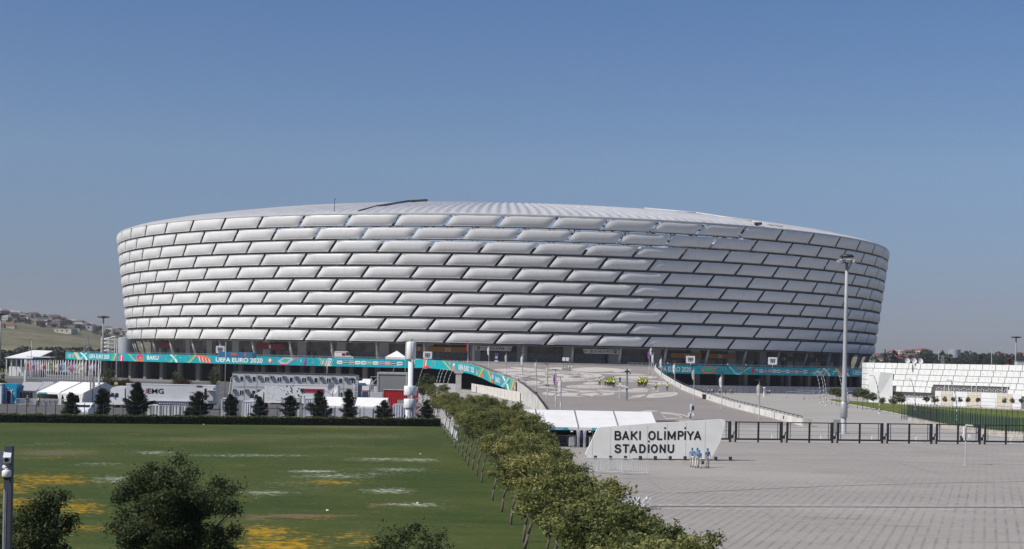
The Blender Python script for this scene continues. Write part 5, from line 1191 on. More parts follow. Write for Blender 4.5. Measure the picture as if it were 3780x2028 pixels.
t, h = campole("dark camera pole with a floodlight cluster on the ramp, centre", 2313, 1479, 1362, RPp(2313,1479), ((0,.92,.9,.3,1),(-.45,.97,.5,.3,0),(.4,.97,.5,.3,0),(.55,.86,.24,.3,1),(0,.42,.3,.3,0),(-.3,.4,.3,.2,0)), M("pole_dark",(.12,.13,.14),.4), .16)
campole("thin grey pole with a white box on the ramp, left of the camera pole", 2287, 1468, 1397, RPp(2287,1468), ((0,.93,.28,.9,1),(.05,.68,.5,.5,0)), rad=.1)
campole("telecom pole with white antenna boxes behind the name sign", 2549, 1556, 1500, None, ((0,.95,.3,1.0,0),(.3,.88,.4,.7,1),(-.3,.45,.3,.55,0),(.35,.45,.3,.55,0)), rad=.13)
campole("grey pole with two lamp boxes near the top of the ramp", 2103, 1375, 1320, RPp(2103,1375), ((-.3,.4,.3,.5,0),(.3,.4,.3,.5,0),(0,.8,.4,.4,1)), M("pole_dark",(.12,.13,.14),.4), .11)
# foreground camera post at the left edge
q = Vector((X(29,35,5),35,0)); cp = thing("camera_post", "dark square camera post with two white cameras at the left edge", "camera post", q)
hp_ = 9-(1647-1291)/FPX*35; sqm = M("post_slate",(.055,.062,.085),.45,.08,2)
MB().box(-.085,.085,-.085,.085,0,hp_).build("post", sqm, cp); MB().box(-.088,-.05,-.10,-.085,0,hp_-1.0).box(-.03,-.018,-.098,-.085,0,hp_-1.05).build("cable_duct", galv, cp)
MB().box(-.9,-.1,-.02,.12,hp_-.62,hp_-.13).build("sign_box", M("box_slate",(.10,.115,.16),.45,.06), cp)
o = MB().add([(-.10,-.32,-.08),(.07,-.32,-.08),(.07,.05,-.06),(-.10,.05,-.06),(-.10,-.32,.06),(.07,-.32,.06),(.07,.05,.08),(-.10,.05,.08)],[(3,2,1,0),(4,5,6,7),(0,1,5,4),(1,2,6,5),(2,3,7,6),(3,0,4,7)]).build("bullet_camera", frw, cp); o.location = (.0,-.06,hp_-.22); o.rotation_euler = (R_(14),0,R_(15))
l_ = MB().lathe([(0,0),(.05,0),(.05,.01)],(0,0,0),12).build("lens", black, o); l_.location = (-.015,-.325,0); l_.rotation_euler = (R_(90),0,0)
m = MB().lathe([(.09,-.08),(.105,-.06),(.105,.05),(.07,.08),(0,.085)],(.015,-.2,hp_-.62),20).path([(.015,-.2,hp_-.55),(.015,-.2,hp_-.5),(-.06,-.2,hp_-.47),(-.09,-.08,hp_-.47)],.04,8); o = m.build("dome_camera", frw, cp)
MB().ball((.015,-.2,hp_-.70),.085,14).build("dome_glass", M("dome_black",(.01,.01,.012),.08,.1,2,0,0,.9), o)
# ticket tents behind the name sign
tD, wD = marquee("ticket_tent", "row of white ticket marquees with dark open fronts behind the name sign", 1880, 2478, 157, 11, 2.1, 3.7, 4, M("tent_white",(.74,.73,.71),.55,.03,.8), R_(2.5))
tD.location.x = X(1836,157,2)
MB().box(.1,wD-.1,4.5,4.6,.02,2.0).build("interior_shade_sheet", M("tent_dark2",(.03,.032,.045),.9), tD)  # dark sheet across the tents paints their shaded interior
for px, w_, hh in ((2068,62,9),(2205,30,9)):
    a = X(px,157,2)-tD.location.x-.1
    o = MB().box(a-w_/2/FPX*157,a+w_/2/FPX*157,-.12,-.06,1.8,2.08).build("eave_sign", teal, tD)
    m = MB(); flat_text(m,"ACCREDITATION",a-w_/3/FPX*157,a+w_/3/FPX*157,1.96,2.04,-.13,0,.02); flat_text(m,"ENTRANCE",a-w_/5/FPX*157,a+w_/5/FPX*157,1.84,1.92,-.13,0,.02); m.build("lettering", PC[WH], o)
for px in (2026,2115,2182): a = X(px,157,2)-tD.location.x-.1; MB().box(a-.13,a+.13,-.1,-.05,1.62,1.86).build("hanging_sign", PC[WH], tD); MB().box(a-.13,a+.13,-.105,-.055,1.78,1.86).build("hanging_sign", PC[NV], tD)
for px, w_ in ((2139,.5),(2162,.45),(1994,.5)): curtain(tD, X(px,157,1)-tD.location.x-.1, -.05, 1.85, w_)
MB().box(X(2150,157,1)-tD.location.x-.2,X(2150,157,1)-tD.location.x,-.1,-.05,1.0,1.6).build("post_sign", PC[NV], tD)
# bins
for i, (px, py, lab) in enumerate(((2599,1474,"dark green wheeled bin against the ramp's right wall"),(2424,1362,"dark green bin at the top of the ramp, right side"),(1980,1453,"small dark box beside the left ramp wall"),(2020,1427,"dark flat box on the ramp between the first lamp posts"),(3552,1641,"green wheeled bin behind the fifth gate"))):
    q = RPp(px,py) if i < 4 else Vector((X(px,187,0),187,0)); s = q.y/FPX; t = thing("waste_bin", lab, "bin", q); w_, h_ = ((13,18),(8,13),(7,6),(14,6),(12,22))[i]
    MB().hexa([(-w_*.42*s,-.3,.0),(w_*.42*s,-.3,0),(w_*.42*s,.3,0),(-w_*.42*s,.3,0),(-w_*.5*s,-.35,h_*s*.9),(w_*.5*s,-.35,h_*s*.9),(w_*.5*s,.35,h_*s*.9),(-w_*.5*s,.35,h_*s*.9)]).build("body", M("bin_green",(.015,.035,.03),.5), t); MB().box(-w_*.54*s,w_*.54*s,-.4,.38,h_*s*.9,h_*s).build("lid", black, t)
# lamp posts with feather flags along the ramp
def feather(par, h, col, s=1, drop=.35):
    m = MB(); zt = h*.93; L_ = h*.42; n = 7; vs = []
    for i in range(n+1): t_ = i/n; w_ = .42*math.sin(math.pi*min(1,t_*1.15)**.8)**.7 if i < n else .05; z = zt-L_*t_; vs += [(-.12*s,.02*math.sin(i*2),z),(-.12*s-w_*s,.06*math.sin(i*1.7),z-.12)]
    m.add(vs,[(2*i,2*i+1,2*i+3,2*i+2) for i in range(n)],0,True); return m.build("flag", col, par)
fcols = {"white":PC[WH],"red":PC[RD],"purple":M("flag_purple",(.25,.08,.28),.6),"cream":M("flag_cream",(.66,.62,.48),.6),"green":M("flag_green",(.45,.55,.48),.6),"pink":PC[PK]}
lpm = M("lamp_post_grey",(.33,.34,.35),.4,.06,3,.3)
def lamppost(px, py, top, col, lab, s=1, on=True):
    q = RPp(px,py) if on else G(px,py); h = 9-(top-(PY0+(px-PX0)*.0209))/FPX*q.y-q.z; t = thing("lamp_post", lab, "lamp post", q, 0, "lamp posts with feather flags")
    MB().lathe([(.3,0),(.3,.06),(.1,.1),(.085,h*.5),(.06,h*.88)],(0,0,0),8).path([(0,0,h*.88),(-.12,0,h*.96),(-.2,0,h)],.06,6).build("pole", lpm, t); MB().box(-.75,.35,-.2,.2,h-.02,h+.1).build("lamp_head", darkm, t); feather(t, h, fcols[col], s); return t
LP_ = [(1727,1352,1261,"red","lamp post with a red flag beyond the left ramp wall",1),(1804,1369,1272,"white","lamp post with a white flag before the 1.2.3.4.5.6.W6 sign",1),(1869,1392,1300,"green","lamp post with a pale green flag over the ramp's left edge",1),(1928,1413,1303,"white","lamp post with a white flag in line with the pale column",1),(1979,1438,1327,"cream","lamp post with a cream flag, fourth from the ramp wall's foot",1),(2020,1467,1345,"cream","lamp post with a narrow cream flag beside the dark flat box",1),(2051,1500,1366,"purple","lamp post with a purple and white flag on the ramp",1),(2069,1524,1393,"white","nearest lamp post on the ramp's left side, rising from behind the ticket tents",1),
 (2396,1380,1287,"purple","left of three lamp posts crowded at the top right of the ramp",1),(2404,1366,1275,"white","tallest lamp post at the top right of the ramp",1),(2411,1398,1299,"white","right of three lamp posts crowded at the top right of the ramp",1),(2441,1421,1314,"white","lamp post where the right ramp wall begins to curve",1),(2490,1446,1333,"white","lamp post before the large 2020 lettering of the shaded banner",1),(2561,1474,1352,"green","lamp post with a pale green flag by the right ramp wall",1),(2663,1508,1377,"white","lamp post with a white and pink flag behind the name sign's top",1),(2802,1547,1404,"cream","nearest lamp post along the right ramp wall, pink flag",1)]
for a in LP_: lamppost(*a)
# board on legs at the top of the ramp
q = RPp(2087,1366); t = thing("info_board", "white double info board on two legs at the top of the ramp", "sign", q); s = q.y/FPX
MB().box(-12*s,-1*s,-.05,.05,33*s,46*s).box(1*s,12*s,-.05,.05,33*s,46*s).build("board", frw, t); MB().box(-8*s,-7*s,0,.1,0,34*s).box(5*s,6*s,0,.1,0,34*s).build("legs", darkm, t); MB().box(-13*s,13*s,-.4,.4,0,.5).build("base", acm, t)
q = RPp(1832,1343); t = thing("info_totem", "tall printed totem before the glazing under the 1.2.3.4.5.6.W6 sign", "sign", (X(1832,470,8),470,7.9)); MB().box(-.55,.55,0,.3,0,.9).build("base", frw, t); MB().box(-.5,.5,0,.28,.9,3.2).build("printed_panel", M("totem_print",(.14,.04,.16),.5,.3,3), t); MB().box(-.35,.35,-.02,0,1.5,2.2).build("badge", PC[SK], t)
# tall curved street lamps
def curved(px, py, top, lab, s=-1, grpn="curved street lamps"):
    q = G(px,py); h = 9-(top-(PY0+(px-PX0)*.0209))/FPX*q.y; t = thing("street_lamp", lab, "street lamp", q, 0, grpn); pts = [(0,0,0)]
    for i in range(1,9): u = i/8; pts.append((s*-1*(.75*h*.12)*(0) + s*h*.17*(u**2.4),0,h*(1-(1-u)**1.12)))
    MB().path(pts,[.11,.105,.10,.095,.09,.085,.08,.07,.06],6).build("pole", lpm, t); MB().box(pts[-1][0]+(s*.9 if s<0 else 0),pts[-1][0]+(0 if s<0 else s*.9),-.15,.15,h-.04,h+.08).build("lamp_head", M("lamp_pale",(.5,.5,.5),.4), t); MB().lathe([(.32,0),(.3,.12),(.12,.2)],(0,0,0),10).build("foot", concl, t)
for i, a in enumerate(((3028,1487,1378),(3041,1484,1372),(3051,1497,1376),(3110,1500,1372),(3131,1512,1392),(3246,1527,1388),(3378,1512,1400),(3532,1551,1405))):
    curved(*a, "curved grey street lamp, %s from the left beside the park lawn" % ordn[i])
for i, a in enumerate(((1541,1470,1360),(1606,1480,1363),(1617,1478,1364),(1632,1474,1366),(1646,1490,1370),(1437,1470,1350))):
    curved(*a, "curved street lamp before the dark undercroft, left of the ramp", 1, "curved street lamps before the undercroft")
# tall thin poles around the left side
for i, (px, d, top, lab) in enumerate(((430,262,1247,"thin grey pole with a small yellow sign beside the lorry cab"),(832,300,1260,"thin straight pole at the left end of the cabin stack"),(1207,330,1322,"thin straight pole above the cabins' right half"),(1496,300,1262,"thin pole just left of the telecom mast"),(115,430,1255,"thin pole left of the flag poles"))):
    h = 9-(top-(PY0+(px-PX0)*.0209))/FPX*d; t = thing("thin_pole", lab, "pole", (X(px,d,h/2),d,0)); MB().tube((0,0,0),(0,0,h),.09,.06,6).build("pole", lpm, t); MB().box(-.5,.3,-.1,.1,h,h+.08).build("lamp_head", darkm, t)
    if i == 0: MB().box(-.3,.3,-.1,-.05,3.3,3.7).build("sign_plate", M("plate_yellow",(.5,.5,.1),.5), t)
# flag poles
fpx = [96,103,109,115,120,126,132,138,143,149,157,165,172,180,188,197,205,214,223,232,242,252,262,273,284,294,305,317,329,341,353,364]
fc = [(.4,.42,.3),(.3,.35,.2),(.45,.02,.05),(.45,.02,.05),(.2,.35,.5),(.15,.25,.45),(.35,.05,.2),(.3,.1,.4),(.5,.3,.1),(.35,.3,.05),(.7,.7,.7),(.3,.05,.3),(.5,.02,.08),(.6,.6,.6),(.2,.3,.1),(.12,.35,.08),(.5,.2,.03),(.7,.7,.7),(.15,.15,.3),(.2,.15,.3),(.4,.6,.7),(.7,.7,.7),(.5,.3,.4),(.5,.15,.4),(.5,.55,.35),(.7,.7,.7),(.7,.7,.68),(.5,.45,.2),(.35,.05,.35),(.7,.7,.7),(.3,.3,.5),(.4,.35,.5)]
fpm = MB().tube((0,0,0),(0,0,7.0),.10,.075,6).ball((0,0,7.05),.11,6).mesh("pole", white)
for i, px in enumerate(fpx):
    d = 330+90*(1-i/31)**1.5; h = 9-(1332-(PY0+(px-PX0)*.0209))/FPX*d; t = thing("flag_pole", "white flag pole with a hanging coloured flag in the curved row at left", "flag pole", (X(px,d,3),d,0), 0, "flag poles in a curved row"); o = bpy.data.objects.new("pole", fpm); COL.objects.link(o); o.parent = t; o.scale = (1,1,h/7)
    r = random.Random(i); m = MB(); w_ = r.uniform(.35,1.0)*(1 if i > 10 else .8); L_ = 1.7+r.random()*.9; vs = []
    for q in range(6): z = h-.15-L_*q/5; vs += [(.05,0,z),(.05-w_*(.4+.6*math.sin(q*.55)) ,.1*math.sin(q*2+i),z-.25)]
    m.add(vs,[(2*q,2*q+1,2*q+3,2*q+2) for q in range(5)],0,True); m.build("flag", M("flag_%d"%i, tuple(.25+(c-.25)*.7 for c in fc[i]), .7, .35, 1.6), t)
    kk = [c_ for c_ in [t]]
tw = thing("white_pylon_sign", "slim white block standing at the left end of the flag poles", "pylon", (X(93,423,3),423,0)); MB().box(-.35,.35,0,.6,0,6.3).build("shaft", white, tw); MB().box(-.45,.45,-.1,.7,0,.3).build("base", concl, tw)
# temporary fence sheets left of the ramp
ht = thing("site_fence", "pale panelled temporary fence before the dark space under the ramp", "fence", (0,0,0)); fa = G(1740,1447); fb = G(1920,1489); nn = 15; psh = M("fence_sheet",(.62,.58,.53),.7,.08,1)
for i in range(nn):
    a = fa.lerp(fb,i/nn); b = fa.lerp(fb,(i+.96)/nn); MB().hexa([(a.x,a.y,.12),(b.x,b.y,.12),(b.x,b.y+.06,.12),(a.x,a.y+.06,.12),(a.x,a.y,2.35),(b.x,b.y,2.35),(b.x,b.y+.06,2.35),(a.x,a.y+.06,2.35)]).build("panel", psh, ht)
m = MB(); m.tube((fa.x,fa.y,.1),(fb.x,fb.y,.1),.05); m.tube((fa.x+.2,fa.y-.1,.3),(fa.x+3,fa.y-2,2.1),.04)
for i in range(0,nn,2): a = fa.lerp(fb,(i+.5)/nn); m.box(a.x-.5,a.x+.1,a.y-1.2,a.y-.8,0,.14)
m.build("feet", galv, ht)
fa = G(1700,1440); pr_ = thing("concrete_pier", "thick concrete pier under the banner left of the ramp", "pier", (X(1692,400,2),400,0)); MB().box(-.75,.75,0,1.5,0,6).build("shaft", conc, pr_); MB().box(-1.2,1.2,-.2,1.7,5.2,6).build("cap", conc, pr_)
MB_ = MB(); a = Vector((X(1590,412),412,0)); b = Vector((X(1690,405),405,0))
MB_.hexa([(a.x,a.y,0),(b.x,b.y,0),(b.x,b.y+.1,0),(a.x,a.y+.1,0),(a.x,a.y,2.3),(b.x,b.y,2.3),(b.x,b.y+.1,2.3),(a.x,a.y+.1,2.3)]); tag(MB_.build("hoarding", M("hoarding_grey", (.33,.33,.36), .6, .1)), "grey hoarding under the banner behind the curved lamps", "hoarding")
# round column and railing on the right forecourt
q = G(2821,1466); t = thing("advert_column", "white round advertising column on the forecourt right of the ramp", "column", q); s = q.y/FPX; MB().lathe([(.34,0),(.34,2.5),(.38,2.5),(.38,2.75),(0,2.8)],(0,0,0),16).build("shaft", white, t)
def railing(pts, h, lab, grp_=None, name="railing", step=5):
    t = thing(name, lab, "railing", (0,0,0)); m = MB(); u = MB()
    for a, b in zip(pts, pts[1:]):
        n = max(1,int((b-a).length/step))
        for i in range(n+1): p_ = a.lerp(b,i/n); u.tube((p_.x,p_.y,0),(p_.x,p_.y,h),.05,.05,4); u.box(p_.x-.3,p_.x+.3,p_.y-.3,p_.y+.3,0,.12)
        for z in (h,h*.62): m.tube((a.x,a.y,z),(b.x,b.y,z),.045,.045,4)
    m.build("rails", galv, t); u.build("posts", galv, t); return t
railing([G(2904,1471),G(2968,1474),G(3020,1470)],1.9,"grey pipe railing on blocks, right forecourt near the undercroft"); railing([G(2948,1461),G(3060,1466)],1.7,"farther grey pipe railing on the right forecourt")
railing([G(3060,1470),G(3300,1483),G(3460,1497),G(3620,1504),G(3790,1512)],2.2,"long thin pipe railing between the park lawn and the white hall",step=4)
# curved glass screen fence on a concrete kerb, right
gf = thing("glass_fence", "curved fence of dark posts and tinted panes on a low wall, right", "fence", (0,0,0)); gk = [G(3352,1556),G(3470,1580),G(3590,1598),G(3700,1612),G(3790,1622)]
m = MB()
for a, b in zip(gk, gk[1:]): m.hexa([(a.x,a.y,0),(b.x,b.y,0),(b.x,b.y+.5,0),(a.x,a.y+.5,0),(a.x,a.y,.75),(b.x,b.y,.75),(b.x,b.y+.5,.75),(a.x,a.y+.5,.75)])
m.build("low_wall", M("kerb_wall",(.42,.39,.34),.8,.15,1), gf)
tg = bpy.data.materials.new("tinted_glass"); tg.use_nodes = True; n = tg.node_tree.nodes; l = tg.node_tree.links; p = n["Principled BSDF"]; p.inputs["Base Color"].default_value = (.03,.07,.085,1); p.inputs["Roughness"].default_value = .15; tb_ = n.new("ShaderNodeBsdfTransparent"); tb_.inputs[0].default_value = (.72,.82,.82,1); ms = n.new("ShaderNodeMixShader"); ms.inputs[0].default_value = .2; l.new(tb_.outputs[0], ms.inputs[1]); l.new(p.outputs[0], ms.inputs[2]); l.new(ms.outputs[0], n["Material Output"].inputs[0])
def along(pts, step):
    out = []; 
    for a, b in zip(pts, pts[1:]):
        k = max(1, round((b-a).length/step)); out += [a.lerp(b, i/k) for i in range(k)]
    return out+[pts[-1]]
pts = along(gk, .95)
for i, q in enumerate(pts): MB().box(q.x-.04,q.x+.04,q.y+.18,q.y+.26,.6,2.85).build("post", gd, gf)
m = MB()
for a, b in zip(pts, pts[1:]): m.quad((a.x+.05,a.y+.22,.85),(b.x-.05,b.y+.22,.85),(b.x-.05,b.y+.22,2.75),(a.x+.05,a.y+.22,2.75))
m.build("panes", tg, gf)
far_ = [q+Vector((.8,7.5,0)) for q in (G(3352,1556),G(3600,1584),G(3800,1600))]
g2 = thing("glass_fence", "farther line of the tinted glass fence across the park lawn", "fence", (0,0,0)); m = MB()
fp_ = along(far_, 1.3)
for q in fp_: MB().box(q.x-.035,q.x+.035,q.y-.03,q.y+.04,0,3.1).build("post", gd, g2)
for a, b in zip(fp_, fp_[1:]): m.quad((a.x+.05,a.y,.3),(b.x-.05,b.y,.3),(b.x-.05,b.y,1.9),(a.x+.05,a.y,1.9))
m.build("panes", tg, g2)
# white hall with perforated cladding
hall = thing("white_hall", "long white hall clad in rows of slanted white panels dotted with small holes, at right", "building", (0,0,0))
HA = Vector((X(3197,396),396,0)); HB = Vector((X(3900,347),347,0)); hv = (HB-HA); HL = hv.length; hv.normalize(); hn = Vector((hv.y,-hv.x,0))
if hn.y > 0: hn = -hn
def HP(s, z, o=0.0): q = HA+hv*s+hn*o; return Vector((q.x,q.y,z))
def s_at(px):
    a = (px-PX0)/FPX*c_; return (a*HA.y-HA.x)/(hv.x-a*hv.y)
hm_ = M("hall_backing", (.10,.10,.10), .7, .1); m = MB(); m.hexa([HP(0,3.0,-.1),HP(HL,3.0,-.1),HP(HL,3.0,-25),HP(0,3.0,-25),HP(0,10.2,-.1),HP(HL,10.2,-.1),HP(HL,10.2,-25),HP(0,10.2,-25)]); m.build("upper_block", hm_, hall)
cm_, n, l, p = nodes("dotted_cladding"); tc = n.new("ShaderNodeTexCoord").outputs["Object"]; vo = n.new("ShaderNodeTexVoronoi"); vo.inputs["Scale"].default_value = 1.9; l.new(tc, vo.inputs["Vector"])
sz = n.new("ShaderNodeMath"); sz.operation = 'MULTIPLY'; cs = n.new("ShaderNodeSeparateColor"); l.new(vo.outputs["Color"], cs.inputs[0]); l.new(cs.outputs[0], sz.inputs[0]); sz.inputs[1].default_value = .22
f = mth(n,l,'LESS_THAN',vo.outputs["Distance"],sz.outputs[0]); l.new(mixc(n,l,f,(.74,.74,.725),(.10,.10,.11)), p.inputs["Base Color"]); p.inputs["Roughness"].default_value = .5
PWm = 1.93; zr = [10.35-1.48*i for i in range(6)]; s_n0, s_n1 = s_at(3438), s_at(3730); s_f1 = s_at(3300)
cnt = 0; mrest = MB()
for rI in range(5):
    z1 = zr[rI]-.05; z0 = zr[rI+1]+.05; kx = 0; s = -1.0-.55*rI
    while s < HL:
        a = s; b = s+PWm-(.05 if kx%2 == 0 else .16); s += PWm; kx += 1; zz = z0
        if b < 0.2: continue
        a = max(a, 0.0); mid = (a+b)/2
        if rI == 3 and s_n0 < mid < s_n1: zz = z0+.62
        if rI == 4 and s_n0-.2 < mid < s_n1+.2: continue
        if rI == 4 and s_f1-6.5 < mid < s_f1: continue
        if rI == 3 and s_f1-6.5 < mid < s_f1: continue
        if rI == 2 and s_f1-6.5 < mid < s_f1: continue
        sh = .16
        q = [HP(a,zz,.12),HP(b,zz,.12),HP(b,zz,.0),HP(a,zz,.0),HP(a+sh,z1,.12),HP(b+sh,z1,.12),HP(b+sh,z1,0),HP(a+sh,z1,0)]
        if cnt < 100 and mid > 4: MB().hexa(q).build("cladding_panel", cm_, hall); cnt += 1
        else: mrest.hexa(q)
tag(mrest.build("cladding_panels", cm_, hall), kind="stuff")
# return wall turning back at the left corner
m = MB()
for rI in range(5):
    for k_ in range(3):
        a = .05+k_*1.5; m.hexa([Vector((HA.x-a*.05-.02,HA.y+a,zr[rI+1]+.05)),Vector((HA.x-a*.05-.02,HA.y+a+1.4,zr[rI+1]+.05)),Vector((HA.x+.2,HA.y+a+1.4,zr[rI+1]+.05)),Vector((HA.x+.2,HA.y+a,zr[rI+1]+.05)),Vector((HA.x-a*.05-.02,HA.y+a,zr[rI]-.05)),Vector((HA.x-a*.05-.02,HA.y+a+1.4,zr[rI]-.05)),Vector((HA.x+.2,HA.y+a+1.4,zr[rI]-.05)),Vector((HA.x+.2,HA.y+a,zr[rI]-.05))])
m.build("return_cladding", cm_, hall)
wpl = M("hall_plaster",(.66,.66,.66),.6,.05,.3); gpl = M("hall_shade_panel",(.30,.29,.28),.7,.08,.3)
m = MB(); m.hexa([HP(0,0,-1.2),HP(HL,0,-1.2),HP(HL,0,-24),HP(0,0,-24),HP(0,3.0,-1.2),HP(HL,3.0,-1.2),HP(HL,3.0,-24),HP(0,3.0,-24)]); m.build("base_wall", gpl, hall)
MB().hexa([HP(s_f1,0,.05),HP(s_n0+1.2,0,.05),HP(s_n0+1.2,0,-1),HP(s_f1,0,-1),HP(s_f1,1.55,.05),HP(s_n0+1.2,1.55,.05),HP(s_n0+1.2,1.55,-1),HP(s_f1,1.55,-1)]).build("screen_wall", wpl, hall)
MB().hexa([HP(s_n0+1.6,0,.2),HP(s_n1+3.5,0,.2),HP(s_n1+3.5,0,-1),HP(s_n0+1.6,0,-1),HP(s_n0+1.6,3.55,.2),HP(s_n1+3.5,3.55,.2),HP(s_n1+3.5,3.55,-1),HP(s_n0+1.6,3.55,-1)]).build("screen_wall", wpl, hall)
dm = M("door_cream",(.56,.49,.38),.6,.05)
for pa, pb in ((3479,3521),(3576,3625),(3687,3741)):
    a, b = s_at(pa), s_at(pb); o = MB().hexa([HP(a,.25,.28),HP(b,.25,.28),HP(b,.25,.1),HP(a,.25,.1),HP(a,3.5,.28),HP(b,3.5,.28),HP(b,3.5,.1),HP(a,3.5,.1)]).build("door", dm, hall); m = MB()
    for q in (0,.33,.68,1): m.tube(HP(a+(b-a)*q,.2,.32),HP(a+(b-a)*q,5.2 if q in (.33,.68) else 3.6,.32),.07,.07,4)
    m.tube(HP(a,2.9,.33),HP(b,2.9,.33),.06,.06,4); m.build("door_frame", frw, o)
m = MB(); r = random.Random(9)
for i in range(46):
    s = s_n0+2+(s_n1-s_n0-.5)*i/46; m.tube(HP(s,3.5,.1),HP(s+.1,3.8+.5*r.random(),.1),.05,.05,4); m.ball(HP(s+.1,4.0+.4*r.random(),.1),.13,6)
for i in range(24): s = s_f1+.5+(s_n0-s_f1)*i/24; m.ball(HP(s,1.75+.3*r.random(),.1),.15,6); m.tube(HP(s,1.5,.1),HP(s,1.8,.1),.05,.05,4)
m.build("white_ornaments", white, hall)
# slanted fin wall
fa0 = s_at(3226); fa1 = s_at(3262); fz = 8.3
m = MB(); m.hexa([HP(s_at(3233),0,2.2),HP(s_at(3255),0,2.2),HP(s_at(3298),0,.1),HP(s_at(3270),0,.1),HP(s_at(3226),8.0,2.2),HP(s_at(3272),7.9,2.2),HP(s_at(3299),7.8,.1),HP(s_at(3270),7.9,.1)]); m.build("entrance_fin", wpl, hall)
for i, (px, py) in enumerate(((3349,1334),(3374,1335),(3397,1334))):
    t = thing("roof_dish", "white satellite dish on the hall roof, %s of three" % ("left","middle","right")[i], "satellite dish", (X(px,382,10),382,10.2)); o = MB().lathe([(0,-.2),(.4,-.12),(.75,.05)],(0,0,0),18).build("reflector", paintw, t); o.location = (0,0,.75); o.rotation_euler = (R_(70),0,R_(15)); MB().tube((0,.2,0),(0,.1,.7),.05).build("mount", galv, t); MB().ball((.0,-.35,.75),.12,6).build("feed", PC[OR], t)
#==MARK_ENV
# ------------------------------------------------------------------ people
def skin_obj(verts, edges, radii, sub=2):
    me = bpy.data.meshes.new("b"); me.from_pydata(verts, edges, []); o = bpy.data.objects.new("b", me); COL.objects.link(o)
    o.modifiers.new("s", 'SKIN'); sv_ = me.skin_vertices[0].data
    for i, r in enumerate(radii): sv_[i].radius = (r,r) if not isinstance(r,tuple) else r; sv_[i].use_root = (i == 0)
    s = o.modifiers.new("u", 'SUBSURF'); s.levels = sub; s.render_levels = sub
    dg = bpy.context.evaluated_depsgraph_get(); out = bpy.data.meshes.new_from_object(o.evaluated_get(dg))
    bpy.data.objects.remove(o); bpy.data.meshes.remove(me)
    for p in out.polygons: p.use_smooth = True
    return out
skinm = M("skin", (.36,.20,.135), .55, .06); hairm = M("hair_dark", (.015,.012,.01), .5, .1)
def pose(kind):
    # z up, facing -y; returns joints
    J = dict(pelvis=(0,0,.93), belly=(0,0,1.08), chest=(0,.01,1.30), neck=(0,0,1.47), head=(0,-.02,1.60), top=(0,-.01,1.70))
    st = {"walk":(.20,-.16),"walk2":(-.16,.20),"stand":(0.03,-.03),"calm":(-.02,.03)}[kind]
    for s, f, n in ((1,st[0],"L"),(-1,st[1],"R")):
        J["hip"+n] = (s*.10,0,.90); kn = .06 if f < 0 else .02
        J["knee"+n] = (s*.105,-f*.45-kn,.50); J["ank"+n] = (s*.10,-f,.09+(.06 if f < -.1 else 0)); J["toe"+n] = (s*.115,-f-.15,.035+(.01 if f < -.1 else 0))
        sw = -f*.9 if "walk" in kind else .04
        J["sho"+n] = (s*.18,.01,1.40); J["elb"+n] = (s*.25,.02-sw*.35,1.14); J["wri"+n] = (s*.27,-.06-sw*.9,.90); J["hand"+n] = (s*.27,-.08-sw*1.0,.82)
    if kind == "calm":
        for s, n in ((1,"L"),(-1,"R")): J["wri"+n] = (s*.10,-.20,1.02); J["hand"+n] = (s*.03,-.23,1.0); J["elb"+n] = (s*.26,-.02,1.13)
    return J
RAD = dict(pelvis=(.145,.105),belly=(.125,.095),chest=(.155,.105),neck=.052,head=(.078,.095),top=(.055,.065),hip=.085,knee=.052,ank=.036,toe=.034,sho=.062,elb=.041,wri=.028,hand=.034)
CH = [("pelvis","belly"),("belly","chest"),("chest","neck"),("neck","head"),("head","top")]
for n_ in "LR": CH += [("pelvis","hip"+n_),("hip"+n_,"knee"+n_),("knee"+n_,"ank"+n_),("ank"+n_,"toe"+n_),("chest","sho"+n_),("sho"+n_,"elb"+n_),("elb"+n_,"wri"+n_),("wri"+n_,"hand"+n_)]
def rr_(k, g=0.0):
    r = RAD[k.rstrip("LR") if k not in RAD else k]
    return tuple(x+g for x in r) if isinstance(r,tuple) else r+g
def sub_mesh(J, chain, g, fingers=False, sub=2, over={}):
    names = []; 
    for a, b in chain:
        for q in (a,b):
            if q not in names: names.append(q)
    V = [J[q] for q in names]; Rr = [over.get(q, rr_(q,g)) for q in names]; E = [(names.index(a),names.index(b)) for a,b in chain]
    if fingers:
        for n in "LR":
            h = Vector(J["hand"+n]); w = Vector(J["wri"+n]); d = (h-w).normalized(); sd = d.cross(Vector((1,0,0))).normalized(); hi = names.index("hand"+n)
            for k, ln in enumerate((.062,.072,.068,.052)):
                b = h+d*.02+sd*(.026-.017*k); m1 = b+d*ln*.55; m2 = b+d*ln+Vector((-.012 if n=="L" else .012,0,0)); o = len(V); V += [tuple(b),tuple(m1),tuple(m2)]; Rr += [.010,.009,.007]; E += [(hi,o),(o,o+1),(o+1,o+2)]
            b = h-d*.015+sd*.034; o = len(V); V += [tuple(b),tuple(b+d*.045+sd*.018)]; Rr += [.012,.009]; E += [(hi,o),(o,o+1)]
    # nose
    if fingers: o = len(V); hd = J["head"]; V.append((hd[0],hd[1]-.112,hd[2]-.015)); Rr.append(.012); E.append((names.index("head"),o))
    return skin_obj(V, E, Rr, sub)
def addo(name, me, mat, par):
    me = me.copy() if me.materials else me; me.materials.clear(); me.materials.append(mat); o = bpy.data.objects.new(name, me); COL.objects.link(o); o.parent = par; return o
BASE = {}
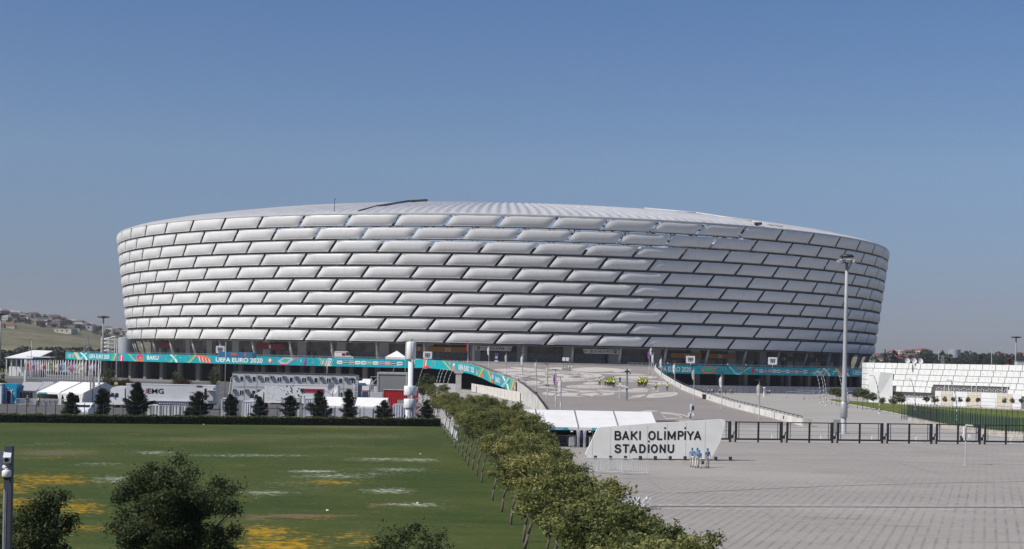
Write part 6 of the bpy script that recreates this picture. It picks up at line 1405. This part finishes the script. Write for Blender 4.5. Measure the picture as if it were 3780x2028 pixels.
for kd in ("walk","walk2","stand","calm"):
    J = pose(kd); Bm = sub_mesh(J, CH, 0, True)
    top = [("pelvis","belly"),("belly","chest"),("chest","shoL"),("shoL","elbL"),("chest","shoR"),("shoR","elbR")]
    Jt = dict(J); Jt['pelvis'] = (0,0,.87)
    for n_ in "LR": a, b = Vector(J["sho"+n_]), Vector(J["elb"+n_]); Jt["elb"+n_] = tuple(a.lerp(b,.72))
    tee = sub_mesh(Jt, top, .014, over={"elbL":.058,"elbR":.058,"pelvis":(.162,.122)})
    full = top+[("elbL","wriL"),("elbR","wriR")]; slv = sub_mesh(J, full, .012, over={"pelvis":(.160,.120)})
    vest = sub_mesh(J, [("pelvis","belly"),("belly","chest"),("chest","shoL"),("chest","shoR")], .03, over={"shoL":.092,"shoR":.092,"belly":(.17,.14),"pelvis":(.172,.135)})
    tr_ = sub_mesh(J, [("pelvis","hipL"),("hipL","kneeL"),("kneeL","ankL"),("pelvis","hipR"),("hipR","kneeR"),("kneeR","ankR")], .016, over={"ankL":.055,"ankR":.055,"kneeL":.072,"kneeR":.072})
    sh = MB()
    for n_ in "LR":
        a = Vector(J["ank"+n_]); t = Vector(J["toe"+n_]); c = (a+t)/2; sh.ball((c.x,c.y-.0,max(.045,min(a.z,t.z)+.01)), (.052,.135,.048), 10); sh.tube((a.x,a.y,a.z-.03),(a.x,a.y,a.z+.05),.05,.048,8)
    hd_ = J["head"]; cap = MB(); cap.lathe([(.104,0),(.102,.05),(.075,.095),(.03,.112),(0,.114)],(hd_[0],hd_[1]+.01,hd_[2]+.055),14); cap.add([(hd_[0]+.08*math.cos(a)*1.0,hd_[1]-.02-.17*abs(math.sin(a)),hd_[2]+.06) for a in [math.pi*i/8 for i in range(9)]],[tuple(range(9))])
    hair = MB(); hair.ball((hd_[0],hd_[1]+.022,hd_[2]+.035),(.093,.105,.095),12)
    pony = MB(); pony.path([(hd_[0],hd_[1]+.11,hd_[2]+.03),(hd_[0]+.02,hd_[1]+.17,hd_[2]-.06),(hd_[0]+.02,hd_[1]+.15,hd_[2]-.22)],[.03,.035,.015],8)
    eye = MB()
    for s in (-1,1): eye.ball((hd_[0]+s*.032,hd_[1]-.088,hd_[2]+.012),(.013,.008,.009),6)
    eye.box(hd_[0]-.024,hd_[0]+.024,hd_[1]-.098,hd_[1]-.088,hd_[2]-.056,hd_[2]-.049)
    BASE[kd] = dict(body=Bm, tee=tee, slv=slv, vest=vest, tr=tr_, shoes=sh.mesh("shoes",black), cap=cap.mesh("cap",teal), hair=hair.mesh("hair",hairm), pony=pony.mesh("ponytail",hairm), eye=eye.mesh("face_features",darkm))
cb_blue = M("volunteer_blue",(.005,.26,.55),.6,.06); khaki = M("pale_trousers",(.55,.52,.47),.7,.06); navyc = M("dark_uniform",(.018,.02,.03),.7,.15); vestm = M("vest_yellow",(.72,.95,.06),.5,.08); strp = M("vest_stripe",(.6,.6,.6),.4)
def person(label, loc, rz_, kd, up="slv", um=navyc, lo=navyc, vest=False, cap=None, pony=False, group=None, sc=1.0):
    t = thing("person", label, "person", loc, rz_, group); B = BASE[kd]; t.scale = (sc,)*3
    addo("body", B["body"], skinm, t); addo("shirt" if up == "tee" else "jacket", B[up], um, t); addo("trousers", B["tr"], lo, t); addo("shoes", B["shoes"], black, t); addo("hair", B["hair"], hairm, t); addo("face_features", B["eye"], darkm, t)
    if vest: addo("safety_vest", B["vest"], vestm, t)
    if cap: addo("cap", B["cap"], cap, t)
    if pony: addo("ponytail", B["pony"], hairm, t)
    return t
vg = "volunteers in turquoise shirts before the name sign"
for i, (px, py, top_, kd, a, lab, pn) in enumerate(((2554,1725,1652,"walk",-12,"person in turquoise shirt and cap, pale trousers, leftmost of the walking four",False),(2573,1727,1652,"walk2",-18,"person in turquoise shirt and cap, just behind the foremost walker",False),(2580,1730,1660,"walk",14,"foremost person of the four in turquoise shirts, carrying a dark bag",False),(2611,1727,1654,"stand",22,"person in turquoise shirt and cap with long dark ponytail, rightmost of the four",True))):
    q = G(px,py); h = (py-top_)/FPX*q.y; t = person(lab, q, R_(a), kd, "tee", cb_blue, khaki, cap=cb_blue, pony=pn, group=vg, sc=h/1.78)
    if i == 2:
        b = thing("handbag", "small dark bag hanging from the hand of the foremost walker in turquoise", "bag", q+Vector((.32,-.08,.58)), 0); MB().box(-.11,.11,-.05,.05,-.2,.08).build("bag_body", M("bag_dark",(.06,.03,.045),.6), b); MB().path([(-.07,0,.08),(-.05,0,.2),(.05,0,.2),(.07,0,.08)],.01,5).build("strap", black, b)
og = "officers in yellow vests on the ramp"
rs = random.Random(12)
for (px, py, kd, a, lab) in ((2213,1424,"stand",5,"person in yellow vest standing alone left of the left officer group"),(2421,1443,"walk",5,"person in yellow vest walking alone, just right of the right officer group"),(2463,1444,"stand",-8,"person in yellow vest standing alone, rightmost on the ramp"),(2234,1426,"walk2",10,"person in yellow vest just joining the left group of officers")):
    q = RPp(px,py); person(lab, q, R_(a), kd, "slv", navyc, navyc, True, hairm, group=og, sc=1.02)
for cx_, cy_, n_, w_, nm in ((2254,1425,9,13,"left"),(2373,1425,12,18,"right")):
    for i in range(n_):
        u = (i+.5)/n_; q = RPp(cx_-w_+2*w_*u+rs.uniform(-2,2), cy_+[3,-5,5,-2,1,-7][i%6]); person("person in yellow vest within the %s group of officers on the ramp" % nm, q, R_(rs.choice([0,160,200,30,-40,180,90])), rs.choice(["stand","calm","stand"]), "slv", navyc, navyc, True, hairm, group=nm+" group of officers in yellow vests", sc=rs.uniform(.98,1.06))
cols_ = [("white",(.6,.6,.6)),("red",(.5,.03,.03)),("orange",(.55,.2,.03)),("light blue",(.25,.45,.6)),("dark blue",(.03,.08,.3)),("yellow",(.6,.45,.03)),("grey",(.2,.2,.22)),("black",(.02,.02,.02))]
for px, ci, lab in ((2597,6,"person in grey at the undercroft fence, leftmost beside the ramp wall"),(2615,0,"person in a white shirt by the undercroft hoarding, near the ramp wall"),(2628,0,"person in white walking beside one in red, under the shaded banner"),(2634,1,"person in a red top by the grey hoarding right of the ramp"),(2657,3,"person in light blue behind the pink-flag lamp post"),(2663,0,"person in white behind the pink-flag lamp post"),(2678,4,"person in dark blue by the grey hoarding"),(2696,5,"person in a yellow top by the grey hoarding"),(2704,7,"person in black right of the one in yellow"),(2832,6,"person in grey beside the white advertising column"),(2840,0,"person in white and dark trousers right of the advertising column")):
    q = G(px,1455+(px-2600)*.012); person(lab, q, R_(rs.uniform(-90,90)), rs.choice(["walk","walk2","stand"]), "tee", M("top_"+cols_[ci][0].replace(" ","_"), cols_[ci][1], .7, .06), navyc if ci != 5 else M("jeans",(.10,.14,.22),.7), group="people by the hoarding right of the ramp")
q = G(101,1501); person("person in a dark jacket and pale cap standing by the fence at left", q, R_(170), "stand", "slv", navyc, M("grey_trousers",(.08,.085,.10),.7), False, M("cap_pale",(.5,.5,.5),.6))
q = G(142,1503); person("person in a yellow-green vest walking before the cream marquee", q, R_(-60), "walk", "slv", navyc, navyc, True, hairm)
x, d = line_pt(912); person("person in a green vest half hidden behind the hedge", (x,d+1.5,-.4), R_(10), "stand", "slv", vestm, navyc, True)
for px, c in ((472,"white"),(484,"white"),(521,"red")):
    person("person in a %s top before the undercroft above the lorry" % c, (X(px,322,1),322,.0), R_(rs.uniform(-90,90)), "stand", "tee", M("top_"+c, (.6,.6,.6), .7, .06), navyc, group="people before the undercroft")
for px, z in ((2440,7.85),(2469,7.85),(2692,7.85),(2760,7.85)): person("person standing on the podium behind the shaded banner's railing", (X(px,474,9),477,z), R_(20), "stand", "tee", MC["top_white"] if px != 2760 else MC["top_light_blue"], navyc, group="people on the podium behind the shaded banner")
#==MARK_ENV
# ------------------------------------------------------------------ far hillsides: houses, woods, masts
def farmesh(nm, w, d, h, roofcol, hip=True, wall=(.42,.39,.34)):
    return (MB().box(-w/2,w/2,-d/2,d/2,-2,h).mesh("wall", M("far_wall_"+nm, wall, .9, .15, .3)),
            (MB().add([(-w/2-.4,-d/2-.4,h),(w/2+.4,-d/2-.4,h),(w/2+.4,d/2+.4,h),(-w/2-.4,d/2+.4,h),(-w/2*(.45 if hip else 1),0,h+w*.2),(w/2*(.45 if hip else 1),0,h+w*.2)],[(0,1,5,4),(2,3,4,5),(1,2,5),(3,0,4)]) if hip is not None else MB().box(-w/2-.3,w/2+.3,-d/2-.3,d/2+.3,h,h+.5)).mesh("roof", M("far_roof_"+nm, roofcol, .8, .15, .3)),
            [MB().box(-w*.36+i*w*.27,-w*.36+i*w*.27+w*.11,-d/2-.05,-d/2,h*.35,h*.72).mesh("window", wind) for i in range(3)])
HM = [farmesh("cream",14,10,5.5,(.30,.29,.27)), farmesh("redroof",15,11,4.5,(.28,.055,.04),True,(.55,.50,.44)), farmesh("white",18,10,6,(.36,.36,.35),None,(.58,.56,.52)), farmesh("brown",13,10,7,(.13,.10,.09),True,(.22,.17,.14)), farmesh("long",34,12,5,(.45,.44,.42),None,(.40,.37,.33)), farmesh("rust",16,12,5,(.16,.08,.06),True,(.36,.31,.27))]
LB = ["cream house with a grey hipped roof","pale house with a bright red roof","white flat-roofed house","brown house with a dark roof","long pale flat shed","tan house with a rust brown roof"]
hc = [0]
def house(x, y, k, side, s=1.0):
    wl_, rf, ws = HM[k]; t = thing("hillside_house", "%s on the far hillside %s of the stadium" % (LB[k], side), "house", (x,y,hgt(x,y)), rnd.uniform(-.5,.5)*(.4 if s > 1 else 1), "far houses, %s, %s" % (LB[k], side)); t.scale = (s,s,s)
    for nm, q in (("wall",wl_),("roof",rf)): o = bpy.data.objects.new(nm, q); COL.objects.link(o); o.parent = t
    for q in ws: o = bpy.data.objects.new("window", q); COL.objects.link(o); o.parent = t
rh = random.Random(31)
for i in range(230):
    d = rh.uniform(1900,2700) if i > 18 else rh.uniform(1600,1900); px = rh.uniform(-60,500); x = (px-PX0)/FPX*d; house(x, d, rh.choice([0,0,1,2,2,3,3,4,5,5]), "left", rh.uniform(.5,.95))
for i in range(75):
    d = rh.uniform(1150,2100); px = rh.triangular(3230,3470,3300) if i < 48 else rh.uniform(3400,3820); x = (px-PX0)/FPX*d; house(x, d, rh.choice([1,1,1,5,0,2,5,3]), "right", rh.uniform(.55,.95))
# woods: belts of crowns too many to count
lfF = leafmat("far_wood_leaves", [(.012,.018,.010),(.028,.036,.018),(.05,.058,.028)], .1)
def belt(name, items, label, seed):
    L = Leaves(seed); r = L.r
    for (x, y, h, w, conic) in items:
        z0 = hgt(x,y)
        for _ in range(120 if not conic else 70):
            t = r.random()**.8; a = r.random()*6.28; q = r.random()**.5; rad = w*(math.sin(math.pi*min(1,.15+.85*t))**.6 if not conic else (1-t)*1.0+.08)
            c = Vector((x+math.cos(a)*rad*q, y+math.sin(a)*rad*q, z0+h*(.08+.92*t))); L.card(c, w*.17*r.uniform(.6,1.4), w*.12*r.uniform(.6,1.3), min(1, r.random()*.7+.25*(q*math.cos(a+2.6) > .3)))  # leaves on the sunward side of each crown get a lighter tint
    o = bpy.data.objects.new(name, L.mesh(name, lfF)); COL.objects.link(o); tag(o, label, "woodland", kind="stuff")
it = []
for i in range(210):
    d = rh.uniform(760,980); px = rh.uniform(-80,520); it.append(((px-PX0)/FPX*d, d, rh.uniform(5.5,11)*(1 if px > 60 else .8), rh.uniform(3.2,6), rh.random() < .12))
belt("woodland", it, "dark tree belt at the foot of the hill left of the stadium", 201)
it = []
for i in range(230):
    d = rh.uniform(1700,2700); px = rh.uniform(-80,520); it.append(((px-PX0)/FPX*d, d, rh.uniform(3,6), rh.uniform(3,5.5), rh.random() < .15))
belt("woodland", it, "scattered trees between the houses on the left hillside", 202)
it = []
for i in range(330):
    d = rh.uniform(1150,1750); px = rh.uniform(3390,3830); it.append(((px-PX0)/FPX*d, d, rh.uniform(6,12), rh.uniform(4,7), rh.random() < .1))
for i in range(160):
    d = rh.uniform(1000,1900); px = rh.uniform(3225,3420); it.append(((px-PX0)/FPX*d, d, rh.uniform(5,9), rh.uniform(3,6), rh.random() < .2))
belt("woodland", it, "dark wood and garden trees behind the white hall", 203)
for i, (px, top, w, lab) in enumerate(((3266,1284,7,"dark cypress above the red roofs, nearest the stadium's right edge"),(3304,1292,26,"round dark tree above the red roofs"),(3423,1291,12,"tall dark cypress left of the storage tank"),(3436,1297,7,"slim cypress beside the tall one left of the tank"),(3479,1291,11,"greenish poplar just left of the round tank"),(3615,1304,26,"large round tree on the skyline right of the tank"),(3700,1303,24,"round tree on the skyline near the right floodlight mast"))):
    d = 1150; x = (px-PX0)/FPX*d; z0 = hgt(x,d); h = 9-(top-(PY0+(px-PX0)*.0209))/FPX*d-z0; ww = w/2/FPX*d; me, cl = crown_mesh(210+i, (0,0,h*.55), (ww,ww,h*.46), 40, 900, ww*.2+.3, ww*.14+.2, lfF, spread=ww*.2)
    tree(lab, "tree", (x,d,z0), me, MB().tube((0,0,-.5),(0,0,h*.5),.5,.3,5).mesh("trunk", barkd), name="skyline_tree")
# tanks
def tank(px, d, w, top, bot, lab, stair=False):
    x = X(px,d,9); z1 = 9-(top-(PY0+(px-PX0)*.0209))/FPX*d; z0 = min(hgt(x,d), z1-2); R0 = w/2/FPX*d; t = thing("storage_tank", lab, "storage tank", (x,d,0)); n = 28
    MB().lathe([(R0,z0),(R0,z1-.3),(R0*1.01,z1)],(0,0,0),n).build("shell", M("tank_white",(.44,.47,.50),.35,.1,.1,.3), t); MB().lathe([(R0,z1),(R0*.5,z1+R0*.07),(0,z1+R0*.1)],(0,0,0),n).build("roof", M("tank_white",(.44,.47,.50)), t)
    if stair:
        m = MB()
        for i in range(9): z = 1+(z1-2)*i/8; m.box(-R0-7,-R0-1.2,-1,2,z,z+.25); m.tube((-R0-7,-.5,z),(-R0-1.2,-.5,z+(z1-2)/8*.9),.16,.16,4)
        for xx in (-R0-7,-R0-4,-R0-1.2): m.tube((xx,-.8,0),(xx,-.8,z1),.18,.18,4)
        m.build("stair_tower", frw, t)
    return t
tank(466,640,60,1247,1300,"pale blue storage tank with a white stair tower at the stadium's left edge",True)
tank(3522,1500,44,1291,1312,"large round pale storage tank on the right skyline")
# far masts
def farmast(px, d, top, lab, head=True, r0=.5):
    x = X(px,d,20); z0 = hgt(x,d) if d > 700 else 0; h = 9-(top-(PY0+(px-PX0)*.0209))/FPX*d-z0; t = thing("far_mast", lab, "mast", (X(px,d,z0+h/2),d,z0)); MB().tube((0,0,0),(0,0,h),r0,r0*.6,8).build("mast", M("far_mast_grey",(.25,.26,.27),.5), t)
    if head: MB().lathe([(.5,h-.6),(2.6,h-.3),(2.6,h+.1),(.4,h+.4)],(0,0,0),12).build("head_ring", darkm, t)
    return t
farmast(380,620,1170,"tall floodlight mast far left, above the turquoise banner"); farmast(3749,760,1245,"tall floodlight mast behind the white hall, far right"); farmast(235,2300,1158,"thin radio tower on the left hilltop", False, 1.0); farmast(1,620,1160,"floodlight mast cut by the left edge of the view"); farmast(3660,900,1293,"thin mast on the right skyline",False,.35); farmast(3465,1200,1289,"thin derrick mast left of the round tank",False,.5)
# lattice pylons
def pylon(px, d, top, lab):
    x = X(px,d,12); z0 = hgt(x,d) if d > 700 else 0; h = 9-(top-(PY0+(px-PX0)*.0209))/FPX*d-z0; t = thing("lattice_pylon", lab, "pylon", (x,d,z0)); m = MB(); w = h*.12
    for sx_, sy_ in ((1,1),(1,-1),(-1,1),(-1,-1)): m.tube((sx_*w,sy_*w,0),(sx_*w*.15,sy_*w*.15,h),.16,.12,4)
    for i in range(6):
        a = i/6; b = (i+1)/6; wa = w*(1-.85*a); wb = w*(1-.85*b); m.tube((-wa,-wa,h*a),(wb,-wb,h*b),.09,.09,4); m.tube((wa,-wa,h*a),(-wb,-wb,h*b),.09,.09,4)
    m.build("lattice", M("far_mast_grey",(.25,.26,.27)), t); m = MB()
    for z in (.72,.85,.97): m.tube((-w*1.1,0,h*z),(w*1.1,0,h*z),.12,.12,4)
    m.build("cross_arms", M("far_mast_grey",(.25,.26,.27)), t)
pylon(320,700,1235,"grey lattice pylon before the tree belt at left"); pylon(3479,800,1312,"grey lattice pylon behind the white hall")
# slanted white grandstand canopy far left, sheds, cars
cv = thing("white_canopy_building", "low white building with a tilted white canopy roof, far left behind the flags", "building", (X(108,520,5),520,0)); s = 520/FPX
MB().add([(-63*s,-8,6.2),(38*s,-4,6.2),(66*s,6,8.9),(-8*s,6,9.0),(-63*s,-8,5.9),(38*s,-4,5.9),(66*s,6,8.6),(-8*s,6,8.7)],[(0,1,2,3),(7,6,5,4),(0,4,5,1),(1,5,6,2),(2,6,7,3),(3,7,4,0)]).build("canopy", tentw, cv)
MB().box(-60*s,-2*s,-4,4,0,3.2).box(8*s,44*s,-3,6,0,2.6).build("wall", white, cv); MB().box(-60*s,44*s,-3.5,4,3.2,5.6).build("dark_band", darkm, cv)
m = MB()
for i in range(6): m.tube((-62*s+i*18*s,-6,0),(-62*s+i*18*s,-6,5.6),.2,.2,5)
m.build("columns", white, cv)
t = thing("blue_kiosk", "small kiosk with a blue banner behind the flag poles", "kiosk", (X(136,500,5),500,0)); MB().box(-14*s,14*s,0,5,0,6.0).build("wall", darkm, t); MB().box(-14*s,14*s,-.3,0,6.0-2.4,6.6).build("banner", M("banner_blue",(.03,.12,.40),.5), t); MB().box(-34*s,50*s,-1,4,6.6,6.9).build("roof", white, t)
for i, (px, d, dark) in enumerate(((198,560,1),(208,558,1),(218,562,1),(229,560,1),(262,560,0),(270,575,0))):
    van("parked_car", "%s car parked behind the flag poles at far left" % ("dark" if dark else "silver"), "car", (X(px,d,0),d,0), R_(rnd.uniform(-20,20)), 4.4, 1.8, 1.75 if dark else 1.5, M("car_dark",(.01,.01,.012),.25) if dark else M("car_silver",(.4,.41,.42),.3))[0]["group"] = ("dark" if dark else "silver")+" cars parked behind the flag poles"
it = []
for i in range(24): px = -20+i*4.8; it.append(((px-PX0)/FPX*590, 590+rh.uniform(-5,5), rh.uniform(3.5,5.2), rh.uniform(1.4,2.2), False))
for i, (x, y, h, w, c) in enumerate(it[::2]):
    me, cl = crown_mesh(230+i%3, (0,0,h*.62), (w,w,h*.36), 16, 320, .5, .35, lfF, spread=.5); tree("small dark tree in the row beyond the far left forecourt", "tree", (x,y,0), me, MB().tube((0,0,0),(0,0,h*.5),.15,.1,5).mesh("trunk", barkd), name="far_tree", group="small trees beyond the far left forecourt")
sh = thing("roof_equipment", "low grey box on the white hall's roof at the far right", "roof equipment", (X(3772,380,10),380,10.2)); MB().box(-1.2,1.2,0,2,0,1.2).build("housing", cabw, sh); MB().box(-1.3,1.3,-.1,2.1,1.2,1.3).build("lid", acm, sh)
sh = thing("chimney", "dark red round chimney on the white hall's roof", "chimney", (X(3724,378,10),378,10.2)); MB().lathe([(.5,0),(.5,1.5),(.6,1.55),(.6,1.8),(.3,1.85)],(0,0,0),12).build("flue", M("chimney_red",(.10,.025,.025),.6), sh); MB().lathe([(.9,0),(.85,.25)],(0,0,0),12).build("base", acm, sh)
for i, (px, py) in enumerate(((1209,1887),(1552,1678),(1542,1861),(752,1569))):
    q = G(px,py); m = MB(); r = random.Random(i+40); m.ball((0,0,.04),(.09,.07,.045),7); m.v = [(x+r.gauss(0,.015),y+r.gauss(0,.015),max(0,z+r.gauss(0,.02))) for x,y,z in m.v]; o = m.build("litter", tentw); o.location = q
    tag(o, "scrap of white litter on the lawn, "+("in the bare patch beyond the big dark bush","near the first trunks of the tree row","in the clover left of the near trunks","just before the hedge")[i], "litter")
# ------------------------------------------------------------------ air
hm = MB().box(-2600,2600,-40,5200,-1,150)
hz_ = hm.build("haze", bpy.data.materials.new("haze_air")); mt = hz_.data.materials[0]; mt.use_nodes = True; n = mt.node_tree.nodes; l = mt.node_tree.links
for q in list(n):
    if q.type == 'BSDF_PRINCIPLED': n.remove(q)
pv_ = n.new("ShaderNodeVolumePrincipled"); pv_.inputs["Color"].default_value = (.86,.90,1,1); pv_.inputs["Density"].default_value = .00008; pv_.inputs["Anisotropy"].default_value = .2; l.new(pv_.outputs[0], n["Material Output"].inputs["Volume"])
tag(hz_, kind="stuff")
